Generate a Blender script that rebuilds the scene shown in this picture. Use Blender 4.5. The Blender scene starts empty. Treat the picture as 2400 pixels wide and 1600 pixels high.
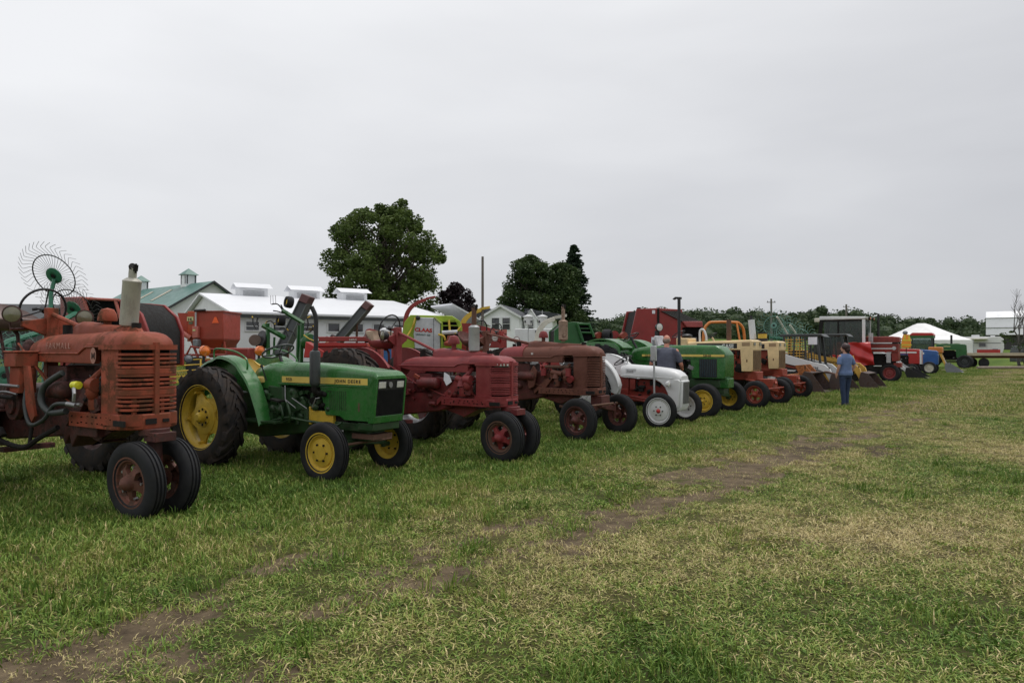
import bpy, math, random
from mathutils import Vector, Matrix, noise
from math import sin, cos, pi, radians, sqrt, atan2
random.seed(7)
SC = bpy.context.scene
COL = SC.collection

# ------------------------------------------------------------ camera
cam_d = bpy.data.cameras.new("camera")
cam_d.sensor_width = 36.0
cam_d.lens = 24.45
cam_d.clip_end = 3000
cam_d.clip_start = 0.05
cam = bpy.data.objects.new("camera", cam_d)
COL.objects.link(cam)
CAMH = 1.5
cam.location = (0, 0, CAMH)
cam.rotation_euler = (radians(90 + 0.70), 0, 0)
SC.camera = cam

# ------------------------------------------------------------ world: overcast sky
W = bpy.data.worlds.new("World")
SC.world = W
W.use_nodes = True
nt = W.node_tree
nt.nodes.clear()
def N(t, **k):
    n = nt.nodes.new(t)
    for a, b in k.items():
        setattr(n, a, b)
    return n
L = lambda a, b: nt.links.new(a, b)
SUN_EL, SUN_AZ = radians(68), radians(-60)
out = N('ShaderNodeOutputWorld'); bg = N('ShaderNodeBackground')
bg.inputs['Strength'].default_value = 0.1
sky = N('ShaderNodeTexSky', sky_type='NISHITA', sun_disc=False)
sky.sun_elevation = SUN_EL; sky.sun_rotation = SUN_AZ
tc = N('ShaderNodeTexCoord'); mp = N('ShaderNodeMapping')
mp.inputs['Scale'].default_value = (1.1, 1.1, 4.2)
mp.inputs['Rotation'].default_value = (0.1, -0.12, 0.5)
L(tc.outputs['Generated'], mp.inputs['Vector'])
n1 = N('ShaderNodeTexNoise'); n1.inputs['Scale'].default_value = 1.5; n1.inputs['Detail'].default_value = 5
n1.inputs['Roughness'].default_value = 0.45; n1.inputs['Distortion'].default_value = 0.25
L(mp.outputs[0], n1.inputs['Vector'])
sep = N('ShaderNodeSeparateXYZ'); L(tc.outputs['Generated'], sep.inputs[0])
def M(op, a, b):
    m = N('ShaderNodeMath', operation=op)
    for i, v in enumerate((a, b)):
        if isinstance(v, (int, float)): m.inputs[i].default_value = v
        else: L(v, m.inputs[i])
    return m.outputs[0]
t = M('MULTIPLY', M('SUBTRACT', n1.outputs[0], 0.5), 0.62)
t = M('SUBTRACT', t, M('MULTIPLY', sep.outputs['X'], 0.32))
t = M('ADD', t, 0.46)
t = M('ADD', t, M('MULTIPLY', sep.outputs['Z'], 1.05))
rp = N('ShaderNodeValToRGB')
rp.color_ramp.elements[0].position = 0.25; rp.color_ramp.elements[0].color = (3.85, 3.92, 4.2, 1)
rp.color_ramp.elements[1].position = 1.0; rp.color_ramp.elements[1].color = (7.6, 7.65, 7.8, 1)
L(t, rp.inputs[0])
mx = N('ShaderNodeMixRGB'); mx.inputs[0].default_value = 0.95
L(sky.outputs[0], mx.inputs[1]); L(rp.outputs[0], mx.inputs[2])
L(mx.outputs[0], bg.inputs['Color']); L(bg.outputs[0], out.inputs[0])

sun_d = bpy.data.lights.new("sun", 'SUN'); sun_d.energy = 1.5; sun_d.angle = radians(18)
sun_d.color = (1.0, 0.97, 0.92)
sun = bpy.data.objects.new("sun", sun_d); COL.objects.link(sun)
sun.rotation_euler = (radians(90) - SUN_EL, 0, SUN_AZ + pi)
sun.location = (0, 0, 60)
VS = SC.view_settings
SC.display_settings.display_device = 'sRGB'
VS.view_transform = 'Standard'; VS.look = 'None'; VS.exposure = 0.26; VS.gamma = 1.0
VS.use_curve_mapping = False

# ------------------------------------------------------------ helpers
FPX = 1630.0
def at(px, d):                       # a spot on the ground d metres deep, px across the picture
    X = (px - 1200) / FPX * d
    return (X, d, gz(X, d))
def hz(py, d):                       # height of a picture row at depth d
    return CAMH + (820 - py) / FPX * d
def relu_s(v, k):
    return 0.5 * (v + sqrt(v * v + k * k)) - 0.5 * k if v > -50 * k else 0.0
def gz(X, Y):                        # the ground: level row, gentle rise behind it
    s = (X + 3.35) * -0.78 + (Y - 6.2) * 0.63
    a = min(relu_s(s - 8, 3.0), 60) * 0.027
    b = min(relu_s(Y - 66, 6.0), 110) * 0.026
    u = 0.012 * noise.noise(Vector((X * 0.5, Y * 0.5, 0))) if Y < 60 else 0
    return max(0, a) + max(0, b) + u

def tag(o, label=None, cat=None, group=None, kind=None):
    if label: o['label'] = label
    if cat: o['category'] = cat
    if group: o['group'] = group
    if kind: o['kind'] = kind
    return o
def thing(name, label, cat, loc=(0, 0, 0), rz=0, group=None):
    o = bpy.data.objects.new(name, None); COL.objects.link(o)
    o.empty_display_size = 0.2
    o.location = loc; o.rotation_euler = (0, 0, radians(rz))
    return tag(o, label, cat, group)
def copy_tree(o, parent=None):
    c = o.copy(); COL.objects.link(c); c.parent = parent
    for ch in list(o.children): copy_tree(ch, c)
    return c

def frame_of(d):
    d = Vector(d).normalized()
    u = d.cross(Vector((0, 0, 1)))
    if u.length < 1e-4: u = Vector((1, 0, 0))
    u.normalize()
    return u, d.cross(u).normalized(), d

class MB:
    def __init__(s): s.v = []; s.f = []; s.m = []; s.cur = 0
    def mi(s, i): s.cur = i; return s
    def add(s, vs, fs):
        b = len(s.v); s.v += [tuple(p) for p in vs]
        s.f += [tuple(b + i for i in f) for f in fs]; s.m += [s.cur] * len(fs)
        return s
    def box(s, c, d, rot=None):
        hx, hy, hz_ = d[0] / 2, d[1] / 2, d[2] / 2
        P = [Vector((x, y, z)) for z in (-hz_, hz_) for y in (-hy, hy) for x in (-hx, hx)]
        if rot is not None:
            R = Matrix.Rotation(rot[2], 3, 'Z') @ Matrix.Rotation(rot[1], 3, 'Y') @ Matrix.Rotation(rot[0], 3, 'X')
            P = [R @ p for p in P]
        C = Vector(c)
        return s.add([p + C for p in P], [(0, 2, 3, 1), (4, 5, 7, 6), (0, 1, 5, 4), (2, 6, 7, 3), (0, 4, 6, 2), (1, 3, 7, 5)])
    def b2(s, a, b):
        return s.box([(a[i] + b[i]) / 2 for i in range(3)], [abs(b[i] - a[i]) for i in range(3)])
    def prism(s, pts, y0, y1, ax='y'):           # polygon (a,b) extruded along an axis
        n = len(pts)
        def P(a, b, h):
            return (a, h, b) if ax == 'y' else ((h, a, b) if ax == 'x' else (a, b, h))
        vs = [P(a, b, y0) for a, b in pts] + [P(a, b, y1) for a, b in pts]
        fs = [tuple(range(n)), tuple(range(2 * n - 1, n - 1, -1))]
        fs += [(i, i + n, (i + 1) % n + n, (i + 1) % n) for i in range(n)]
        return s.add(vs, fs)
    def tube(s, pts, r, n=8, cap=True):
        pts = [Vector(p) for p in pts]; k = len(pts)
        rs = r if isinstance(r, (list, tuple)) else [r] * k
        vs = []; pu = None
        for i, p in enumerate(pts):
            d = (pts[min(i + 1, k - 1)] - pts[max(i - 1, 0)])
            if d.length < 1e-7: d = Vector((0, 0, 1))
            d.normalize()
            if pu is None: u, w, _ = frame_of(d)
            else:
                u = pu - d * pu.dot(d)
                if u.length < 1e-5: u, w, _ = frame_of(d)
                u.normalize()
            w = d.cross(u); pu = u
            vs += [p + (u * cos(2 * pi * j / n) + w * sin(2 * pi * j / n)) * rs[i] for j in range(n)]
        fs = [(i * n + j, i * n + (j + 1) % n, (i + 1) * n + (j + 1) % n, (i + 1) * n + j) for i in range(k - 1) for j in range(n)]
        if cap: fs += [tuple(range(n))[::-1], tuple(range((k - 1) * n, k * n))]
        return s.add(vs, fs)
    def cyl(s, a, b, r, r2=None, n=16): return s.tube([a, b], [r, r if r2 is None else r2], n)
    def lathe(s, prof, c=(0, 0, 0), d=(0, 1, 0), n=32, a0=0, a1=2 * pi, closed=False):   # prof: (radius, along axis)
        u, w, d = frame_of(d); C = Vector(c); full = abs(a1 - a0 - 2 * pi) < 1e-6
        k = len(prof); m = n if full else n + 1; vs = []
        for j in range(m):
            a = a0 + (a1 - a0) * j / n
            e = u * cos(a) + w * sin(a)
            vs += [C + e * r + d * h for r, h in prof]
        fs = []
        for j in range(n):
            J = (j + 1) % m
            for i in range(k if closed else k - 1):
                I = (i + 1) % k
                fs.append((j * k + i, J * k + i, J * k + I, j * k + I))
        return s.add(vs, fs)
    def loft(s, rings, closed=True, cap=True):
        n = len(rings[0]); vs = [p for r in rings for p in r]; fs = []
        for i in range(len(rings) - 1):
            for j in range(n if closed else n - 1):
                J = (j + 1) % n
                fs.append((i * n + j, i * n + J, (i + 1) * n + J, (i + 1) * n + j))
        if cap: fs += [tuple(range(n))[::-1], tuple(range((len(rings) - 1) * n, len(rings) * n))]
        return s.add(vs, fs)
    def ell(s, c, r, n=16, m=10, z0=-1.0):
        C = Vector(c); rings = []
        for i in range(m + 1):
            a = -pi / 2 + pi * i / m
            if sin(a) < z0 - 1e-6: continue
            rr = max(cos(a), 1e-3)
            rings.append([(C.x + r[0] * rr * cos(2 * pi * j / n), C.y + r[1] * rr * sin(2 * pi * j / n), C.z + r[2] * sin(a)) for j in range(n)])
        return s.loft(rings)
    def ribbon(s, path, t, z0, z1, closed=False):   # upright strip following (x,y) points
        n = len(path); vs = []
        for i, p in enumerate(path):
            a = path[(i - 1) % n if closed else max(i - 1, 0)]; b = path[(i + 1) % n if closed else min(i + 1, n - 1)]
            d = Vector((b[0] - a[0], b[1] - a[1], 0)).normalized(); q = Vector((d.y, -d.x, 0)) * t
            vs += [(p[0], p[1], z0), (p[0] - q.x, p[1] - q.y, z0), (p[0] - q.x, p[1] - q.y, z1), (p[0], p[1], z1)]
        fs = [(i * 4 + j, i * 4 + (j + 1) % 4, ((i + 1) % n) * 4 + (j + 1) % 4, ((i + 1) % n) * 4 + j) for i in range(n if closed else n - 1) for j in range(4)]
        if not closed: fs += [(3, 2, 1, 0), tuple((n - 1) * 4 + j for j in range(4))]
        return s.add(vs, fs)
    def xf(s, M4, start=0):
        for i in range(start, len(s.v)): s.v[i] = tuple(M4 @ Vector(s.v[i]))
        return s
    def mesh(s, name):
        me = bpy.data.meshes.new(name); me.from_pydata(s.v, [], s.f)
        me.validate(); return me
    def build(s, name, mat, parent=None, bev=0, ang=38, flat=False, loc=None, rot=None):
        me = s.mesh(name)
        mats = mat if isinstance(mat, (list, tuple)) else [mat]
        for m in mats: me.materials.append(m)
        if len(mats) > 1 and len(me.polygons) == len(s.m): me.polygons.foreach_set('material_index', s.m)
        import bmesh
        bm = bmesh.new(); bm.from_mesh(me); bmesh.ops.recalc_face_normals(bm, faces=bm.faces); bm.to_mesh(me); bm.free()
        if not flat:
            me.polygons.foreach_set('use_smooth', [True] * len(me.polygons))
            me.set_sharp_from_angle(angle=radians(ang))
        o = bpy.data.objects.new(name, me); COL.objects.link(o); o.parent = parent
        if bev:
            b = o.modifiers.new('bevel', 'BEVEL'); b.width = bev; b.segments = 2; b.limit_method = 'ANGLE'; b.angle_limit = radians(40)
        if loc is not None: o.location = loc
        if rot is not None: o.rotation_euler = rot
        return o
def arc(c, r, a0, a1, n):
    return [(c[0] + r * cos(radians(a0 + (a1 - a0) * i / n)), c[1] + r * sin(radians(a0 + (a1 - a0) * i / n))) for i in range(n + 1)]
def uring(x, w, zb, zt, r, k=6, crown=0.0):      # cross section with rounded shoulders, in the y-z plane
    r = max(0.004, min(r, w * 0.98, (zt - zb) * 0.98))
    pts = [(-w, zb)] + [(-w + r - r * cos(pi / 2 * i / k), zt - r + r * sin(pi / 2 * i / k)) for i in range(k + 1)]
    pts += [(-p[0], p[1]) for p in reversed(pts)]
    return [(x, y, z + (crown * (1 - (y / w) ** 2) if z > zb + 1e-6 and z > zt - r * 1.01 else 0)) for y, z in pts]
def spl(pts, n=8):                                # smooth curve through points
    P = [Vector(p) for p in pts]; o = []
    for i in range(len(P) - 1):
        a, b, c, d = P[max(i - 1, 0)], P[i], P[i + 1], P[min(i + 2, len(P) - 1)]
        for j in range(n):
            t = j / n
            o.append(0.5 * ((2 * b) + (c - a) * t + (2 * a - 5 * b + 4 * c - d) * t * t + (3 * b - 3 * c + d - a) * t ** 3))
    return o + [P[-1]]

# ------------------------------------------------------------ materials
MATS = {}
def mk(name):
    m = bpy.data.materials.new(name); m.use_nodes = True
    t = m.node_tree; t.nodes.clear(); return m, t
def paint(name, col, rough=0.4, metal=0.0, var=0.12, rust=0.0, rcol=(0.10, 0.045, 0.022), dirt=0.25, dcol=(0.10, 0.085, 0.06),
          bump=0.15, scale=6.0, spec=0.5, fade=None, stretch=(1, 1, 1), coat=0.0):
    if name in MATS: return MATS[name]
    m, t = mk(name)
    nn = lambda ty: t.nodes.new(ty)
    lk = lambda a, b: t.links.new(a, b)
    o = nn('ShaderNodeOutputMaterial'); p = nn('ShaderNodeBsdfPrincipled'); lk(p.outputs[0], o.inputs[0])
    tcn = nn('ShaderNodeTexCoord'); mp_ = nn('ShaderNodeMapping'); lk(tcn.outputs['Object'], mp_.inputs[0]); mp_.inputs['Scale'].default_value = stretch
    oi = nn('ShaderNodeObjectInfo'); vm = nn('ShaderNodeVectorMath'); vm.operation = 'ADD'
    cmb = nn('ShaderNodeCombineXYZ'); ml = nn('ShaderNodeMath'); ml.operation = 'MULTIPLY'; ml.inputs[1].default_value = 37.0
    lk(oi.outputs['Random'], ml.inputs[0]); lk(ml.outputs[0], cmb.inputs[0]); lk(mp_.outputs[0], vm.inputs[0]); lk(cmb.outputs[0], vm.inputs[1])
    def nz(sc, det=6, ro=0.6):
        a = nn('ShaderNodeTexNoise'); a.inputs['Scale'].default_value = sc; a.inputs['Detail'].default_value = det; a.inputs['Roughness'].default_value = ro
        lk(vm.outputs[0], a.inputs['Vector']); return a.outputs[0]
    def rmp(s, lo, hi, a=0.0, b=1.0):
        r = nn('ShaderNodeMapRange'); r.inputs[1].default_value = lo; r.inputs[2].default_value = hi; r.inputs[3].default_value = a; r.inputs[4].default_value = b
        lk(s, r.inputs[0]); return r.outputs[0]
    def mix(f, a, b):
        x = nn('ShaderNodeMixRGB')
        for i, v in enumerate((f, a, b)):
            if isinstance(v, float): x.inputs[i].default_value = v
            elif isinstance(v, tuple): x.inputs[i].default_value = (*v, 1) if len(v) == 3 else v
            else: lk(v, x.inputs[i])
        return x.outputs[0]
    nA = nz(scale * 0.5, 4); nB = nz(scale * 2.2, 8, 0.7); nC = nz(scale * 9, 5)
    dk = tuple(c * (1 - var * 1.6) for c in col); lt = tuple(min(1, c * (1 + var) + var * 0.02) for c in col)
    c = mix(rmp(nA, 0.3, 0.7), dk, lt)
    if fade: c = mix(rmp(nB, 0.42, 0.66, 0, 0.75), c, fade)
    rmask = None
    if rust > 0:
        big = rmp(nA, 0.62 - rust * 0.35, 0.80 - rust * 0.35); fine = rmp(nB, 0.60 - rust * 0.25, 0.68 - rust * 0.25)
        ad = nn('ShaderNodeMath'); ad.operation = 'MULTIPLY'; lk(fine, ad.inputs[0]); 
        a2 = nn('ShaderNodeMath'); a2.operation = 'ADD'; a2.inputs[1].default_value = 0.15; a2.use_clamp = True; lk(big, a2.inputs[0]); lk(a2.outputs[0], ad.inputs[1])
        rmask = ad.outputs[0]
        c = mix(rmask, c, mix(nC, rcol, tuple(v * 0.45 for v in rcol)))
    if dirt > 0: c = mix(rmp(nB, 0.40, 0.75, 0, dirt), c, dcol)
    lk(c, p.inputs['Base Color'])
    rr = rmp(nB, 0.3, 0.7, rough * 0.8, min(1, rough * 1.3))
    if rmask is not None:
        q = nn('ShaderNodeMix'); lk(rmask, q.inputs[0]); lk(rr, q.inputs[2]); q.inputs[3].default_value = 0.9; rr = q.outputs[0]
    lk(rr, p.inputs['Roughness'])
    p.inputs['Metallic'].default_value = metal; p.inputs['Specular IOR Level'].default_value = spec; p.inputs['Coat Weight'].default_value = coat
    if bump:
        b = nn('ShaderNodeBump'); b.inputs['Strength'].default_value = bump; b.inputs['Distance'].default_value = 0.01
        lk(nB, b.inputs['Height']); lk(b.outputs[0], p.inputs['Normal'])
    MATS[name] = m; return m
def glass(name, tint, rough=0.06, clear=0.5, body=.08):
    if name in MATS: return MATS[name]
    m, t = mk(name); nn = t.nodes.new; lk = t.links.new
    o = nn('ShaderNodeOutputMaterial'); x = nn('ShaderNodeMixShader'); tr = nn('ShaderNodeBsdfTransparent'); p = nn('ShaderNodeBsdfPrincipled')
    tr.inputs[0].default_value = (*tint, 1); p.inputs['Base Color'].default_value = (tint[0] * body, tint[1] * body, tint[2] * body, 1); p.inputs['Roughness'].default_value = rough
    x.inputs[0].default_value = 1 - clear; lk(tr.outputs[0], x.inputs[1]); lk(p.outputs[0], x.inputs[2]); lk(x.outputs[0], o.inputs[0])
    MATS[name] = m; return m

RED_T1 = paint('rusty_red_paint', (0.29, 0.058, 0.028), 0.62, rust=0.50, rcol=(0.13, 0.050, 0.026), dirt=0.5, dcol=(0.13, 0.060, 0.032), scale=2.6, var=0.3, fade=(0.25, 0.060, 0.030), spec=0.25)
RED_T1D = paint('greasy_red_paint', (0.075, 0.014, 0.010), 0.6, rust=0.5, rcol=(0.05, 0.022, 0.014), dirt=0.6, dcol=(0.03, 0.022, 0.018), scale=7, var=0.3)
MAROON = paint('maroon_paint', (0.205, 0.026, 0.029), 0.48, rust=0.12, rcol=(.10, .03, .025), dirt=0.32, dcol=(0.16, 0.06, 0.05), scale=3, var=0.14, fade=(0.28, 0.045, 0.045), spec=0.32)
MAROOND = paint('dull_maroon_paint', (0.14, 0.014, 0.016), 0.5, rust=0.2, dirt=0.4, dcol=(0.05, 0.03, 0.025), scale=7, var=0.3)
BROWN_T4 = paint('brown_weathered_paint', (0.135, 0.050, 0.033), 0.55, rust=0.25, rcol=(0.09, 0.04, 0.03), dirt=0.3, dcol=(0.17, 0.085, 0.06), scale=3.5, var=0.22, fade=(0.17, 0.062, 0.045), spec=0.25)
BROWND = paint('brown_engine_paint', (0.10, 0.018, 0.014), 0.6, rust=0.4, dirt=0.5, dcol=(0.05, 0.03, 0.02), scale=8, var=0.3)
CASTRED = paint('cast_red_paint', (0.24, 0.022, 0.014), 0.5, rust=0.2, dirt=0.35, dcol=(0.06, 0.03, 0.02), scale=6, var=0.25)
BRIGHTRED = paint('bright_red_paint', (0.42, 0.02, 0.018), 0.35, dirt=0.15, scale=3)
DEERE = paint('green_paint', (0.022, 0.135, 0.024), 0.26, rust=0.06, rcol=(.05, .05, .03), dirt=0.34, dcol=(0.085, 0.12, 0.055), scale=3, var=0.24, fade=(0.045, 0.16, 0.045), spec=0.5, bump=0.06)
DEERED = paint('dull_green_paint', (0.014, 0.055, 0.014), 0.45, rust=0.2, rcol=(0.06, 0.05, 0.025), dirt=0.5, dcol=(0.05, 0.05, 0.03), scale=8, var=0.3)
DGREEN = paint('deep_green_paint', (0.010, 0.10, 0.018), 0.35, dirt=0.15, scale=3)
YELLOW = paint('yellow_paint', (0.64, 0.43, 0.045), 0.42, rust=0.12, rcol=(0.12, 0.06, 0.02), dirt=0.35, dcol=(0.30, 0.20, 0.05), scale=6)
YDECAL = paint('yellow_decal', (0.72, 0.53, 0.12), 0.4, dirt=0.12, dcol=(0.4, 0.3, 0.1), scale=5, bump=0.02)
YSEAT = paint('yellow_vinyl', (0.66, 0.47, 0.13), 0.5, dirt=0.2, dcol=(0.45, 0.33, 0.15), scale=8)
RUBBER = paint('tyre_rubber', (0.014, 0.015, 0.018), 0.72, dirt=0.35, dcol=(0.060, 0.054, 0.046), scale=5, var=0.3, spec=0.22, bump=0.4)
RUBBERM = paint('muddy_tyre_rubber', (0.016, 0.015, 0.016), 0.85, dirt=0.75, dcol=(0.085, 0.060, 0.045), scale=4, var=0.3, spec=0.2, bump=0.5)
BLACK = paint('black_paint', (0.010, 0.010, 0.012), 0.45, dirt=0.15, dcol=(0.05, 0.045, 0.04))
DARK = paint('dark_grease', (0.010, 0.009, 0.009), 0.7, dirt=0.4, dcol=(0.026, 0.020, 0.015), rust=0.2, rcol=(0.035, 0.018, 0.012), spec=0.25)
VOID = paint('recess_shade', (0.004, 0.004, 0.004), 0.9, dirt=0, bump=0, spec=0.1)  # near-black colour paints the shade inside grilles, openings and holes
STEEL = paint('dull_steel', (0.32, 0.32, 0.33), 0.4, metal=0.7, dirt=0.35, dcol=(0.15, 0.12, 0.1))
ALU = paint('aluminium_paint', (0.42, 0.43, 0.44), 0.42, metal=0.35, rust=0.05, dirt=0.2, scale=4)
MUFF = paint('stained_muffler', (0.46, 0.44, 0.38), 0.5, metal=0.25, rust=0.25, rcol=(0.20, 0.15, 0.10), dirt=0.45, dcol=(0.16, 0.15, 0.15), scale=2.4, stretch=(1.6, 1.6, 0.5))
RUSTM = paint('rust_metal', (0.12, 0.055, 0.035), 0.85, rust=0.5, dirt=0.3, dcol=(0.22, 0.17, 0.13), scale=9)
RUSTPALE = paint('flaking_rust_metal', (0.36, 0.25, 0.19), 0.8, rust=0.5, rcol=(0.13, 0.06, 0.035), dirt=0.3, scale=7)
WHITEP = paint('white_paint', (0.68, 0.69, 0.70), 0.38, dirt=0.3, dcol=(0.42, 0.40, 0.36), scale=3, var=0.04)
WHITEF = paint('white_siding_paint', (0.79, 0.80, 0.82), 0.55, dirt=0.2, dcol=(0.6, 0.6, 0.6), scale=1.0, var=0.05)
OFFW = paint('offwhite_paint', (0.64, 0.61, 0.52), 0.45, dirt=0.2)
CREAM = paint('cream_paint', (0.78, 0.58, 0.31), 0.42, rust=0.10, rcol=(0.22, 0.09, 0.04), dirt=0.2, dcol=(0.45, 0.32, 0.18), scale=5)
ORANGE = paint('orange_paint', (0.62, 0.20, 0.03), 0.4, dirt=0.2)
ORRED = paint('orange_red_paint', (0.28, 0.040, 0.017), 0.5, rust=0.2, dirt=0.35, dcol=(0.08, 0.04, 0.03), scale=7)
BLUE = paint('blue_paint', (0.015, 0.09, 0.30), 0.35, dirt=0.15)
LIME = paint('lime_paint', (0.30, 0.42, 0.02), 0.35, dirt=0.12)
LGREY = paint('light_grey_panel', (0.50, 0.51, 0.53), 0.4, dirt=0.12)
TEAL = paint('teal_green_paint', (0.025, 0.17, 0.10), 0.5, rust=0.1, dirt=0.3, scale=8)
WIRE = paint('tine_wire', (0.10, 0.095, 0.09), 0.5, metal=0.4, dirt=0.2)
TEALW = paint('teal_tine_wire', (0.10, 0.24, 0.19), 0.5, dirt=0.2)
HOPPER = paint('hopper_red_paint', (0.33, 0.035, 0.014), 0.45, rust=0.12, dirt=0.3, dcol=(0.2, 0.06, 0.03), scale=2)
PINKRED = paint('faded_red_tube', (0.48, 0.13, 0.10), 0.45, dirt=0.25)
BALERRED = paint('baler_red_paint', (0.27, 0.018, 0.016), 0.4, dirt=0.2, scale=3)
GYEL = paint('loader_yellow_paint', (0.62, 0.36, 0.06), 0.4, dirt=0.25, rust=0.05)
AMBER = paint('amber_lens', (0.75, 0.17, 0.015), 0.2, dirt=0.05, bump=0.05, coat=0.5)
LAMPG = paint('headlamp_glass', (0.62, 0.62, 0.58), 0.12, dirt=0.15, coat=1.0)
LAMPD = paint('dull_lamp_glass', (0.16, 0.15, 0.09), 0.25, dirt=0.3, coat=0.6)
SMV = paint('orange_reflector', (0.95, 0.12, 0.02), 0.4, dirt=0, bump=0)
HOSE = paint('black_hose', (0.02, 0.028, 0.028), 0.5, dirt=0.2)
SAFY = paint('yellow_cap_plastic', (0.70, 0.68, 0.03), 0.4, dirt=0.1)
PAPER = paint('paper', (0.78, 0.78, 0.84), 0.7, dirt=0.05, bump=0)
TANV = paint('tan_torn_vinyl', (0.46, 0.36, 0.26), 0.8, dirt=0.3)
REDV = paint('maroon_vinyl', (0.20, 0.045, 0.06), 0.4, dirt=0.3, dcol=(0.3, 0.2, 0.18), scale=8)
SEATM = paint('worn_steel_seat', (0.17, 0.115, 0.105), 0.5, metal=0.1, rust=0.3, dirt=0.3)
GREENROOF = paint('green_metal_roof', (0.065, 0.17, 0.145), 0.4, dirt=0.15, scale=0.5, var=0.1)
WHITEROOF = paint('white_metal_roof', (0.74, 0.75, 0.78), 0.4, dirt=0.08, scale=0.4, var=0.04)
SHINGLE = paint('dark_shingle', (0.045, 0.05, 0.06), 0.8, dirt=0.2, scale=3)
DROOF = paint('dark_metal_roof', (0.035, 0.04, 0.045), 0.6, dirt=0.2)
TARPR = paint('red_tarp', (0.46, 0.018, 0.02), 0.35, dirt=0.1, scale=2)
BUCKET = paint('worn_bucket_steel', (0.075, 0.05, 0.045), 0.5, metal=0.3, rust=0.5, dirt=0.4, dcol=(0.12, 0.10, 0.10), scale=4)
PLASTICG = paint('grey_plastic', (0.20, 0.21, 0.23), 0.5, dirt=0.1)
WOODP = paint('weathered_pole_wood', (0.16, 0.145, 0.13), 0.85, stretch=(3, 3, 0.5), scale=8, dirt=0.3)
WOODB = paint('tan_board_wood', (0.50, 0.42, 0.31), 0.8, stretch=(0.5, 3, 3), scale=6)
TENT = paint('white_tent_vinyl', (0.80, 0.80, 0.80), 0.5, dirt=0.05, scale=0.5, bump=0)
GALV = paint('galvanised_grey', (0.30, 0.31, 0.32), 0.45, metal=0.3, dirt=0.25)
WGLASS = glass('window_glass', (0.5, 0.55, 0.55), 0.08, 0.12)
CGLASS = glass('cab_glass', (0.72, 0.80, 0.78), 0.05, 0.70, .17)  # milky body colour stands in for sky reflected in the cab panes
CHAR = paint('charcoal_paint', (0.035, 0.042, 0.045), 0.4, dirt=0.15)
BARNDK = paint('dark_barn_board', (0.05, 0.048, 0.05), 0.8, stretch=(3, 3, 0.4), scale=3)
BLKTXT = paint('black_print', (0.012, 0.012, 0.012), 0.5, dirt=0, bump=0, var=0)
REDTXT = paint('red_print', (0.45, 0.015, 0.01), 0.5, dirt=0, bump=0)
GRYTXT = paint('grey_green_print', (0.12, 0.17, 0.17), 0.5, dirt=0, bump=0)
WHTTXT = paint('white_print', (0.72, 0.74, 0.70), 0.5, dirt=0, bump=0)
SIGNY = paint('pale_yellow_label', (0.62, 0.60, 0.28), 0.5, dirt=0.1, bump=0)
DKGRN = paint('dark_green_badge', (0.008, 0.06, 0.035), 0.4, dirt=0, bump=0)
FADTXT = paint('faded_print', (0.36, 0.17, 0.13), 0.6, dirt=0.1, bump=0)

def text(name, s, size, mat, parent, loc, rot, depth=0.002, bold=0.0, sx=1.0, shear=0.0, align='LEFT', sp=1.0):
    c = bpy.data.curves.new(name, 'FONT'); c.body = s; c.size = size; c.extrude = depth; c.offset = bold; c.shear = shear; c.align_x = align; c.space_character = sp
    c.resolution_u = 3
    tmp = bpy.data.objects.new(name + '_src', c)
    me = bpy.data.meshes.new_from_object(tmp); bpy.data.objects.remove(tmp); bpy.data.curves.remove(c)
    me.transform(Matrix.Diagonal((sx, 1, 1, 1))); me.materials.clear(); me.materials.append(mat); me.name = name
    o = bpy.data.objects.new(name, me); COL.objects.link(o); o.parent = parent; o.location = loc; o.rotation_euler = rot
    return o
SIDE = (pi / 2, 0, 0)      # lettering on the right-hand side of a machine
# ------------------------------------------------------------ ground
def row_q(X, Y): return (X + 3.35) * 0.78 - (Y - 6.2) * 0.63        # metres from the row of front wheels towards the lane
BARE = [(-1.95, 3.85, .55, .22, 1.0), (-2.4, 3.25, .8, .25, 1.0), (-1.55, 5.05, .35, .16, .9), (-.25, 5.75, .55, .14, .9), (.45, 5.05, .5, .15, .8), (-.7, 4.45, .5, .16, .8),
        (1.5, 6.7, .9, .17, 1.0), (.9, 6.0, .6, .15, .8), (3.1, 8.85, 1.0, .28, 1.0), (2.3, 8.6, .5, .22, .9), (4.7, 10.6, 1.0, .30, 1.6), (5.5, 10.4, .8, .24, 1.5), (2.6, 7.7, .9, .2, .9),
        (3.9, 9.9, .6, .3, .7), (6.3, 12.2, 1.1, .25, .5), (-3.1, 3.9, .5, .12, .7), (8.5, 14.5, 1.8, .3, .45), (-1.0, 3.2, .5, .14, .6), (11, 17.5, 2.5, .4, .4)]
CA, SA = cos(radians(47)), sin(radians(47))
def bare(X, Y):
    q = row_q(X, Y)
    cu, cw = X * CA + Y * SA, -X * SA + Y * CA
    n = noise.fractal(Vector((cu * .75, cw * 3.0, 3.0)), 1.0, 2.0, 5)
    n2 = noise.noise(Vector((X * 4.5, Y * 4.5, 9.0)))
    v = 0.375 * math.exp(-((q - 3.0) / 0.8) ** 2) + 0.08 * math.exp(-((q - 3.6) / 2.0) ** 2)
    for x, y, a, b, k in BARE:
        dx, dy = X - x, Y - y
        if abs(dx) < 3 * a and abs(dy) < 3 * a:
            u, w = dx * CA + dy * SA, -dx * SA + dy * CA
            v += k * math.exp(-(u / a) ** 2 - (w / b) ** 2) * 0.62
    v = v + n * 0.42 * min(1, v * 2.4) + n2 * 0.22 * min(1, v * 2)
    return max(0.0, min(1.0, (v - 0.30) * 2.2))
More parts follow.
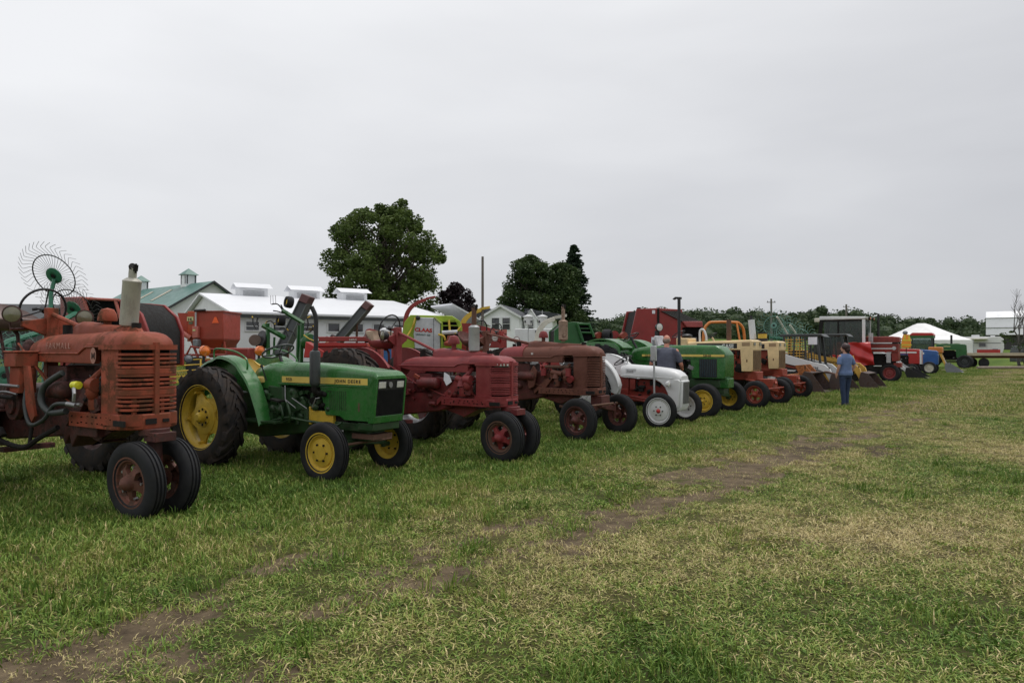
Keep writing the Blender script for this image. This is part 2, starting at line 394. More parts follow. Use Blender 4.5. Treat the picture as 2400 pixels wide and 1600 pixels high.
def dry(X, Y):
    q = row_q(X, Y)
    n = noise.fractal(Vector((X * 0.45, Y * 0.45, 7.0)), 1.0, 2.0, 4)
    def st(a, b, v): t = max(0, min(1, (v - a) / (b - a))); return t * t * (3 - 2 * t)
    far = st(14, 45, Y)
    v = 0.24 + 0.32 * st(0.8, 3.8, q) - (0.26 * st(6.2, 8.5, q) * (1 - 0.75 * far)) + 0.10 * math.exp(-((q - 3.2) / 1.0) ** 2)
    v -= 0.28 * math.exp(-((X - 2.7) / 0.8) ** 2 - ((Y - 3.9) / 0.7) ** 2)
    if q < -9: v += 0.05
    return max(0.0, min(1.0, v + n * 0.42))
def axis_pts(lo, hi, a, b, fine, grow):
    p = []; v = a
    while v < b: p.append(v); v += fine
    s = fine
    while v < hi: p.append(v); s *= grow; v += s
    p.append(hi); v = a; s = fine; left = []
    while v > lo: s *= grow; v -= s; left.append(max(v, lo))
    return left[::-1] + p
gx = axis_pts(-900, 900, -9, 14, 0.13, 1.09); gy = axis_pts(-60, 1100, 2, 17, 0.12, 1.07)
gv = [(x, y, gz(x, y)) for y in gy for x in gx]
nx = len(gx)
gf = [(j * nx + i, j * nx + i + 1, (j + 1) * nx + i + 1, (j + 1) * nx + i) for j in range(len(gy) - 1) for i in range(nx - 1)]
me = bpy.data.meshes.new('ground'); me.from_pydata(gv, [], gf)
vb = [bare(x, y) if (y < 60 and -60 < x < 60) else 0.0 for x, y, z in gv]; vd = [dry(x, y) for x, y, z in gv]
def vattr(nm, vals): a_ = me.attributes.new(nm, 'FLOAT', 'POINT'); a_.data.foreach_set('value', vals)
vattr('bare', vb); vattr('dry', vd)
vattr('wet', [math.exp(-((x - 5.1) / 1.0) ** 2 - ((y - 10.5) / .5) ** 2) if y < 30 else 0.0 for x, y, z in gv])
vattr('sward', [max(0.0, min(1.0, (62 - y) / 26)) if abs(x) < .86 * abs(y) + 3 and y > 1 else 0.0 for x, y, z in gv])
for i, (x, y, z) in enumerate(gv):                                   # bare soil sits a little lower than the turf
    if vb[i] > 0 and y < 18: me.vertices[i].co.z = z - 0.018 * vb[i] + 0.008 * noise.noise(Vector((x * 5, y * 5, 1)))
me.polygons.foreach_set('use_smooth', [True] * len(gf))
ground = bpy.data.objects.new('ground', me); COL.objects.link(ground); tag(ground, kind='structure')

def grass_colours(t, dry_out, pos_out, bright=1.0):
    nn = t.nodes.new; lk = t.links.new
    a = nn('ShaderNodeTexNoise'); a.inputs['Scale'].default_value = 2.2; a.inputs['Detail'].default_value = 5; lk(pos_out, a.inputs['Vector'])
    b = nn('ShaderNodeTexNoise'); b.inputs['Scale'].default_value = 23.0; b.inputs['Detail'].default_value = 4; lk(pos_out, b.inputs['Vector'])
    r = nn('ShaderNodeValToRGB'); e = r.color_ramp.elements
    e[0].position = 0.0; e[0].color = (0.050 * bright, 0.092 * bright, 0.014 * bright, 1)
    e[1].position = 1.0; e[1].color = (0.34 * bright, 0.28 * bright, 0.14 * bright, 1)
    for p, c in ((0.25, (0.090, 0.146, 0.022)), (0.5, (0.142, 0.172, 0.036)), (0.75, (0.225, 0.205, 0.072))):
        x = e.new(p); x.color = tuple(v * bright for v in c) + (1,)
    m1 = nn('ShaderNodeMath'); m1.operation = 'MULTIPLY_ADD'; lk(a.outputs[0], m1.inputs[0]); m1.inputs[1].default_value = 0.7; m1.inputs[2].default_value = -0.35
    m2 = nn('ShaderNodeMath'); m2.operation = 'MULTIPLY_ADD'; lk(b.outputs[0], m2.inputs[0]); m2.inputs[1].default_value = 0.9; m2.inputs[2].default_value = -0.45
    s1 = nn('ShaderNodeMath'); s1.operation = 'ADD'; lk(m1.outputs[0], s1.inputs[0]); lk(m2.outputs[0], s1.inputs[1])
    s2 = nn('ShaderNodeMath'); s2.operation = 'ADD'; s2.use_clamp = True; lk(s1.outputs[0], s2.inputs[0]); lk(dry_out, s2.inputs[1])
    lk(s2.outputs[0], r.inputs[0]); return r.outputs[0], b.outputs[0]
gm, t = mk('field_ground')
nn = t.nodes.new; lk = t.links.new
o_ = nn('ShaderNodeOutputMaterial'); p_ = nn('ShaderNodeBsdfPrincipled'); lk(p_.outputs[0], o_.inputs[0]); p_.inputs['Roughness'].default_value = 0.95; p_.inputs['Specular IOR Level'].default_value = 0.12
ge = nn('ShaderNodeNewGeometry'); ad = nn('ShaderNodeAttribute'); ad.attribute_name = 'dry'; ab = nn('ShaderNodeAttribute'); ab.attribute_name = 'bare'
gc0, nb = grass_colours(t, ad.outputs['Fac'], ge.outputs['Position'], 1.0)
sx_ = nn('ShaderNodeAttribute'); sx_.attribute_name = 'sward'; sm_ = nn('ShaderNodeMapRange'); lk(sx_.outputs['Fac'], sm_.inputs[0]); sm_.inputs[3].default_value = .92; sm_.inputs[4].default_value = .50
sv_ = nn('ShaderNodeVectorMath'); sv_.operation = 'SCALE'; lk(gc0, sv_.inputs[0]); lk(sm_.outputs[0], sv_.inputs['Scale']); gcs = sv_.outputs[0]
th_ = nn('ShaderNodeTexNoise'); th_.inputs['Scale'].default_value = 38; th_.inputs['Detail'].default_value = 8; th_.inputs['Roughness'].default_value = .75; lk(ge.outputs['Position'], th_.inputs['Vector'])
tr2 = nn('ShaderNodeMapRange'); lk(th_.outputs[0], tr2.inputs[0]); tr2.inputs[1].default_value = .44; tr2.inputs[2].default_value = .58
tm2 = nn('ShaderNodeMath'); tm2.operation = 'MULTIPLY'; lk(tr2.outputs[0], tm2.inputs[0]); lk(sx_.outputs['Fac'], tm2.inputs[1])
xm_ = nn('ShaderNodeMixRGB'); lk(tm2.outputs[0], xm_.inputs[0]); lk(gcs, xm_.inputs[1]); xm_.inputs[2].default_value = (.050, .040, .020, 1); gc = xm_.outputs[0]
ns = nn('ShaderNodeTexNoise'); ns.inputs['Scale'].default_value = 5; ns.inputs['Detail'].default_value = 10; ns.inputs['Roughness'].default_value = 0.7; lk(ge.outputs['Position'], ns.inputs['Vector'])
rs = nn('ShaderNodeValToRGB'); rs.color_ramp.elements[0].position = .3; rs.color_ramp.elements[0].color = (0.045, 0.033, 0.023, 1); rs.color_ramp.elements[1].position = .68; rs.color_ramp.elements[1].color = (0.175, 0.132, 0.082, 1); lk(ns.outputs[0], rs.inputs[0])
nk = nn('ShaderNodeTexNoise'); nk.inputs['Scale'].default_value = 14; nk.inputs['Detail'].default_value = 6; nk.inputs['Roughness'].default_value = .7; lk(ge.outputs['Position'], nk.inputs['Vector'])
k1 = nn('ShaderNodeMath'); k1.operation = 'MULTIPLY_ADD'; lk(nk.outputs[0], k1.inputs[0]); k1.inputs[1].default_value = 1.3; lk(ab.outputs['Fac'], k1.inputs[2])
k2 = nn('ShaderNodeMapRange'); lk(k1.outputs[0], k2.inputs[0]); k2.inputs[1].default_value = .92; k2.inputs[2].default_value = 1.12
mb = nn('ShaderNodeMixRGB'); lk(k2.outputs[0], mb.inputs[0]); lk(gc, mb.inputs[1]); wt_ = nn('ShaderNodeAttribute'); wt_.attribute_name = 'wet'; wm_ = nn('ShaderNodeMapRange'); lk(wt_.outputs['Fac'], wm_.inputs[0]); wm_.inputs[3].default_value = 1.0; wm_.inputs[4].default_value = .38
wv_ = nn('ShaderNodeVectorMath'); wv_.operation = 'SCALE'; lk(rs.outputs[0], wv_.inputs[0]); lk(wm_.outputs[0], wv_.inputs['Scale']); lk(wv_.outputs[0], mb.inputs[2]); lk(mb.outputs[0], p_.inputs['Base Color'])
bp = nn('ShaderNodeBump'); bp.inputs['Strength'].default_value = 0.7; bp.inputs['Distance'].default_value = 0.06; lk(ns.outputs[0], bp.inputs['Height']); lk(bp.outputs[0], p_.inputs['Normal'])
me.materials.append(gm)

# ------------------------------------------------------------ grass
gl, t = mk('grass_blade')
nn = t.nodes.new; lk = t.links.new
o_ = nn('ShaderNodeOutputMaterial'); p_ = nn('ShaderNodeBsdfPrincipled'); lk(p_.outputs[0], o_.inputs[0]); p_.inputs['Roughness'].default_value = 0.6; p_.inputs['Specular IOR Level'].default_value = 0.25
ge = nn('ShaderNodeNewGeometry'); ad = nn('ShaderNodeAttribute'); ad.attribute_type = 'INSTANCER'; ad.attribute_name = 'dry'
av = nn('ShaderNodeAttribute'); av.attribute_name = 'shade'
sm = nn('ShaderNodeMath'); sm.operation = 'ADD'; lk(ad.outputs['Fac'], sm.inputs[0]); lk(av.outputs['Fac'], sm.inputs[1])
gc, _ = grass_colours(t, sm.outputs[0], ge.outputs['Position'], 1.66); lk(gc, p_.inputs['Base Color'])

TUFTS = bpy.data.collections.new('grass_tuft_kinds')
def tuft(i, R, n, h0, h1, w, lean, straw=0.0):
    rnd = random.Random(100 + i); vs = []; fs = []; sh = []
    k = max(3, n // 14); cs = [(rnd.uniform(-R, R), rnd.uniform(-R, R), rnd.uniform(0, 2 * pi), rnd.uniform(.7, 1.25), rnd.gauss(0, .10)) for _ in range(k)]
    for j in range(n):
        c = rnd.choice(cs); s = R * 0.22
        x, y = c[0] + rnd.gauss(0, s), c[1] + rnd.gauss(0, s)
        h = rnd.uniform(h0, h1) * c[3]; a = c[2] + rnd.gauss(0, 0.9); ln = min(.97, abs(rnd.gauss(lean, 0.35))) * h
        lx, ly = cos(a) * ln, sin(a) * ln; b = rnd.uniform(0, pi); wx, wy = cos(b) * w / 2, sin(b) * w / 2
        hh = sqrt(max(h * h - ln * ln, (0.15 * h) ** 2)); q = len(vs)
        vs += [(x - wx, y - wy, -0.015), (x + wx, y + wy, -0.015), (x + lx * .4 + wx * .9, y + ly * .4 + wy * .9, hh * .62), (x + lx * .4 - wx * .9, y + ly * .4 - wy * .9, hh * .62), (x + lx * 1.1, y + ly * 1.1, hh)]
        fs += [(q, q + 1, q + 2, q + 3), (q + 3, q + 2, q + 4)]
        v = c[4] + rnd.gauss(0, 0.14) + (0.55 if rnd.random() < straw else 0); sh += [v] * 5
    m = bpy.data.meshes.new('grass_tuft'); m.from_pydata(vs, [], fs); at_ = m.attributes.new('shade', 'FLOAT', 'POINT'); at_.data.foreach_set('value', sh)
    m.materials.append(gl); o = bpy.data.objects.new('tuft_%02d' % i, m); TUFTS.objects.link(o)
for i in range(3): tuft(i, .20, 250, .030, .075, .0068, .75, .06)          # lush, beside the machines
for i in range(3, 6): tuft(i, .20, 260, .022, .062, .0070, 1.25, .12)       # trodden, in the lane
for i in range(6, 8): tuft(i, .55, 330, .04, .10, .014, .5, .08)           # further off
for i in range(8, 10): tuft(i, .55, 330, .025, .065, .013, .8, .2)
tuft(12, .20, 60, .012, .045, .0048, 1.2, .7)                              # loose clippings
tuft(11, .16, 130, .018, .045, .016, .9, 0.0)                             # clover and weeds
tuft(10, .16, 90, .07, .13, .008, .55, 0.0)                                # broad clumps
def scatter(name, pts, label):
    m = bpy.data.meshes.new(name); m.from_pydata([p[0] for p in pts], [], [])
    for nm, k, ty in (('turn', 1, 'FLOAT'), ('size', 2, 'FLOAT'), ('kind_index', 3, 'INT'), ('dry', 4, 'FLOAT')):
        a = m.attributes.new(nm, ty, 'POINT'); a.data.foreach_set('value', [p[k] for p in pts])
    o = bpy.data.objects.new(name, m); COL.objects.link(o)
    g = bpy.data.node_groups.new(name + '_nodes', 'GeometryNodeTree')
    g.interface.new_socket('Geometry', in_out='INPUT', socket_type='NodeSocketGeometry'); g.interface.new_socket('Geometry', in_out='OUTPUT', socket_type='NodeSocketGeometry')
    A = lambda ty: g.nodes.new(ty)
    gi, go = A('NodeGroupInput'), A('NodeGroupOutput'); ip = A('GeometryNodeInstanceOnPoints'); ci = A('GeometryNodeCollectionInfo')
    ci.inputs['Collection'].default_value = TUFTS; ci.inputs['Separate Children'].default_value = True; ci.inputs['Reset Children'].default_value = True
    def na(nm, ty):
        x = A('GeometryNodeInputNamedAttribute'); x.data_type = ty; x.inputs['Name'].default_value = nm; return x.outputs['Attribute']
    cx = A('ShaderNodeCombineXYZ'); K = g.links.new
    K(na('turn', 'FLOAT'), cx.inputs[2]); K(gi.outputs[0], ip.inputs['Points']); K(ci.outputs[0], ip.inputs['Instance']); ip.inputs['Pick Instance'].default_value = True
    K(na('kind_index', 'INT'), ip.inputs['Instance Index']); K(cx.outputs[0], ip.inputs['Rotation']); K(na('size', 'FLOAT'), ip.inputs['Scale']); K(ip.outputs[0], go.inputs[0])
    md = o.modifiers.new('scatter', 'NODES'); md.node_group = g
    tag(o, label, 'grass', kind='stuff'); return o
pts = []; R_ = random.Random(5)
Y = 2.4
while Y < 17:
    st = 0.172 + 0.008 * Y; X = -(0.86 * Y + 1.6)
    while X < 0.86 * Y + 1.6:
        x, y = X + R_.uniform(-.5, .5) * st, Y + R_.uniform(-.5, .5) * st; X += st
        b = bare(x, y)
        if b > .42: 
            pts.append(((x, y, gz(x, y) - .012), R_.uniform(0, 6.28), R_.uniform(.7, 1.2), 12, .45)) if R_.random() < .8 else None
            if R_.random() < b * 1.3: continue
        q = row_q(x, y); d = dry(x, y); lane = q + R_.gauss(0, .5) > 2.0
        s = R_.uniform(.8, 1.2) * (1 - .55 * b) * (1.12 if q < 1.0 else 1.0)
        ki = R_.randrange(3, 6) if (lane and d > .22) else R_.randrange(0, 3)
        if R_.random() < .03: ki = 10; d = max(0, d - .25)
        elif R_.random() < .06: ki = 11; d = max(0, d - .2)
        pts.append(((x, y, gz(x, y)), R_.uniform(0, 6.28), s, ki, d + R_.gauss(0, .05)))
    Y += st
while Y < 62:
    st = 0.60 + 0.012 * (Y - 17); X = -(0.80 * Y + 2)
    while X < 0.80 * Y + 2:
        x, y = X + R_.uniform(-.5, .5) * st, Y + R_.uniform(-.5, .5) * st; X += st
        b = bare(x, y)
        if R_.random() < b * 1.2: continue
        d = dry(x, y); ki = R_.randrange(8, 10) if d > .4 else R_.randrange(6, 8)
        pts.append(((x, y, gz(x, y)), R_.uniform(0, 6.28), R_.uniform(.85, 1.2), ki, d + R_.gauss(0, .05)))
    Y += st
scatter('grass', pts, 'short mown grass covering the whole show field')

# ------------------------------------------------------------ trees
def leafmat(name, a, b, c):
    m, t = mk(name); nn = t.nodes.new; lk = t.links.new
    o = nn('ShaderNodeOutputMaterial'); p = nn('ShaderNodeBsdfPrincipled'); tl = nn('ShaderNodeBsdfTranslucent'); x = nn('ShaderNodeMixShader'); x.inputs[0].default_value = 0.2
    tcn = nn('ShaderNodeTexCoord'); n1 = nn('ShaderNodeTexNoise'); n1.inputs['Scale'].default_value = 0.55; n1.inputs['Detail'].default_value = 3; lk(tcn.outputs['Object'], n1.inputs['Vector'])
    n2 = nn('ShaderNodeTexWhiteNoise'); n2.noise_dimensions = '3D'; sc = nn('ShaderNodeVectorMath'); sc.operation = 'SNAP'; sc.inputs[1].default_value = (.45, .45, .45); lk(tcn.outputs['Object'], sc.inputs[0]); lk(sc.outputs[0], n2.inputs['Vector'])
    m1 = nn('ShaderNodeMath'); m1.operation = 'MULTIPLY_ADD'; m1.inputs[1].default_value = .42; lk(n2.outputs['Value'], m1.inputs[0]); lk(n1.outputs[0], m1.inputs[2])
    r = nn('ShaderNodeValToRGB'); e = r.color_ramp.elements; e[0].position = .35; e[0].color = (*a, 1); e[1].position = 1.0; e[1].color = (*c, 1); k = e.new(.68); k.color = (*b, 1)
    lk(m1.outputs[0], r.inputs[0]); lk(r.outputs[0], p.inputs['Base Color']); lk(r.outputs[0], tl.inputs[0]); p.inputs['Roughness'].default_value = .6; p.inputs['Specular IOR Level'].default_value = .25
    lk(p.outputs[0], x.inputs[1]); lk(tl.outputs[0], x.inputs[2]); lk(x.outputs[0], o.inputs[0]); return m
LEAF = leafmat('maple_leaves', (.030, .052, .012), (.072, .110, .024), (.13, .18, .045))
LEAFD = leafmat('dark_leaves', (.018, .034, .012), (.038, .068, .020), (.075, .11, .032))
LEAFP = leafmat('purple_leaves', (.012, .007, .010), (.020, .011, .015), (.034, .020, .024))
LEAFS = leafmat('spruce_needles', (.010, .022, .012), (.020, .040, .020), (.034, .060, .030))
LEAFY = leafmat('bright_leaves', (.05, .08, .015), (.09, .13, .03), (.14, .18, .05))
LEAFW = leafmat('woodland_leaves', (.019, .038, .016), (.037, .066, .025), (.075, .108, .040))
BARK = paint('bark', (.07, .055, .045), .9, scale=4, stretch=(2, 2, .4), dirt=.3, bump=.6)
def leaves(mb, c, r, n, s, rnd, shell=.55, flat=1.0):
    for _ in range(n):
        u = Vector((rnd.gauss(0, 1), rnd.gauss(0, 1), rnd.gauss(0, 1))).normalized() * (rnd.uniform(shell, 1.05) if rnd.random() < .8 else rnd.random())
        p = Vector((c[0] + u.x * r[0], c[1] + u.y * r[1], c[2] + u.z * r[2]))
        d = Vector((rnd.gauss(0, 1), rnd.gauss(0, 1), rnd.gauss(0, .9))).normalized(); a, b, _ = frame_of(d)
        k = s * rnd.uniform(.6, 1.3); a *= k; b *= k * rnd.uniform(.5, .9)
        mb.add([p - a - b * .3, p + a * .2 - b, p + a, p - a * .1 + b], [(0, 1, 2, 3)])
def limb(mb, a, b, r0, r1, rnd, k=4, w=.06):
    a, b = Vector(a), Vector(b); l = (b - a).length; P = [a]
    for i in range(1, k + 1):
        P.append(a.lerp(b, i / k) + (Vector((rnd.gauss(0, 1), rnd.gauss(0, 1), rnd.gauss(0, .5))) * l * w if i < k else Vector()))
    mb.tube(P, [r0 + (r1 - r0) * i / k for i in range(k + 1)], 7); return P
BELL = ((0, .92), (.3, .98), (.5, 1), (.7, .96), (.85, .80), (.95, .55), (1.01, .2))
def bell(f):
    for (a, u), (b, v) in zip(BELL, BELL[1:]):
        if f <= b: return u + (v - u) * (f - a) / (b - a)
    return .2
def broadleaf(name, label, pos, H_, Wd, base, leaf, nc, nl, ls, seed, lumps=None, group=None, shell=.5, cr=(.13, .2)):
    rnd = random.Random(seed); t_ = thing(name, label, 'tree', pos, 0, group)
    tr = MB(); tr.tube([(0, 0, -.3), (0.05, 0, H_ * .25), (-.1, .05, H_ * .6), (0, 0, H_ * .9)], [Wd * .045, Wd * .032, Wd * .02, Wd * .005], 9)
    cr_ = MB()
    for i in range(nc):
        f = (i + rnd.random()) / nc; f = f ** .92; z = base + (H_ - base) * f
        hwd = Wd / 2 * bell(f); a = rnd.uniform(0, 2 * pi); rad = hwd * (rnd.uniform(.72, 1.0) if rnd.random() < .75 else rnd.uniform(0, .7))
        r = Wd * rnd.uniform(*cr) * (1 - .25 * f); rad = max(0, rad - r * .7); c = (rad * cos(a), rad * sin(a), z)
        leaves(cr_, c, (r, r, r * .8), nl, ls, rnd, shell)
        if i % 2 == 0: limb(tr, (0, 0, max(H_ * .18, c[2] * .5)), c, Wd * .014, Wd * .003, rnd)
    for x, z, r in (lumps or []): leaves(cr_, (x, 0, z), (r, r, r * .9), nl, ls, rnd, shell)
    tr.build('trunk', BARK, t_); cr_.build('crown', leaf, t_, flat=True); return t_
p = at(897, 70)
broadleaf('maple_tree', 'tall green maple tree behind the long white barn', p, 14.5, 12.4, 2.6, LEAF, 230, 210, .14, 3,
          lumps=[(1.9, 15.1, .6), (1.6, 14.4, 1.0), (5.6, 10.4, .8), (5.9, 9.6, .6)], cr=(.068, .105))
p = at(1072, 76)
broadleaf('copper_beech_tree', 'small dark purple tree between the maple and the white house', p, 7.3, 5.2, .6, LEAFP, 60, 220, .13, 8, shell=.6)
p = at(1242, 82)
broadleaf('broadleaf_tree', 'dark rounded tree standing over the roof of the white house', p, 10.9, 7.6, .5, LEAFD, 110, 260, .14, 11, group='trees behind the white house')
p = at(1318, 84)
broadleaf('broadleaf_tree', 'dark tree directly left of the pointed spruce', p, 10.4, 6.6, .5, LEAFD, 90, 260, .14, 12, group='trees behind the white house')
p = at(1190, 86)
broadleaf('broadleaf_tree', 'light green tree just left of the dark trees, above the house roof', p, 7.2, 3.0, 2.0, LEAFY, 14, 160, .16, 13)
def spruce(pos, H_, W_, label, seed, group=None):
    rnd = random.Random(seed); t_ = thing('spruce_tree', label, 'tree', pos, 0, group)
    tr = MB(); tr.tube([(0, 0, -.3), (0, 0, H_ * .98)], [W_ * .04, .02], 8); tr.build('trunk', BARK, t_); c = MB(); z = H_ * .99
    while z > .6:
        f = (H_ - z) / H_; r = W_ / 2 * (f ** .62) * rnd.uniform(.82, 1.12) + .12; nb = 9 + int(12 * f)
        for i in range(nb):
            a = rnd.uniform(0, 2 * pi); L_ = r * rnd.uniform(.75, 1.15)
            for k in range(5):
                u = (k + .6) / 5; p_ = (cos(a) * L_ * u, sin(a) * L_ * u, z - .35 * L_ * u + .16 * L_ * u * u)
                leaves(c, p_, (.16 + .16 * r * .4, .16 + .16 * r * .4, .15), 11, .15, rnd, .2)
        z -= .26 + .24 * f
    c.build('crown', LEAFS, t_, flat=True); return t_
spruce(at(1346, 88), 13.4, 6.4, 'tall pointed dark spruce tree right of the white house', 5)
# the far-off wood that closes the field
TOPS = [(560, 752), (900, 750), (1380, 750), (1430, 742), (1500, 727), (1600, 723), (1700, 725), (1790, 724), (1850, 733), (1900, 725), (1960, 724), (2010, 730), (2050, 737), (2120, 746), (2160, 741), (2210, 747), (2250, 757), (2268, 743), (2285, 752), (2310, 754), (2600, 750), (3200, 745)]
rnd = random.Random(21); wd = MB(); tk = MB()
px_ = 560
while px_ < 3000:
    ty = 752
    for row, (dd, off) in enumerate(((296, 0), (286, 13), (276, 26))):
        x = px_ + rnd.uniform(-8, 8)
        for i in range(len(TOPS) - 1):
            if TOPS[i][0] <= x <= TOPS[i + 1][0]:
                f = (x - TOPS[i][0]) / (TOPS[i + 1][0] - TOPS[i][0]); ty = TOPS[i][1] * (1 - f) + TOPS[i + 1][1] * f; break
        gx_, gy_, g0 = at(x, dd); top = hz(ty + off * rnd.uniform(.8, 1.5) + rnd.uniform(-10, 4), dd); hgt = max(5, top - g0)
        r = rnd.choice((2.4, 3.0, 3.6, 4.4, 5.4)) * rnd.uniform(.85, 1.15); z = top - r * .9 - rnd.uniform(0, 1.5); k = 0
        while z > g0 - 1 and k < 4:
            wd.ell((gx_, gy_, z - r * .1), (r * .84, r * .84, r * .82), 9, 6)
            leaves(wd, (gx_ + rnd.gauss(0, .8), gy_, z), (r, r, r * .95), (150 if k else 260) if 1350 < px_ < 2450 else 90, .42 if 1350 < px_ < 2450 else .6, rnd, .8); z -= r * 1.2; k += 1
    px_ += 13
o = wd.build('distant_wood', LEAFW, flat=True); tag(o, 'dark green wooded ridge closing the field behind the machines', 'wood', kind='stuff')
# bare tree at the right edge
t_ = thing('bare_tree', 'half dead leafless tree by the grey barn at the right edge', 'tree', at(2390, 62)); rnd = random.Random(9); tr = MB()
def branch(a, d, l, r, k):
    b = a + d * l; P = limb(tr, a, b, r, r * .6, rnd, 3, .05)
    if k == 0: return
    for i in range(3 if k > 1 else 4):
        dd = (d + Vector((rnd.gauss(0, .42), rnd.gauss(0, .42), rnd.gauss(.12, .25)))).normalized(); branch(P[rnd.choice((2, 3, 3))], dd, l * rnd.uniform(.6, .85), r * .52, k - 1)
branch(Vector((0, 0, -.2)), Vector((-.05, 0, 1)), 2.3, .14, 4)
tr.build('trunk', paint('grey_bark', (.09, .085, .085), .9), t_); c = MB()
for x, z, r in ((-1.5, 2.9, .35), (-1.1, 2.6, .4), (-.6, 2.3, .45), (.3, 2.0, .5), (.6, 2.5, .4), (-.2, 1.7, .5), (-1.3, 2.2, .3), (.9, 1.9, .5), (-.7, 3.1, .2)): leaves(c, (x, 0, z), (r, r, r * .7), 45, .08, rnd, .2)
c.build('crown', LEAFD, t_, flat=True)

# ------------------------------------------------------------ buildings
def v2(a, b): return Vector((a, b))
def gable(name, label, base, ang, Lh, Wh, ze, zr, wall, roof, z0=0.0, over=.35, group=None, roof_t=.10, gz_=0):
    """ridge runs along local x (length Lh) from the near gable at x=0; half width Wh; eave and ridge heights above base"""
    t_ = thing(name, label, 'building', base, ang, group)
    b = MB(); b.prism([(-Wh, z0 - 1), (Wh, z0 - 1), (Wh, ze), (0, zr), (-Wh, ze)], 0, Lh, 'x'); b.build('wall', wall, t_)
    r = MB(); sl = (zr - ze) / Wh
    for s in (-1, 1):
        e = (s * (Wh + over), ze - over * sl + .04); k = (0, zr + .04)
        r.prism([e, k, (k[0], k[1] + roof_t), (e[0], e[1] + roof_t)], -over, Lh + over, 'x')
    ro = r.build('roof', roof, t_, flat=True); return t_, ro
def window(par, M_, w, h, frame=WHITEP, pane=None, cross=True, bars=0):
    """M_: matrix taking x right, y up, z outwards; frame proud of the wall with a recessed pane"""
    f = MB(); k = .07
    for a, b in (((-w / 2 - k, -h / 2 - k), (w / 2 + k, -h / 2)), ((-w / 2 - k, h / 2), (w / 2 + k, h / 2 + k)), ((-w / 2 - k, -h / 2), (-w / 2, h / 2)), ((w / 2, -h / 2), (w / 2 + k, h / 2))):
        f.b2((a[0], a[1], -.02), (b[0], b[1], .07))
    if cross: f.b2((-.02, -h / 2, .01), (.02, h / 2, .05))
    for i in range(bars): f.b2((-w / 2, h * ((i + 1) / (bars + 1) - .5) - .02, .01), (w / 2, h * ((i + 1) / (bars + 1) - .5) + .02, .045))
    f.xf(M_); fo = f.build('window', frame, par)
    g = MB(); g.b2((-w / 2, -h / 2, -.01), (w / 2, h / 2, .008)); g.xf(M_); g.build('pane', pane or VOID, fo)
DKGLASS = paint('dark_window_glass', (.012, .015, .018), .08, dirt=.05, bump=0, coat=1)
# green roofed barn
bx, by = -26.8, 62.0
ang = math.degrees(atan2(10.6, -13.3))
g0 = gz(bx, by)
t_, ro = gable('green_roof_barn', 'big white barn with a green metal roof and cupolas', (bx, by, g0), ang, 17.2, 3.7, 5.15 - g0 + .05, 7.5 - g0, WHITEF, GREENROOF, over=.4)
for x in (9.2, 5.4):
    s = MB()                                     # skylight strips in the roof
    for u in range(1): s.prism([(.9, 7.5 - g0 - .9 * .62 + .15), (2.7, 7.5 - g0 - 2.7 * .62 + .15), (2.7, 7.5 - g0 - 2.7 * .62 + .19), (.9, 7.5 - g0 - .9 * .62 + .19)], x, x + .55, 'x')
    s.build('skylight', paint('skylight_panel', (.42, .38, .30), .5), ro)
tr_ = MB(); sl_ = (7.5 - 5.2) / 3.7
for sgn in (-1, 1): tr_.prism([(sgn * 4.15, 5.15 - g0 - .30), (0, 7.5 - g0 - .06), (0, 7.5 - g0 + .16), (sgn * 4.15, 5.15 - g0 - .08)], -.47, -.40, 'x')
tr_.build('gable_trim', DROOF, t_)
for x in (4.2, 14.0):
    c = MB(); zc = 7.5 - g0; c.b2((x - .5, -.5, zc - .3), (x + .5, .5, zc + .95)); co = c.build('cupola', WHITEF, t_)
    c = MB(); c.lathe([(.95, 0), (.02, .62)], (x, 0, zc + .95), (0, 0, 1), 4); c.v = [tuple(Matrix.Translation((x, 0, 0)) @ Matrix.Rotation(pi / 4, 4, 'Z') @ Matrix.Translation((-x, 0, 0)) @ Vector(v)) for v in c.v]; c.build('cupola_roof', GREENROOF, co, flat=True)
    c = MB()
    for a in (-.38, .38): c.b2((x + a - .05, -.53, zc + .1), (x + a + .05, .53, zc + .9)); c.b2((x - .53, a - .05, zc + .1), (x + .53, a + .05, zc + .9))
    c.build('louvre', DROOF, co)
ln = MB(); ln.prism([(3.7, -1), (7.6, -1), (7.6, 2.2), (3.7, 3.3)], .8, 12, 'x'); lo = ln.build('lean_to', WHITEF, t_)
ln = MB(); ln.prism([(3.72, 3.36), (7.95, 2.18), (7.95, 2.28), (3.72, 3.46)], .5, 12.3, 'x'); ln.build('lean_to_roof', WHITEROOF, lo)
for x in (2.2, 5.0, 8.0, 10.6): window(t_, Matrix.Translation((x, 7.6, 1.3)) @ Matrix.Rotation(pi, 4, 'Z') @ Matrix.Rotation(pi / 2, 4, 'X'), 1.5, .9, DROOF, DKGLASS, False, 1)
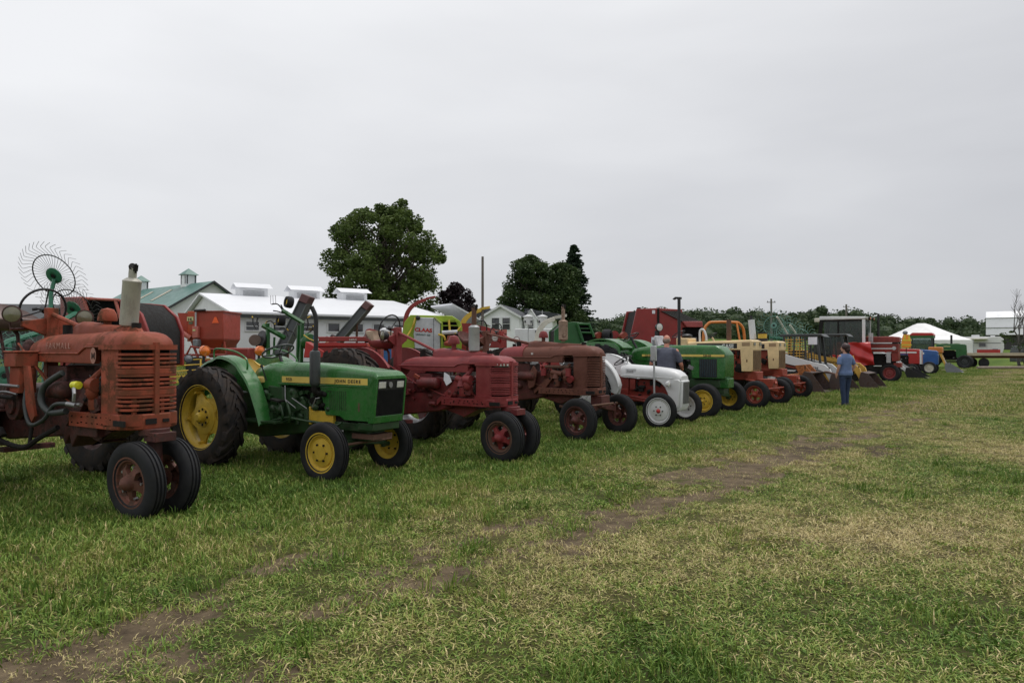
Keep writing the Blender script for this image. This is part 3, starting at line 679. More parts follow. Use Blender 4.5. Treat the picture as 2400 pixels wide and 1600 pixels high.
# long white livestock barn
bx, by = -18.6, 42.0; ang = math.degrees(atan2(6.5, 9.8)); g0 = gz(bx + 2, by - 4)
t_, ro = gable('livestock_barn', 'long low white barn with three roof vents and small dark windows', (bx, by, g0), ang, 12.0, 8.4, 3.33 - g0, 4.8 - g0, WHITEF, WHITEROOF, over=.3)
w_ = MB(); w_.prism([(0, -1), (0, 3.33 - g0), (2.6, 2.9 - g0), (2.6, -1)], -8.3, -6.0); w_.v = [(v[0] + 12.0, v[1], v[2]) for v in w_.v]; wo = w_.build('end_wing', WHITEF, t_)
w_ = MB(); w_.prism([(12.31, 4.2 - g0), (15.1, 2.95 - g0), (15.1, 3.03 - g0), (12.31, 4.3 - g0)], -8.6, -5.8); w_.build('end_roof', WHITEROOF, wo)
fa = MB(); fa.b2((-.3, -8.80, 3.13 - g0), (12.3, -8.72, 3.27 - g0)); fa.build('eave_shadow_gutter', DROOF, t_)  # dark strip: gutter and painted shadow under the eave in one
for x in (2.75, 6.05, 9.3):
    zc = 4.8 - g0; c = MB(); c.b2((x - .85, -.55, zc - .35), (x + .85, .55, zc + .52)); co = c.build('roof_vent', WHITEF, t_)
    c = MB(); c.prism([(-.85, .52), (0, .86), (.85, .52), (0, .80)], x - 1.1, x + 1.1, 'x'); c.v = [(v[0], v[1], v[2] + zc) for v in c.v]; c.build('vent_roof', WHITEROOF, co, flat=True)
    c = MB(); 
    for i in range(3): c.box((x, -.58, zc + .05 + i * .13), (1.25, .05, .09), (.5, 0, 0))
    c.build('louvre', LGREY, co)
MW = Matrix.Rotation(pi / 2, 4, 'X')
for x in (.85, 2.2, 3.7, 5.1, 6.45, 7.7, 8.95, 10.1, 11.2): window(t_, Matrix.Translation((x, -8.4, 2.72 - g0)) @ MW, .62, .42, WHITEP, DKGLASS, x > 5 and x % 2 < 1, 1 if x < 5 else 0)
for y in (-6.6, -4.6): window(t_, Matrix.Translation((0, y, 2.55 - g0)) @ Matrix.Rotation(-pi / 2, 4, 'Z') @ MW, .62, .55, WHITEP, DKGLASS, False, 1)
# dark shed at the left edge
p = at(-120, 44); t_, ro = gable('dark_roof_shed', 'low shed with a dark roof at the far left edge', (p[0], p[1], p[2]), 12, 6.2, 4.0, 2.0, 3.25, BARNDK, DROOF)
# white house
bx, by, bz = at(1174, 66); u = 66 / FPX
t_ = thing('white_house', 'white two storey house with a dark shingle roof behind the trailers', 'building', (bx, by, bz), -12)
zr, ze = hz(716, 66) - bz, hz(741, 66) - bz
b = MB(); b.prism([(-1.75, -1), (1.75, -1), (1.75, ze), (0, zr), (-1.75, ze)], 0, 7); b.build('wall', WHITEF, t_)
r = MB(); sl = (zr - ze) / 1.75
for s_ in (-1, 1): r.prism([(s_ * 2.0, ze - .25 * sl + .02), (0, zr + .02), (0, zr + .12), (s_ * 2.0, ze - .25 * sl + .12)], -.25, 7.2)
ro = r.build('roof', SHINGLE, t_, flat=True)
r = MB()
for s_ in (-1, 1): r.prism([(s_ * 2.02, ze - .25 * sl - .12), (0, zr - .12), (0, zr + .1), (s_ * 2.02, ze - .25 * sl + .1)], -.33, -.25)
r.build('gable_trim', WHITEP, t_, flat=True)
b = MB(); b.b2((1.75, 2.2, -1), (4.6, 5.2, ze - .25)); wo = b.build('side_wing', WHITEF, t_)
b = MB(); b.prism([(1.9, ze - .25), (5.4, ze - .25), (5.1, ze + .3), (1.9, ze + .85)], 2.0, 5.4); b.build('side_roof', SHINGLE, wo, flat=True)
b = MB(); b.prism([(2.0, -1), (3.2, -1), (3.2, ze - .2), (2.6, ze + .65), (2.0, ze - .2)], 1.6, 3.0); do = b.build('dormer', WHITEF, t_)
b = MB()
for s_ in (-1, 1): b.prism([(2.6 + s_ * .75, ze - .42), (2.6, ze + .68), (2.6, ze + .76), (2.6 + s_ * .75, ze - .34)], 1.45, 3.2)
b.build('dormer_roof', WHITEP, do, flat=True)
b = MB(); b.b2((-4.4, 1.2, -1), (-1.75, 4.2, ze - .3)); wo = b.build('rear_wing', WHITEF, t_)
b = MB(); b.prism([(-4.7, ze - .3), (-1.75, ze - .3), (-1.75, ze + .9), (-2.2, ze + .9)], .9, 4.5); b.build('rear_roof', SHINGLE, wo, flat=True)
for x in (-.52, .52): window(t_, Matrix.Translation((x, 0, ze - .72)) @ MW, .72, 1.1, WHITEP, DKGLASS, False, 1)
window(t_, Matrix.Translation((2.6, 1.6, ze - .95)) @ MW, .5, 1.3, WHITEP, DKGLASS, False, 1)
# grey barn with the white roof, far right
bx, by, bz = at(2308, 130); k = 130 / FPX
t_ = thing('grey_barn', 'barn with a tall white metal roof and dark walls at the right edge', 'building', (bx, by, bz), -35)
z1, z2, z3 = hz(729, 130) - bz, hz(745, 130) - bz, hz(784, 130) - bz
b = MB(); b.b2((.2, 1, -1), (16, 12, z3 - .1)); b.build('wall', BARNDK, t_)
b = MB(); b.prism([(1.3, z2 - .02), (3.0, z1), (10, z1), (12.6, z3), (0, z3 - .1), (0, z3), (.6, (z2 + z3) / 2)], 0.2, 16.4, 'x'); b.build('roof', WHITEROOF, t_, flat=True)
b = MB(); 
for z, y in ((z2, 1.25), ((z2 + z3) / 2 - .3, .42)): b.b2((.15, y - .08, z - .05), (16.4, y + .05, z + .05))
b.build('roof_seam', GALV, t_)
b = MB(); b.b2((8.3, .93, z3 - 2.2), (9.1, 1.0, z3 - 1.2)); b.build('window', WHITEP, t_)
# party tent
bx, by, bz = at(2160, 78); k = 76 / FPX
t_ = thing('party_tent', 'large white peaked party tent behind the far tractors', 'tent', (bx, by, bz), -20)
zp, ze = hz(756, 76) - bz, hz(797, 76) - bz
T = MB(); hw, hd = 4.1, 3.6
def tz(x, y):
    f = max(max(0, abs(x) - .5) / (hw - .5), max(0, abs(y) - .3) / (hd - .3)); return ze + (zp - ze) * ((1 - f) ** 1.12)
G = 20
vs = [(-hw + 2 * hw * i / G, -hd + 2 * hd * j / G, tz(-hw + 2 * hw * i / G, -hd + 2 * hd * j / G)) for j in range(G + 1) for i in range(G + 1)]
T.add(vs, [(j * (G + 1) + i, j * (G + 1) + i + 1, (j + 1) * (G + 1) + i + 1, (j + 1) * (G + 1) + i) for j in range(G) for i in range(G)])
T.build('canopy', TENT, t_, ang=60)
T = MB(); path = []
for (x0, y0), (x1, y1) in (((-hw, -hd), (hw, -hd)), ((hw, -hd), (hw, hd)), ((hw, hd), (-hw, hd)), ((-hw, hd), (-hw, -hd))):
    for i in range(16): f = i / 16; path.append((x0 + (x1 - x0) * f, y0 + (y1 - y0) * f))
n_ = len(path); vs = []
for i, (x, y) in enumerate(path): vs += [(x, y, ze), (x, y, ze - .42 + .06 * (i % 2))]
T.add(vs, [(2 * i, 2 * i + 1, 2 * ((i + 1) % n_) + 1, 2 * ((i + 1) % n_)) for i in range(n_)]); T.build('valance', TENT, t_)
for x in (-hw, 0, hw):
    for y in (-hd, hd): MB().cyl((x, y, -.2), (x, y, ze), .05, n=8).build('tent_pole', ALU, t_)
T = MB(); T.b2((hw - 1.2, -hd - .02, 0), (hw, -hd + .02, ze - .3)); T.b2((hw - .02, -hd, 0), (hw + .02, hd, ze - .3)); T.build('side_wall', TENT, t_)
# camper
bx, by, bz = at(2296, 92)
t_ = thing('camper_trailer', 'white camper trailer with an awning right of the party tent', 'trailer', (bx, by, bz), -34)
zt = hz(789, 92) - bz
b = MB(); b.prism([(-2.1, .5), (2.5, .5), (2.65, 1.2), (2.6, zt - .3), (2.2, zt), (-2.1, zt)], 0, 2.3); b.build('body', WHITEP, t_, bev=.05)
b = MB(); b.b2((-1.9, -1.3, zt - .35), (.9, 0, zt - .25)); b.cyl((-1.9, -1.3, zt - .3), (.9, -1.3, zt - .3), .06); b.build('awning', OFFW, t_)
b = MB(); b.b2((-.9, .5, zt), (0, 1.6, zt + .25)); b.b2((1.2, .8, zt), (1.7, 1.4, zt + .15)); b.build('roof_unit', WHITEP, t_, bev=.03)
b = MB(); b.b2((-2.1, -.012, 1.75), (2.3, 0, 1.85)); b.b2((1.4, -.012, .9), (2.0, 0, 1.05)); b.build('stripe', PLASTICG, t_)
for x in (-1.3, .3): window(t_, Matrix.Translation((x, -.01, zt - 1.05)) @ MW, .7, .45, ALU, DKGLASS, False)
for x in (-1.5, .8):
    b = MB(); b.cyl((x, -1.25, .1), (x, -1.25, zt - .35), .025, n=6); b.build('awning_post', ALU, t_)
for x in (-.2, .5):
    b = MB(); b.cyl((x, .05, .3), (x, .3, .3), .32, n=16); b.build('wheel', RUBBER, t_)
b = MB(); b.b2((-1.6, -1.9, .35), (1.4, -1.85, .95)); o = b.build('red_banner', BRIGHTRED); o.location = (bx, by, bz); tag(o, 'red banner standing in front of the white camper', 'banner')
# dark building/vehicle at the very edge
t_ = thing('dark_vehicle', 'dark vehicle cut off by the right edge of the field', 'vehicle', at(2425, 66), 0)
b = MB(); b.prism([(-1.2, .35), (2.6, .35), (2.6, 1.15), (1.9, 1.3), (1.2, 1.85), (-1.0, 1.9), (-1.2, 1.2)], 0, 1.7); b.build('body', CHAR, t_, bev=.06)
b = MB(); b.prism([(-.8, 1.28), (1.45, 1.28), (1.05, 1.76), (-.8, 1.8)], -.01, 0.0); b.build('window', DKGLASS, t_)
for x in (-.5, 1.9):
    b = MB(); b.cyl((x, -.03, .33), (x, .2, .33), .33, n=18); b.build('wheel', RUBBER, t_)
# flat hay wagon at the right and the pole behind it
t_ = thing('flat_wagon', 'long flat farm wagon with a tan deck at the right edge', 'wagon', at(2350, 59), -3)
for i in range(8): b = MB(); b.b2((-2.9 + i * 1.0, 0, 1.17), (-2.9 + i * 1.0 + .985, 2.2, 1.25)); b.build('deck_board', WOODB, t_)
b = MB(); b.b2((-2.95, -.03, 1.02), (5.15, .0, 1.255)); b.build('edge_board', WOODB, t_)
b = MB(); b.b2((-2.9, .02, .98), (5.1, .12, 1.16)); b.b2((-2.9, 2.05, .98), (5.1, 2.15, 1.16)); b.b2((-2.8, .4, .8), (5, .6, .98)); b.build('frame', RUSTM, t_)
for x in (-1.4, 3.4):
    for y in (.15, 1.8): b = MB(); b.cyl((x, y, .4), (x, y + .22, .4), .4, n=20); b.build('wheel', RUBBER, t_)
t_ = MB().tube([(0, 0, .12), (8.5, .4, .14)], .11, 8).build('fallen_pole', paint('grey_log', (.26, .21, .17), .9)); t_.location = at(2290, 54.5); tag(t_, 'long grey log lying on the grass below the flat wagon', 'log')
# utility poles
def upole(px_, d, ytop, label, r=.13, arm=None):
    p = at(px_, d); t_ = thing('utility_pole', label, 'utility pole', p, 0, 'utility poles'); H_ = hz(ytop, d) - p[2]
    MB().tube([(0, 0, -.3), (0.0, 0, H_)], [r, r * .75], 10).build('pole', WOODP, t_)
    if arm: MB().box((0, 0, H_ - .45), (1.1, .09, .09)).build('crossarm', WOODP, t_); 
    if arm:
        for x in (-.45, .45): MB().lathe([(.0, 0), (.05, .02), (.03, .1), (.05, .13), (0, .18)], (x, 0, H_ - .41), (0, 0, 1), 8).build('insulator', DROOF, t_)
upole(1131, 30, 601, 'tall bare utility pole rising in front of the small purple tree', .068)
upole(1808, 88, 700, 'thin pale utility pole behind the teal hay rake', .15, 8.0)
upole(1984, 120, 713, 'dark utility pole above the white tractor cab', .2, 9.3)
# martin houses
for px_, nm in ((1238, 'white birdhouse on a pole, the left one of the two'), (1271, 'white birdhouse on a pole, beside the cream spout')):
    p = at(px_, 36); t_ = thing('birdhouse', nm, 'birdhouse', p, 0, 'white birdhouses on poles'); zt = hz(741, 36) - p[2]
    MB().tube([(0, 0, -.2), (0, 0, zt + .3)], .02, 8).build('pole', ALU, t_)
    MB().lathe([(0, -.46), (.2, -.46), (.24, -.08), (.27, -.06), (.27, .0), (.05, .08), (0, .08)], (0, 0, zt), (0, 0, 1), 12).build('house', WHITEP, t_)
    b = MB()
    for a in (0, 1): b.box((0, 0, zt + .22), (.8, .012, .012), (0, 0, a * pi / 2))
    b.build('perch', GALV, t_)
    b = MB()
    for a in range(4): b.box((.22 * cos(a * 1.6 - 2.4), .22 * sin(a * 1.6 - 2.4), zt - .28), (.08, .08, .1))
    b.build('entrance', DROOF, t_)
# white box trailer
p = at(1258, 42); t_ = thing('box_trailer', 'plain white box trailer below the two birdhouses', 'trailer', p, -8); zt = hz(770, 42) - p[2]
b = MB(); b.b2((-1.35, 0, .5), (1.35, 2.2, zt)); b.build('body', WHITEP, t_, bev=.04)
b = MB(); b.b2((.85, -.015, .7), (1.2, 0, zt - .3)); b.build('door', DKGLASS, t_); b = MB(); b.b2((-.1, -.03, zt - .25), (.1, 0, zt - .12)); b.build('lamp', DROOF, t_)
for x in (-.4, .35): MB().cyl((x, -.02, .35), (x, .2, .35), .35, n=16).build('wheel', RUBBER, t_)
# portable toilet
p = at(925, 38); t_ = thing('portable_toilet', 'blue portable toilet with a white roof in front of the barn', 'toilet cabin', p, -30); zt = hz(767, 38) - p[2]
b = MB(); b.b2((-.55, -.55, .05), (.55, .55, zt - .28)); b.build('cabin', BLUE, t_, bev=.02)
b = MB(); b.loft([[(x * s, y * s, z) for x, y in ((-.6, -.6), (.6, -.6), (.6, .6), (-.6, .6))] for s, z in ((1, zt - .3), (1, zt - .16), (.75, zt - .03), (.4, zt))]); b.build('roof', WHITEP, t_, ang=50)
b = MB(); b.b2((-.4, -.575, .12), (.4, -.55, zt - .38)); do = b.build('door', paint('blue_door', (.02, .12, .34), .4), t_); b = MB(); b.b2((-.16, -.583, zt - .8), (.16, -.576, zt - .58)); b.build('sign', PAPER, do)
# farm gate and post in front of the barn
p = at(538, 34); t_ = thing('farm_gate', 'grey tubular farm gate by the dark post before the barn', 'gate', p, 25)
zt = hz(772, 34) - p[2]
for i in range(6): MB().tube([(-.55, 0, .45 + i * (zt - .45) / 5), (.32, 0, .45 + i * (zt - .45) / 5)], .022, 6).build('rail', GALV, t_)
for x in (-.55, .3): MB().tube([(x, 0, .4), (x, 0, zt)], .025, 6).build('stile', GALV, t_)
o = MB().tube([(0, 0, -.2), (0, 0, zt + .05)], .08, 8).build('fence_post', WOODP); q = at(551, 34); o.location = q; tag(o, 'dark wooden fence post at the end of the farm gate', 'post')
# ------------------------------------------------------------ machine parts
def wheel(par, x, y, r, w, rr, side=-1, kind='rib', rim=YELLOW, disc=None, style='dish', tyre=RUBBER, steer=0, z=None, bolts=6, lugs=22, name='wheel', off=0.0, hubr=None, label=None, camber=0):
    disc = disc or rim; hubr = hubr or rr * .32
    y0 = -w * .18 + off                                # where the disc sits; -y is the outer face
    h = MB()
    if style == 'dish':
        h.lathe([(rr - .03, w * .02), (rr * .86, y0 + .02), (rr * .62, y0 - .02), (rr * .52, y0 - .015), (rr * .50, y0 - .03), (hubr * .9, y0 - .03), (hubr * .8, y0 - .012), (hubr * .45, y0 - .02), (hubr * .42, y0 - .07), (hubr * .2, y0 - .085), (0, y0 - .085)], n=36)
    elif style == 'flat':
        h.lathe([(rr - .03, y0 + .01), (rr * .82, y0 + .01), (rr * .78, y0 - .015), (hubr, y0 - .03), (hubr, y0 - .04), (0, y0 - .04)], n=36)
    elif style == 'spoke':                              # disc with open windows
        h.lathe([(rr - .02, y0 + .03), (rr * .80, y0 + .01), (rr * .78, y0 + .03), (rr - .02, y0 + .045)], n=36, closed=True)
        h.lathe([(hubr * 1.25, y0 - .03), (hubr, y0 - .06), (hubr * .9, y0 - .085), (hubr * .45, y0 - .11), (0, y0 - .12), (0, y0 + .08), (hubr * 1.25, y0 + .08)], n=24)
        for i in range(5):
            a = 2 * pi * i / 5 + .3; k = len(h.v)
            h.loft([[(hubr * .9, y0 - .04, -.42 * hubr * 1.6), (hubr * .9, y0 - .04, .42 * hubr * 1.6), (hubr * .9, y0 + .0, .42 * hubr * 1.6), (hubr * .9, y0 + .0, -.42 * hubr * 1.6)],
                    [(rr * .62, y0 - .03, -rr * .13), (rr * .62, y0 - .03, rr * .13), (rr * .62, y0 + .01, rr * .13), (rr * .62, y0 + .01, -rr * .13)],
                    [(rr * .82, y0 - .005, -rr * .24), (rr * .82, y0 - .005, rr * .24), (rr * .82, y0 + .03, rr * .24), (rr * .82, y0 + .03, -rr * .24)]])
            h.xf(Matrix.Rotation(a, 4, 'Y'), k)
    elif style == 'cast':                               # big rear wheel, rim held by lobed disc
        h.lathe([(rr * .60, y0 + .02), (rr * .56, y0 - .015), (rr * .50, y0 - .02), (hubr * 1.0, y0 - .02), (hubr * .95, y0 - .035), (hubr * .55, y0 - .035), (hubr * .5, y0 - .10), (hubr * .3, y0 - .12), (0, y0 - .12), (0, y0 + .05), (rr * .60, y0 + .05)], n=40)
        for i in range(5):
            a = 2 * pi * i / 5 + .5; k = len(h.v)
            h.loft([[(rr * .5, y0 - .01, -rr * .30), (rr * .5, y0 - .01, rr * .30), (rr * .5, y0 + .02, rr * .30), (rr * .5, y0 + .02, -rr * .30)],
                    [(rr * .74, y0 + .0, -rr * .17), (rr * .74, y0 + .0, rr * .17), (rr * .74, y0 + .03, rr * .17), (rr * .74, y0 + .03, -rr * .17)],
                    [(rr * .93, y0 + .02, -rr * .07), (rr * .93, y0 + .02, rr * .07), (rr * .93, y0 + .06, rr * .07), (rr * .93, y0 + .06, -rr * .07)]])
            h.xf(Matrix.Rotation(a, 4, 'Y'), k)
    o = h.build(name, disc, par); o.location = (x, y, r if z is None else z)
    o.rotation_euler = (radians(camber), 0, radians(steer) + (pi if side > 0 else 0))
    if label: o['label'] = label
    R = MB()
    R.lathe([(rr + .012, -w * .44), (rr + .018, -w * .40), (rr - .012, -w * .36), (rr - .02, -w * .24), (rr - .045, -w * .16), (rr - .05, w * .1), (rr - .02, w * .3), (rr + .018, w * .42), (rr + .03, w * .42), (rr + .03, -w * .44)], n=40, closed=True)
    ro = R.build('rim', rim, o)
    T = MB(); sw = w / 2; m = (rr + r) / 2
    if kind == 'rib':
        g = .012 + .004 * (r > .5)
        pr = [(rr, -w * .38), (rr + .02, -w * .43), (m, -sw), (r - .035, -sw * .90), (r - .012, -sw * .74), (r, -sw * .58)]
        for c in (-.42, 0, .42):
            pr += [(r + .002, (c - .12) * sw), (r - g, (c - .07) * sw), (r - g, (c + .07) * sw), (r + .002, (c + .12) * sw)]
        pr += [(r, sw * .58), (r - .012, sw * .74), (r - .035, sw * .90), (m, sw), (rr + .02, w * .43), (rr, w * .38)]
        T.lathe(pr, n=56)
    else:
        d = r * .045; b = r - d
        T.lathe([(rr, -w * .38), (rr + .02, -w * .44), (m, -sw), (b - .05, -sw * .95), (b - .015, -sw * .86), (b, -sw * .6), (b + .01, 0), (b, sw * .6), (b - .015, sw * .86), (b - .05, sw * .95), (m, sw), (rr + .02, w * .44), (rr, w * .38)], n=56)
        for s in (-1, 1):
            for i in range(lugs):
                a0 = 2 * pi * (i + (.5 if s > 0 else 0)) / lugs; sp = 2 * pi / lugs; rings = []
                for f in (-.14, 0.0, .3, .62, .95, 1.02):
                    yy = s * sw * min(f if f > 0 else f, .97); aa = a0 + sp * (1.25 * max(0, 1 - max(f, 0)) ** 1.15); wd = sp * (.15 if f < .9 else .22)
                    top = r - (.0 if f < .9 else .012) - (.05 if f > 1 else 0); bot = b - .03 - (.03 if f > .9 else 0)
                    if f > 1: yy = s * sw * 1.0
                    P = lambda rad, an: (rad * cos(an), yy, rad * sin(an))
                    rings.append([P(bot, aa - wd * 1.25), P(top, aa - wd), P(top, aa + wd), P(bot, aa + wd * 1.25)])
                T.loft(rings)
    T.build('tyre', tyre, o)
    if bolts:
        for i in range(bolts):
            a = 2 * pi * i / bolts; rb = hubr * 1.18 if style != 'spoke' else rr * .72
            if style == 'cast': rb = hubr * .78
            yb = y0 - .03 if style != 'spoke' else y0 - .012
            B = MB(); B.cyl((rb * cos(a), yb - .012, rb * sin(a)), (rb * cos(a), yb + .02, rb * sin(a)), .013 if rr < .3 else .018, n=6); B.build('bolt', STEEL if style == 'spoke' else DARK, o)
    if style == 'cast':
        for i in range(5):
            a = 2 * pi * i / 5 + .5
            B = MB(); B.box((rr * .90 * cos(a), y0 + .01, -rr * .90 * sin(a)), (.07, .05, .05), (0, a, 0)); B.cyl((rr * .86 * cos(a), y0 - .05, -rr * .86 * sin(a)), (rr * .86 * cos(a), y0 + .02, -rr * .86 * sin(a)), .016, n=6); B.build('rim_clamp', disc, o)
    return o
def steering_wheel(par, c, nrm, r, mat=BLACK, rim_r=.014, spokes=3, rot=.5, hub=.035, spoke_m=None):
    u, w, d = frame_of(nrm); C = Vector(c); mb = MB()
    P = [C + (u * cos(2 * pi * i / 36) + w * sin(2 * pi * i / 36)) * r for i in range(37)]
    mb.tube(P, rim_r, 8, cap=False)
    o = mb.build('steering_wheel', mat, par)
    s = MB()
    for i in range(spokes):
        a = rot + 2 * pi * i / spokes; s.tube([C - d * .03, C - d * .02 + (u * cos(a) + w * sin(a)) * r * .5, C + (u * cos(a) + w * sin(a)) * r], .008, 6)
    s.cyl(C - d * .05, C + d * .01, hub, n=12)
    s.build('spoke', spoke_m or mat, o); return o
def headlamp(par, c, d, r, shell, lens, depth=None):
    d = Vector(d).normalized(); depth = depth or r * 1.2
    b = MB(); b.lathe([(0, -depth), (r * .35, -depth), (r * .75, -depth * .7), (r * .98, -depth * .25), (r * 1.05, 0), (r * 1.05, .012), (r * .94, .014)], c, d, 20); o = b.build('headlight', shell, par)
    g = MB(); g.lathe([(r * .95, .008), (r * .6, .022), (0, .030)], c, d, 20); g.build('lens', lens, o); return o
def tubes(name, par, mat, lst, n=7):
    mb = MB()
    for pts, r in lst: mb.tube(pts, r, n)
    return mb.build(name, mat, par)
def hoodloft(secs, k=6):
    mb = MB(); mb.loft([uring(*s, k=k) for s in secs]); return mb
def clutter(mb, rnd, lo, hi, n, s):                     # castings, housings and fittings packed on an engine side
    for _ in range(n):
        c = [rnd.uniform(lo[i], hi[i]) for i in range(3)]; k = rnd.random(); q = s * rnd.uniform(.5, 1.4)
        if k < .4: mb.box(c, (q * 1.5, q, q), (rnd.choice((0, 0, .3)), rnd.choice((0, .4, -.3)), 0))
        elif k < .75: ax = rnd.choice(((1, 0, 0), (0, 1, 0), (0, 0, 1))); mb.cyl([c[i] - ax[i] * q * .7 for i in range(3)], [c[i] + ax[i] * q * .7 for i in range(3)], q * .42, n=10)
        else: mb.ell(c, (q * .7, q * .5, q * .6), 8, 6)

# ------------------------------------------------------------ old row-crop tractors (letter series shape)
def rowcrop(label, loc, rz, P, group):
    t = thing('tractor', label, 'tractor', loc, rz, group)
    m, md = P['paint'], P['dull']; g = P.get
    zt, zc, zh, zgb = P['top'], P['crease'], P['low'], P['gbot']; rb, rt = P['rail']; xb, xn, xg = P['back'], P['nose'], P['gx']; hw = P['hw']
    xs = P['split']                                      # tank ends, front cowl begins
    # hood top: tank and cowl
    sec = []
    L_ = xs - xb
    for f, w, dz, r in ((0, .32, -.30, .1), (.012, .55, -.20, .12), (.04, .74, -.12, .16), (.10, .90, -.05, .2), (.20, .985, -.012, .2), (.35, 1, 0, .17), (.7, 1, 0, .16), (1, 1, 0, .16)):
        sec.append((xb + L_ * f, hw * w, zc - (.02 if f < .02 else 0), zt + dz * .9 - .02 * (1 - f), r))
    mb = hoodloft(sec); mb.build('fuel_tank', g('tank', m), t)
    Ln = xn - xs; sec = []
    for f, w, dz, r in ((0.004, 1.0, .004, .16), (.25, 1.02, .004, .15), (.5, 1.04, .002, .14), (.68, 1.03, -.004, .13), (.80, .99, -.018, .14), (.89, .90, -.045, .15), (.95, .76, -.08, .14), (.985, .55, -.12, .12), (1.0, .35, -.155, .08)):
        sec.append((xs + Ln * f, hw * w * 1.06, P['ctop'], zt + dz, r))
    hoodloft(sec).build('hood', m, t)
    # lower side of tank with the step in the crease line
    for s in (-1, 1):
        mb = MB(); x2 = xs - .02
        prof = [(xb + .10, zc + .0), (xb + .14, zh + .05), (xb + .35, zh + .01), (x2, zh), (x2, P['ctop'] + .02), (xs - .12, P['ctop'] + .02), (xs - .19, zc + .03), (xs - .24, zc)]
        mb.prism(prof, s * hw * .70, s * hw * 1.04)
        mb.build('side_panel', m, t, bev=.006)
        mb = MB(); pts = [(xb + .08, s * hw * 1.05, zc), (xs - .26, s * hw * 1.06, zc), (xs - .20, s * hw * 1.06, zc + .03), (xs - .13, s * hw * 1.06, P['ctop'] - .01), (xs + .22, s * hw * 1.08, P['ctop'] - .005)]
        mb.tube(pts, .011, 6); mb.build('bead', m, t)
    mb = MB(); mb.lathe([(hw * .98, xs - .005), (hw * 1.075, xs - .005), (hw * 1.075, xs + .005)], n=4)
    # hump cover over the steering shaft
    hx0, hx1, hh0, hh1 = P['hump']
    mb = MB(); mb.loft([[(x, y * w, z) for y, z in ((-1, zt - .05), (-.95, h - .04), (-.5, h), (.5, h), (.95, h - .04), (1, zt - .05))] for x, w, h in ((hx0 - .04, .05, zt + .02), (hx0, .085, hh0 - .02), (hx0 + .12, .09, hh0), (hx0 + (hx1 - hx0) * .5, .085, (hh0 + hh1) / 2 - .005), (hx1, .06, hh1), (hx1 + .08, .03, zt - .02))])
    mb.build('steering_cover', m, t, ang=50)
    mb = MB(); mb.cyl((hx1 - .02, 0, zt - .02), (hx1 - .02, 0, hh1 + .035), .042, n=14); mb.build('radiator_cap', DARK, t)
    mb = MB(); mb.cyl((hx0 - .28, .0, zt - .02), (hx0 - .28, .0, zt + .085), .045, n=14); mb.build('fuel_cap', DARK, t)
    # grille shell
    gw = P['gw']; gp = []
    for i in range(0, 25):
        th = -pi / 2 + pi * i / 24
        gp.append((xg + (xn - xg - .02) * abs(cos(th)) ** .62, gw * (1 if sin(th) > 0 else -1) * abs(sin(th)) ** .62))
    back = P['shell']
    path = [(back, -gw), ((back + xg) / 2, -gw)] + gp + [((back + xg) / 2, gw), (back, gw)]
    z0, z1 = zgb, P['ctop'] + .01
    mb = MB(); n_ = len(path)
    mb.ribbon(path, -.03, z1 - .045, z1); mb.ribbon(path, -.03, z0 - .09, z0 + .012)
    mb.b2((back, -gw, z0 - .09), (xg, -gw + .035, z1)); mb.b2((back, gw - .035, z0 - .09), (xg, gw, z1))
    mb.b2((xg - .015, -gw - .006, z0), (xg + .012, -gw + .02, z1)); mb.b2((xg - .015, gw - .02, z0), (xg + .012, gw + .006, z1))
    mb.build('grille_shell', m, t)
    mb = MB(); mb.prism([(xn - .02, -.028), (xn + .014, -.02), (xn + .014, .02), (xn - .02, .028)], z0 - .02, z1 + .02, 'z'); mb.build('grille_strip', m, t)
    mb = MB(); inner = [(x - .035 if x > xg else x, y * .88) for x, y in gp]; mb.prism([(back + .03, -gw * .86)] + inner + [(back + .03, gw * .86)], z0, z1, 'z'); mb.build('radiator_core', VOID, t)
    nb = P['bars']; hgt = (z1 - .05) - (z0 + .015)
    solid = P.get('solid', (nb // 3, 2 * nb // 3))
    for i in range(1, nb):
        z = z0 + .015 + hgt * i / nb; th_ = hgt / nb * (.30 if i not in solid else .62)
        mb = MB(); mb.ribbon(gp, -.022, z - th_, z + th_); mb.build('grille_bar', m, t, bev=.003)
    for yy in (-.45, .45):                               # crank window frame near the bottom
        if g('crank'): mb = MB(); k = [q for q in gp if abs(q[1] - yy * gw) < gw * .3][0]; mb.box((k[0] - .01, k[1], z0 + hgt * .16), (.035, .03, hgt * .28)); mb.build('grille_post', m, t)
    # frame rails with dark discs painting the shade in the bolt holes, front bolster
    for s in (-1, 1):
        yy = s * P['ry']
        mb = MB(); mb.b2((P['rail0'], yy - .012, rb), (xg - .02, yy + .012, rt)); mb.b2((P['rail0'], yy - s * .06, rt - .012), (xg - .02, yy - s * .012, rt)); mb.b2((P['rail0'], yy - s * .06, rb), (xg - .02, yy - s * .012, rb + .012)); ra = mb.build('frame_rail', m, t, bev=.004)
        rnd = random.Random(4); mb = MB(); i = 0; x = P['rail0'] + .08
        while x < xg - .05:
            for zz in ((rt - .035), (rb + .04)):
                if rnd.random() < .85: q = x + rnd.uniform(-.02, .02); mb.cyl((q, yy + s * .0125, zz + rnd.uniform(-.01, .01)), (q, yy + s * .0150, zz), .011, n=8)
            x += .085
        mb.build('bolt_hole_shade', VOID, ra)
        mb = MB(); mb.prism([(P['rail0'] + .02, rt - .01), (P['rail0'] + .13, rt - .01), (P['rail0'] + .34, rt + .24), (P['rail0'] + .27, rt + .30), (P['rail0'] + .10, rt + .12), (P['rail0'] - .12, rb + .06), (P['rail0'] - .12, rb - .02)], yy - s * .08, yy - s * .02); mb.build('frame_bracket', P.get('brk', m), t, bev=.006)
    mb = MB(); fx = xn + .015
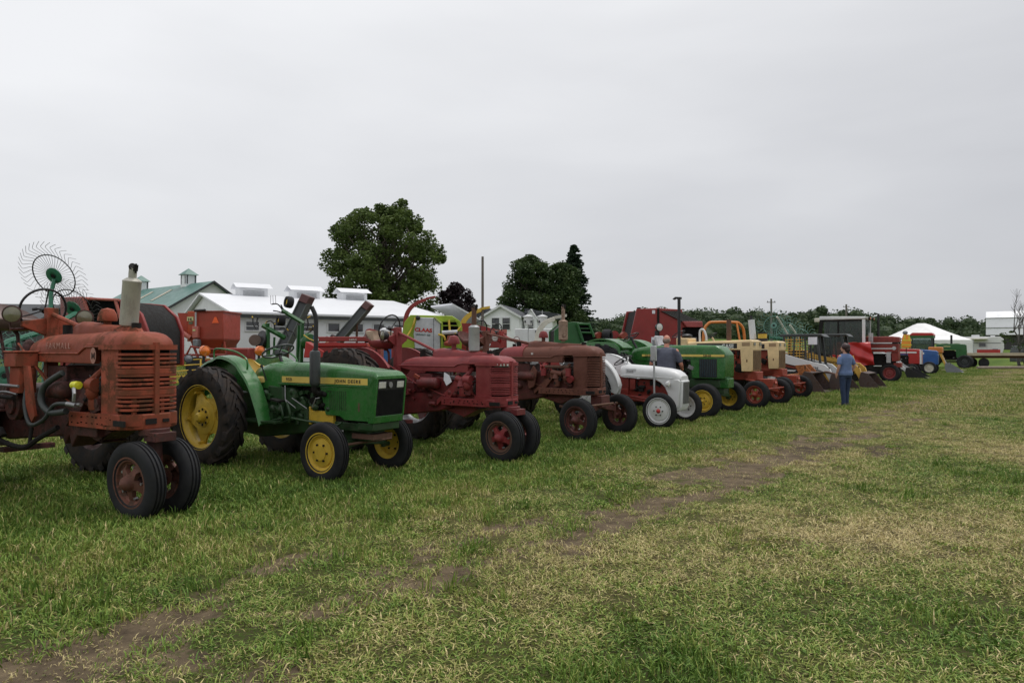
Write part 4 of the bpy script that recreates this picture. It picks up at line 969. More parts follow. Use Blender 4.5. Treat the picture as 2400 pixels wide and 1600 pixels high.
    mb.prism([(xg - .06, -P['ry'] - .02), (xn - .12, -P['ry'] - .025), (fx, -.12), (fx, .12), (xn - .12, P['ry'] + .025), (xg - .06, P['ry'] + .02)], rb + .005, rt + .01, 'z'); bo = mb.build('front_bolster', m, t, bev=.012)
    mb = MB(); mb.box((xg + .10, -P['ry'] - .03, (rb + rt) / 2), (.17, .02, .05)); mb.box((fx, -.06, (rb + rt) / 2 + .01), (.02, .1, .05)); mb.box((fx, .08, (rb + rt) / 2 + .01), (.02, .06, .03)); mb.build('bolster_pocket', DARK, bo)
    # engine: block, head, manifolds and the clutter that hangs on them
    e0, e1 = P['rail0'] + .02, back - .02; rnd = random.Random(P.get('seed', 1))
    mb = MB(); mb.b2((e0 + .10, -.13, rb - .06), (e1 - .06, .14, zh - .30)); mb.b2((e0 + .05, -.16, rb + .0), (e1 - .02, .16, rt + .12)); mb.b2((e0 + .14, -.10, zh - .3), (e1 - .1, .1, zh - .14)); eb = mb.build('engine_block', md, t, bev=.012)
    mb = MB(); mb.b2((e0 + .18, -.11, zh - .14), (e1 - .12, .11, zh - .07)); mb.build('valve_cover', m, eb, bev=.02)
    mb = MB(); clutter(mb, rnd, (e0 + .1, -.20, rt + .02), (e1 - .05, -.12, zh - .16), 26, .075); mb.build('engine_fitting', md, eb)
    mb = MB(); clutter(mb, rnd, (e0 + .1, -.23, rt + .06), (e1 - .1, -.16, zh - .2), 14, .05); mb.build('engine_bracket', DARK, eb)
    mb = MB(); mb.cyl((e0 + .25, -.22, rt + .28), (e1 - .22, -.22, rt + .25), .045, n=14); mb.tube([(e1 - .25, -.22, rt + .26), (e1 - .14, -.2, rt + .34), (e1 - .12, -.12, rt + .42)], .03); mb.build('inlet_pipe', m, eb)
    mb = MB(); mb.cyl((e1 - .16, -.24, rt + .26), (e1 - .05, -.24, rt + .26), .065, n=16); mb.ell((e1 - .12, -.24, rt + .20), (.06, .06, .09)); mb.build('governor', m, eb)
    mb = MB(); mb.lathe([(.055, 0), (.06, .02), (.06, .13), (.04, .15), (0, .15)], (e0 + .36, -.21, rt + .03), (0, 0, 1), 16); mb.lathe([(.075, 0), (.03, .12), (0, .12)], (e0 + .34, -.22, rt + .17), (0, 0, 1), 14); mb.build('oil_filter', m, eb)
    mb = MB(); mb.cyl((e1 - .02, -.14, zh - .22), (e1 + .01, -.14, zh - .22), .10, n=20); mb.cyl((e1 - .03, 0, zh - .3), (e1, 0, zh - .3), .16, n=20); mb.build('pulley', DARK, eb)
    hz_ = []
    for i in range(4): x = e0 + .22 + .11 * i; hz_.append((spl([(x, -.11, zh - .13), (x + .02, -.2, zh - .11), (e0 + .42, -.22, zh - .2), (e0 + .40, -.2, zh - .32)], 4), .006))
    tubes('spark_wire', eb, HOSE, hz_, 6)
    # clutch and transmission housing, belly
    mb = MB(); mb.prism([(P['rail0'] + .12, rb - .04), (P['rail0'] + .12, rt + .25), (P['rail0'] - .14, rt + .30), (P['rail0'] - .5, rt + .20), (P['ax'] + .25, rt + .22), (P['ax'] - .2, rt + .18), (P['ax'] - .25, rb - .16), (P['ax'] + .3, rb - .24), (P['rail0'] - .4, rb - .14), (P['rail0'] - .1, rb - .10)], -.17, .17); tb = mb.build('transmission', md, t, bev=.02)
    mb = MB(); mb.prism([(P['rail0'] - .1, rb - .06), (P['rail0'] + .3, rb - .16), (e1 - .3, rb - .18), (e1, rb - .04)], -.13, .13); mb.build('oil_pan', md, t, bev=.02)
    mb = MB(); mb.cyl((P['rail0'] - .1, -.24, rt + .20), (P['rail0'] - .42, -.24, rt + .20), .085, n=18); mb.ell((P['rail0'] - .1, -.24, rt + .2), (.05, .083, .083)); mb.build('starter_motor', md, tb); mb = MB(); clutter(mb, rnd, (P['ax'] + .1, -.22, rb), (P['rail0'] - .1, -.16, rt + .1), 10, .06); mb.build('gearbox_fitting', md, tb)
    mb = MB(); mb.b2((P['rail0'] - .62, -.17, zh - .33), (P['rail0'] - .25, .17, zh - .03)); mb.build('battery_box', md, tb, bev=.01)
    # rear axle, platform, seat
    ax, ar = P['ax'], P['rr']
    mb = MB(); mb.cyl((ax, -P['rt'] + .1, ar), (ax, P['rt'] - .1, ar), .055, n=16); mb.lathe([(.20, -.38), (.23, -.34), (.23, -.24), (.14, -.16), (.14, .16), (.23, .24), (.23, .34), (.20, .38)], (ax, 0, ar), (0, 1, 0), 24); mb.build('rear_axle', md, t)
    mb = MB(); mb.b2((ax - .45, -.28, zc - .62), (ax + .35, .28, zc - .60)); mb.b2((ax + .30, -.20, rt + .2), (ax + .34, .2, zc - .6)); mb.build('platform', md, t)
    sx, sz = P['seat']; ss = P.get('ss', 1.0)
    mb = MB(); rings = []
    for f, rr_, dz in ((0, .02, -.03), (.4, .12, -.03), (.75, .21, 0), (.95, .245, .05), (1.0, .255, .09)):
        ring = []
        for j in range(20):
            a = 2 * pi * j / 20; up = max(0, -cos(a)) ** 1.2 * .20 * f; ring.append((sx + ss * rr_ * 1.15 * cos(a), ss * rr_ * sin(a), sz + dz + up))
        rings.append(ring)
    mb.loft(rings, cap=False)
    ns = len(mb.v); mb.v += [(v[0] + (v[0] - sx) * -.02, v[1] * .98, v[2] + .014) for v in mb.v[:ns]]; mb.f += [tuple(reversed([i + ns for i in f])) for f in mb.f]; mb.m += mb.m[:]
    mb.f += [(4 * 20 + j, 4 * 20 + (j + 1) % 20, ns + 4 * 20 + (j + 1) % 20, ns + 4 * 20 + j) for j in range(20)]; mb.m += [0] * 20
    so = mb.build('seat', P['seatm'], t)
    if g('cushion'):
        mb = MB(); mb.ell((sx + .05, 0, sz + .06), (.24, .22, .07), 18, 8); mb.build('cushion', REDV, so)
        mb = MB(); rings = []
        for z, k in ((sz + .05, .86), (sz + .16, .98), (sz + .22, 1.05), (sz + .25, 1.0)):
            rings.append([(sx + .27 * k * cos(a), .235 * k * sin(a), z - .02 * cos(a)) for a in [radians(95 + 170 * j / 14) for j in range(15)]] + [(sx + .21 * k * cos(a), .175 * k * sin(a), z - .02 * cos(a)) for a in [radians(265 - 170 * j / 14) for j in range(15)]])
        mb.loft(rings); mb.build('backrest', TANV, so)
    tubes('seat_spring', t, md, [(spl([(sx, .05, sz - .03), (sx + .1, .05, sz - .14), (sx + .05, .05, zc - .55)], 5), .02), ([(sx - .1, -.05, sz - .03), (sx + .25, -.05, zc - .6)], .018)])
    # steering shaft, post and wheel
    cx, cz = P['sw']; bw_ = P.get('bow', .2)
    tubes('steering_shaft', t, m, [([(cx + .06, 0, cz - .02), (hx0 + .02, 0, hh0 - .06)], .022), ([(cx + .2, .06, cz - .10), (hx0 + .1, .05, hh0 - .10)], .008)])
    mb = MB(); mb.b2((cx + .14, -.055, zc - .45), (cx + .22, .055, cz + .01)); mb.prism([(-bw_, -.02), (-.06, -.11), (.06, -.11), (bw_, -.02), (bw_, .03), (.06, .07), (-.06, .07), (-bw_, .03)], cx + .15, cx + .19, 'x'); k = len(mb.v)
    mb.v = mb.v[:8] + [(v[0], v[1], v[2] + cz - .17) for v in mb.v[8:]]; mb.build('steering_post', P.get('post', m), t, bev=.006)
    tubes('throttle_lever', t, BLACK, [([(cx + .18, 0, cz - .02), (cx + .10, -.10, cz + .0)], .010), ([(cx + .1, -.10, cz), (cx + .08, -.14, cz - .01)], .016)])
    steering_wheel(t, (cx, 0, cz), (-.93, 0, .30), P.get('swr', .225), rim_r=.0125, rot=P.get('swrot', .5))
    for ly, lz in g('lamps', ()):
        headlamp(t, (cx + .17, ly, cz + lz), P.get('lampdir', (.9, -.5, .02)), P.get('lampr', .078), P.get('lampshell', md), P.get('lens', LAMPD))
        tubes('lamp_bracket', t, md, [([(cx + .12, ly, cz + lz - .05), (cx + .13, ly, cz - .22), (cx + .17, 0, cz - .2)], .013)])
    # levers and rods
    tubes('control_rod', t, m, [([(cx + .02, -.24, zc + .1), (P['rail0'] - .30, -.27, zh - .25), (P['rail0'] - .36, -.27, rt + .12)], .010), ([(cx + .25, -.2, zc - .1), (P['rail0'] + .05, -.22, rt + .02)], .009), ([(cx + .3, .05, rt + .2), (cx + .32, .08, zc + .05)], .012)])
    # intake stack and exhaust
    axx = P['air']; za = P['airz']
    mb = MB(); mb.cyl((axx, .03, zt - .04), (axx, .03, za - .10), .035, n=14); ao = mb.build('air_stack', m, t)
    mb = MB(); mb.lathe([(.0, -.08), (.085, -.08), (.088, -.06), (.08, -.01), (.055, .035), (0, .05)], (axx, .03, za - .045), (0, 0, 1), 18); mb.build('precleaner', P.get('airm', m), ao)
    mx, ml, (m0, m1), mr = P['muff']; lean = P.get('lean', 0)
    mb = MB(); mb.lathe([(.03, -.05), (mr * .5, -.03), (mr * .96, -.012), (mr, .02), (mr, m1 - m0 - .015), (mr * 1.03, m1 - m0 - .01), (mr * 1.02, m1 - m0), (mr * .6, m1 - m0 + .025), (.03, m1 - m0 + .03)], (mx, 0, m0), (lean, 0, 1), 22); mo = mb.build('muffler', P['mm'], t)
    if P.get('stack'):
        sr, st = P['stack']; xx = mx + lean * (m1 - m0); mb = MB(); mb.cyl((xx, 0, m1 + .01), (xx + lean * (st - m1), 0, st), sr, n=14); so_ = mb.build('exhaust_pipe', P['sm'], mo)
        xx += lean * (st - m1)
        mb = MB(); mb.cyl((xx - .005, 0, st + .004), (xx + .01, 0, st + .012), sr * 1.15, n=14); mb.box((xx + sr * 1.2, 0, st + .0), (.022, .035, .06), (0, .2, 0)); mb.tube([(xx + sr * 1.2, 0, st - .05), (xx + sr * 1.4, 0, st + .04)], .008); mb.build('rain_cap', DARK, so_)
    # wheels
    R = ar
    for s in (-1, 1):
        wheel(t, ax, s * P['rt'], R, P.get('rw', .32), R * .60, s, 'lug', rim=P.get('rrim', md), disc=P.get('rdisc', md), style='cast', tyre=RUBBERM, bolts=6, lugs=20)
    fr = P['fr']
    if P['front'] == 'narrow':
        ft = P.get('ft', .15)
        mb = MB(); mb.lathe([(.10, 0), (.115, .03), (.085, .10), (.07, .3), (.06, rb - .22)], (0, 0, .22), (0, 0, 1), 20); mb.cyl((0, 0, rb - .05), (0, 0, rb + .01), .13, n=20); mb.b2((.0, -.10, rb - .10), (.18, .10, rb - .02)); mb.cyl((-.0, -ft, fr), (0, ft, fr), .035); mb.build('front_pedestal', md, t, bev=.004)
        for s in (-1, 1): wheel(t, 0, s * ft, fr, P.get('fw', .155), fr * .575, s, 'rib', rim=P['frim'], disc=P['fdisc'], style='spoke', tyre=RUBBER, steer=P.get('steer', 0), bolts=5, camber=3)
    else:
        ft = P['ft']
        mb = MB(); mb.prism([(-ft + .25, rb - .22), (0, rb - .10), (ft - .25, rb - .22), (ft - .25, rb - .31), (0, rb - .22), (-ft + .25, rb - .31)], -.045, .045, 'x'); mb.b2((-.1, -.14, rb - .2), (.12, .14, rb)); ao = mb.build('front_axle', P.get('axm', md), t, bev=.008)
        for s in (-1, 1):
            mb = MB(); mb.cyl((0, s * (ft - .2), rb - .18), (0, s * (ft - .18), fr - .06), .032); mb.cyl((0, s * (ft - .2), fr), (0, s * (ft + .02), fr), .035); mb.build('spindle', P.get('axm', md), t)
            mb = MB(); mb.tube([(.04, s * (ft - .22), rb - .16), (.30, s * .06, rb - .12)], .018); mb.tube([(0, s * (ft - .25), rb - .24), (-.75, s * .1, rb - .22)], .026); mb.build('tie_rod', P.get('rodm', RUSTM), t)
            wheel(t, 0, s * ft, fr, P.get('fw', .16), fr * .575, s, 'rib', rim=P['frim'], disc=P['fdisc'], style='spoke', tyre=RUBBER, steer=P.get('steer', 0), bolts=5)
    if g('fender'):
        for s in (-1, 1):
            mb = MB(); a0, a1 = g('fender'); y0, y1 = s * (P['rt'] - .34), s * (P['rt'] - .29); r1 = R + .01; pr = arc((ax, R), r1, a0, a1, 14)
            mb.prism(pr + [(ax + .1, R + .1)], y0, y0 + s * .012); mb.loft([[(x, y0, z), (x, y1, z), (x - (x - ax) * .012, y1, z - .012), (x - (x - ax) * .012, y0, z - .012)] for x, z in pr]); fo = mb.build('fender', m, t)
    mb = MB(); mb.tube([(ax + .1, -.1, rb - .30), (ax - .55, 0, rb - .36)], .03); mb.box((ax + .35, 0, rb - .34), (.12, .5, .05)); mb.build('drawbar', md, t)
    return t
HUBR = paint('brown_rust_hub', (0.15, 0.045, 0.026), 0.7, rust=0.6, rcol=(0.085, 0.036, 0.022), dirt=0.5, dcol=(0.12, 0.08, 0.05), scale=7, var=.3)
# rusty tractor, nearest
T1 = rowcrop('very rusty red tractor with a tall stained muffler and black hoses, nearest the camera', (-3.25, 6.33, 0), -32, dict(
    paint=RED_T1, dull=RED_T1D, top=1.69, crease=1.485, ctop=1.555, low=1.39, gbot=.93, rail=(.80, .935), back=-2.08, nose=.03, gx=-.17, hw=.215, split=-.62, hump=(-1.28, -.28, 1.80, 1.735),
    gw=.238, shell=-.45, bars=15, solid=(5, 10), crank=True, ry=.25, rail0=-.98, ax=-2.75, rr=.76, rt=.95, seat=(-2.86, 1.76), ss=1.35, seatm=SEATM, sw=(-2.08, 1.95), swr=.225, swrot=.62, lamps=((-.36, -.07), (.34, -.08)), lampr=.085, lampdir=(.75, -.6, .02),
    air=-.86, airz=1.925, airm=RED_T1, muff=(-.43, 0, (1.765, 2.17), .081), lean=.13, mm=MUFF, stack=(.036, 2.285), sm=MUFF, fr=.352, front='narrow', ft=.165, fw=.165, frim=HUBR, fdisc=HUBR, steer=3, seed=3, bow=.28, brk=RED_T1D), 'old row crop tractors in the row')
tubes('hydraulic_hose', T1, HOSE, [(spl([(-1.62, -.34, 1.18), (-1.58, -.38, .98), (-1.42, -.40, .80), (-1.15, -.40, .86), (-1.0, -.38, 1.0), (-.78, -.36, 1.02)], 8), .019),
    (spl([(-1.02, -.30, 1.30), (-1.22, -.36, 1.18), (-1.25, -.38, 1.03), (-1.08, -.38, .93), (-.82, -.36, .95)], 8), .030)], 10)
tubes('hose_fitting', T1, STEEL, [([(-.80, -.36, 1.02), (-.66, -.35, 1.01)], .022), ([(-1.62, -.34, 1.17), (-1.63, -.33, 1.25)], .026), ([(-.63, -.35, 1.02), (-.58, -.35, 1.02)], .016)], 10)
mb = MB(); mb.lathe([(0, 0), (.034, .004), (.036, .045), (.03, .05), (.036, .055), (.036, .10), (0, .105)], (-.74, -.34, 1.195), (1, 0, 0), 16); mb.build('yellow_cap', SAFY, T1)
mb = MB(); mb.tube([(-.66, -.37, 1.17), (-.62, -.385, 1.12), (-.64, -.38, 1.05)], .017, 6); mb.build('silver_strap', STEEL, T1)
mb = MB(); mb.box((-1.78, -.33, 1.42), (.26, .2, .14)); mb.box((-1.78, -.33, 1.50), (.28, .22, .02)); mb.box((-1.76, -.32, 1.22), (.20, .16, .26)); mb.build('valve_box', RED_T1, T1, bev=.008)
mb = MB(); mb.prism([(-1.62, 1.36), (-1.52, 1.36), (-1.38, .88), (-1.46, .80), (-1.54, .86)], -.38, -.355); mb.build('lift_bracket', RED_T1, T1)
tubes('lift_bar', T1, DARK, [([(-2.22, -.46, 1.50), (-2.24, -.46, .62)], .028), ([(-2.22, -.46, 1.05), (-1.72, -.42, 1.05)], .02)], 8)
tubes('lift_pipe', T1, STEEL, [([(-2.2, -.45, 1.17), (-1.66, -.40, 1.16)], .014), (spl([(-2.2, -.45, 1.14), (-2.18, -.44, 1.09), (-1.9, -.42, 1.10), (-1.7, -.4, 1.08)], 5), .010)], 8)
tubes('drawbar_link', T1, DARK, [(spl([(-2.7, -.40, .64), (-2.2, -.42, .64), (-1.95, -.42, .60), (-1.75, -.40, .57), (-1.55, -.38, .57), (-1.35, -.36, .66), (-1.1, -.3, .78)], 6), .026), ([(-1.50, -.37, .60), (-1.50, -.35, .76)], .018), ([(-2.05, -.42, .63), (-1.98, -.42, .72), (-1.92, -.42, .66)], .03)], 8)
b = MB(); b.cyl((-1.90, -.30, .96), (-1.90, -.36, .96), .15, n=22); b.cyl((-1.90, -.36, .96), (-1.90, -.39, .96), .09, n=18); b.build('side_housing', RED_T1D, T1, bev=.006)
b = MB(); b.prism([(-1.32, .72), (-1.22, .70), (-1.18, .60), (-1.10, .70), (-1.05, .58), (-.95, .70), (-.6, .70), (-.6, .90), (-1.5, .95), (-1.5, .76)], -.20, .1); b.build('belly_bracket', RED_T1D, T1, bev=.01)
text('lettering', 'FARMALL', .085, FADTXT, T1, (-1.52, -.2235, 1.53), SIDE, .001, .0, 1.15, sp=1.25)
b = MB(); b.lathe([(0, 0), (.048, 0), (.05, .004), (0, .006)], (-.585, -.24, 1.465), (0, -1, 0), 24); b.v = [(v[0], v[1], 1.465 + (v[2] - 1.465) * 1.5) for v in b.v]; bo = b.build('badge', FADTXT, T1)
text('badge_letter', 'M', .085, RED_T1D, T1, (-.612, -.2475, 1.435), SIDE, .001, .001)
mb = MB(); mb.ell((-2.03, -.15, 1.50), (.09, .07, .13), 14, 8); mb.build('instrument_pod', RED_T1D, T1)
# ---- maroon one
T3 = rowcrop('freshly painted maroon tractor with a white muffler and a torn tan seat', (-.02, 9.56, 0), -36, dict(
    paint=MAROON, dull=MAROOND, top=1.435, crease=1.285, ctop=1.335, low=1.20, gbot=.875, rail=(.735, .84), back=-2.02, nose=.02, gx=-.175, hw=.20, split=-.57, hump=(-1.36, -.34, 1.545, 1.475),
    gw=.222, shell=-.43, bars=17, solid=(12, 6), crank=False, ry=.235, rail0=-1.05, ax=-2.5, rr=.775, rt=.78, rw=.34, seat=(-2.52, 1.56), seatm=MAROON, cushion=True, sw=(-2.36, 1.86), swr=.215, swrot=1.2, lamps=((-.30, -.12),), lampshell=BLACK, lens=LAMPD, lampdir=(-.3, -.9, 0),
    air=-1.05, airz=1.73, muff=(-.645, 0, (1.52, 1.845), .079), mm=ALU, stack=(.036, 2.13), sm=RUSTM, fr=.345, front='narrow', ft=.185, fw=.19, frim=RUSTM, fdisc=MAROON, steer=-2, rrim=ALU, rdisc=MAROOND, fender=(38, 108), seed=5), 'old row crop tractors in the row')
b = MB(); b.add([(-.98, -.265, 1.20), (-.88, -.27, 1.16), (-.84, -.26, 1.07), (-.93, -.27, 1.01), (-.99, -.262, 1.09)], [(0, 1, 2, 3, 4)]); b.v += [(v[0], v[1] + .004, v[2]) for v in b.v]; b.f.append((9, 8, 7, 6, 5)); b.m.append(0); b.build('paper_tag', PAPER, T3)
b = MB(); b.box((-1.48, -.30, 1.13), (.10, .03, .05), (0, .4, 0)); b.build('orange_clamp', ORRED, T3)
def curved_text(s, par, gw, x0, x1, z, size, mat, bmat, n0=0):
    bd = MB(); pth = []
    for i in range(13):
        th = -pi / 2 * (1 - .92 * i / 12); pth.append((x0 + (x1 - x0) * abs(cos(th)) ** .62, -gw * abs(sin(th)) ** .62))
    pth = [p for p in pth if p[0] > x0 + .06]
    bd.ribbon(pth, .006, z - size * .25, z + size * .95); bo = bd.build('name_band', bmat, par)
    for i, ch in enumerate(s):
        f = (i + .8) / (len(s) + .6); k = f * (len(pth) - 1); a = pth[int(k)]; b_ = pth[min(int(k) + 1, len(pth) - 1)]; q = k - int(k)
        x, y = a[0] + (b_[0] - a[0]) * q, a[1] + (b_[1] - a[1]) * q; an = atan2(b_[1] - a[1], b_[0] - a[0]); nx_, ny_ = sin(an), -cos(an)
        text('band_letter', ch, size, mat, par, (x + nx_ * .012 - cos(an) * size * .25, y + ny_ * .012 - sin(an) * size * .25, z), (pi / 2, 0, an), .001, .0006)
curved_text('FARM', T3, .236, -.19, .03, 1.30, .042, WHTTXT, DKGRN)
# ---- brown one
T4 = rowcrop('brown weathered tractor with a rust streaked square muffler and wide front axle', (1.52, 12.06, 0), -37, dict(
    paint=BROWN_T4, dull=BROWND, tank=BROWN_T4, top=1.59, crease=1.385, ctop=1.44, low=1.295, gbot=.86, rail=(.735, .845), back=-2.15, nose=.03, gx=-.13, hw=.215, split=-.60, hump=(-1.46, -.30, 1.69, 1.62),
    gw=.228, shell=-.39, bars=19, solid=(30,), ry=.24, rail0=-1.12, ax=-2.7, rr=.78, rt=.85, seat=(-2.9, 1.6), seatm=BROWND, sw=(-2.72, 1.88), swr=.23, lamps=(), air=-1.2, airz=1.865, airm=MAROON,
    muff=(-.75, 0, (1.715, 2.03), .082), mm=RUSTPALE, stack=(.032, 2.30), sm=RUSTPALE, fr=.36, front='wide', ft=.71, fw=.17, frim=BROWND, fdisc=BROWND, axm=BROWND, rrim=BROWND, steer=-6, seed=8), 'old row crop tractors in the row')
b = MB(); b.loft([uring(-2.14, .07, 1.38, 1.46, .1), uring(-2.12, .13, 1.36, 1.50, .12), uring(-2.03, .205, 1.36, 1.56, .2), uring(-1.8, .222, 1.36, 1.588, .2), uring(-1.5, .2215, 1.36, 1.594, .17)]); b.build('red_tank_end', MAROON, T4)
text('lettering', 'H', .06, WHTTXT, T4, (-1.30, -.2235, 1.43), SIDE, .001, .001)
b = MB(); b.cyl((-.45, -.31, 1.06), (-.45, -.31, 1.2), .045, n=14); b.cyl((-1.0, -.26, 1.06), (-1.0, -.26, 1.18), .05, n=14); b.cyl((-.42, -.32, 1.0), (-.42, -.25, 1.02), .06, n=14); b.build('filter_can', MAROON, T4)
b = MB(); b.box((-.62, -.27, 1.28), (.05, .03, .03)); b.box((-1.24, -.24, 1.27), (.12, .02, .03)); b.build('bright_fitting', STEEL, T4)
mb = MB(); mb.prism([(-1.36, 1.02), (-1.22, 1.24), (-1.14, 1.14), (-1.2, .86), (-1.32, .80)], -.275, -.24); mb.build('clutch_cover', BROWN_T4, T4, bev=.01)
tubes('exhaust_manifold', T4, RUSTM, [([(-1.0, -.2, 1.22), (-.5, -.2, 1.22)], .03)])
# ------------------------------------------------------------ green utility tractor with yellow wheels
def panel(name, par, mat, prof, y0, y1, bev=.004):
    return MB().prism(prof, y0, y1).build(name, mat, par, bev=bev)
T2 = thing('tractor', 'small green tractor with yellow wheels and seat and a black exhaust stack', 'tractor', (-1.86, 8.45, 0), -33, 'tractors parked in the front row')
t = T2
S = [(-1.16, .235, 1.07, 1.315, .12), (-1.12, .262, 1.07, 1.345, .12), (-.85, .270, 1.07, 1.356, .10), (-.845, .268, 1.07, 1.353, .10), (-.835, .268, 1.07, 1.351, .10), (-.83, .272, 1.07, 1.356, .10), (-.4, .276, 1.07, 1.345, .09), (.0, .282, 1.07, 1.318, .08), (.30, .288, 1.07, 1.288, .07), (.46, .288, 1.07, 1.272, .065)]
hoodloft(S).build('hood', DEERE, t)
mb = MB(); mb.loft([uring(.46, .288, 1.07, 1.272, .065), uring(.465, .292, 1.07, 1.276, .065), uring(.535, .292, 1.175, 1.258, .055), uring(.585, .286, 1.18, 1.215, .03)]); mb.build('nose_cap', DEERE, t, bev=.004)
for s in (-1, 1):
    panel('side_panel', t, DEERE, [(-.36, 1.075), (.50, 1.075), (.53, 1.18), (.50, .755), (.47, .69), (.06, .69), (-.02, .735), (-.26, .735)], s * .268, s * .284)
    mb = MB(); mb.b2((-1.06, s * .283, 1.110), (.44, s * .289, 1.186)); yo = mb.build('yellow_stripe', YDECAL, t)
    mb = MB(); mb.b2((-1.14, s * .272, 1.082), (.44, s * .291, 1.10)); mb.build('trim_strip', DEERE, t, bev=.004)
    for i in range(9): x = -.19 + i * .033; MB().b2((x, s * .283, .80), (x + .012, s * .2875, 1.03)).build('louvre', DEERED, t)
    MB().b2((.285, s * .283, .80), (.31, s * .2855, .90)).build('rust_scrape', RUSTM, t)
text('lettering', 'JOHN DEERE', .056, BLKTXT, t, (-.10, -.2895, 1.129), SIDE, .0008, .0014, 1.1, sp=1.28)
text('lettering', '950', .056, BLKTXT, t, (-.98, -.2895, 1.129), SIDE, .0008, .0008, 1.25, sp=1.1)
mb = MB(); mb.prism([(.46, .69), (.47, 1.175), (.555, 1.18), (.515, .75), (.505, .70)], -.27, .27); mb.build('nose_recess', VOID, t)
mb = MB(); mb.prism([(.44, .67), (.53, .67), (.545, .755), (.44, .755)], -.287, .287); mb.build('lower_nose', DEERE, t, bev=.008)
for s in (-1, 1): mb = MB(); mb.prism([(.44, .74), (.545, .74), (.595, 1.19), (.44, 1.19)], s * .264, s * .289); mb.build('nose_pillar', DEERE, t, bev=.003)
gr = MB(); gr.prism([(.50, .755), (.535, .755), (.560, 1.05), (.52, 1.05)], -.262, .262); go = gr.build('grille', BLACK, t)
for i in range(25): y = -.25 + i * .0208; mb = MB(); mb.prism([(.533, .757), (.546, .757), (.571, 1.048), (.558, 1.048)], y - .003, y + .003); mb.build('grille_slat', BLACK, t)
mb = MB(); mb.prism([(.52, 1.052), (.566, 1.052), (.580, 1.17), (.52, 1.17)], -.262, .262); mb.build('lamp_panel', BLACK, t)
for y in (-.175, .175):
    mb = MB(); mb.prism([(.560, 1.075), (.578, 1.075), (.586, 1.148), (.568, 1.148)], y - .068, y + .068); lo = mb.build('headlight', LAMPG, t, bev=.005)
    mb = MB(); mb.prism([(.555, 1.068), (.575, 1.068), (.585, 1.156), (.565, 1.156)], y - .076, y + .076); mb.build('lamp_surround', CHAR, lo)
mb = MB(); mb.cyl((.575, -.02, 1.112), (.588, -.02, 1.112), .035, n=18); mb.build('badge', STEEL, t)
for o in list(T2.children):                              # the bonnet is narrower than the frame below it
    if o.name.startswith(('lettering',)): o.location.y *= .875
    else: o.scale.y = .87
    o.location.x -= .045
# muffler and stack on the near side
mb = MB(); mb.lathe([(.02, -.03), (.05, -.015), (.062, .01), (.064, .03), (.064, .37), (.058, .395), (.03, .41), (.028, .43)], (-.35, -.375, 1.105), (0, 0, 1), 22); mo = mb.build('muffler', CHAR, t)
tubes('exhaust_pipe', mo, BLACK, [(spl([(-.335, -.375, 1.50), (-.335, -.375, 1.75), (-.335, -.375, 1.88), (-.345, -.385, 1.95), (-.375, -.41, 2.035)], 6), .0265)], 14)
tubes('exhaust_elbow', mo, DARK, [(spl([(-.36, -.375, 1.10), (-.36, -.37, 1.03), (-.36, -.31, .99), (-.36, -.2, 1.0)], 5), [.032] * 16)], 12)
# engine, gearbox, frame
rnd = random.Random(12)
mb = MB(); mb.b2((-.85, -.14, .62), (.40, .14, 1.06)); mb.b2((-.6, -.18, .60), (.0, .18, .80)); e = mb.build('engine_block', DARK, t, bev=.012)
mb = MB(); clutter(mb, rnd, (-.78, -.24, .72), (-.22, -.15, 1.04), 26, .065); mb.build('engine_fitting', DEERED, e)
mb = MB(); clutter(mb, rnd, (-.62, -.26, .82), (-.22, -.18, 1.03), 12, .05); mb.build('engine_bracket', DARK, e)
mb = MB(); mb.b2((-.60, -.23, .62), (-.20, -.17, .775)); mb.b2((-.615, -.24, .60), (-.585, -.19, .82)); mb.build('yellow_bracket', YELLOW, t, bev=.008)
mb = MB(); mb.b2((-.62, -.2, .56), (.38, .2, .66)); mb.b2((.2, -.22, .58), (.46, .22, .67)); mb.build('front_frame', DEERED, t, bev=.01)
mb = MB(); mb.prism([(-.62, .50), (-.60, .82), (-.95, 1.05), (-1.35, 1.05), (-1.7, .98), (-2.3, .95), (-2.35, .45), (-1.6, .38), (-1.2, .42)], -.18, .18); mb.build('transmission', DEERED, t, bev=.02)
mb = MB(); clutter(mb, rnd, (-1.5, -.27, .62), (-.75, -.18, 1.0), 26, .07); mb.build('gearbox_fitting', DEERED, t)
tubes('control_rod', t, STEEL, [([(-1.02, -.27, 1.07), (-.98, -.3, .90), (-.90, -.3, .78)], .007), ([(-.98, -.3, .9), (-.78, -.3, .8)], .006), ([(-.85, -.3, .92), (-.6, -.28, .80)], .006), ([(-.48, -.3, .82), (-.42, -.3, .93), (-.36, -.29, .94)], .008)], 6)
tubes('rail_pipe', t, DEERED, [([(-1.2, -.31, .63), (-.9, -.31, .68), (-.6, -.31, .655), (-.05, -.29, .63), (0, -.27, .66)], .015)], 7)
tubes('pedal', t, DEERED, [(spl([(-1.05, -.34, .88), (-.98, -.36, .80), (-.95, -.36, .70), (-1.0, -.34, .63)], 5), .016), (spl([(-.95, -.30, .86), (-.88, -.32, .78), (-.86, -.32, .70), (-.9, -.30, .62)], 5), .016)], 7)
MB().box((-1.06, -.36, .89), (.16, .10, .02), (0, .15, 0)).build('pedal_pad', DARK, t)
mb = MB(); mb.b2((-1.75, -.46, .605), (-.98, -.2, .628)); mb.b2((-1.75, .2, .605), (-.98, .46, .628)); mb.build('step_board', DEERED, t)
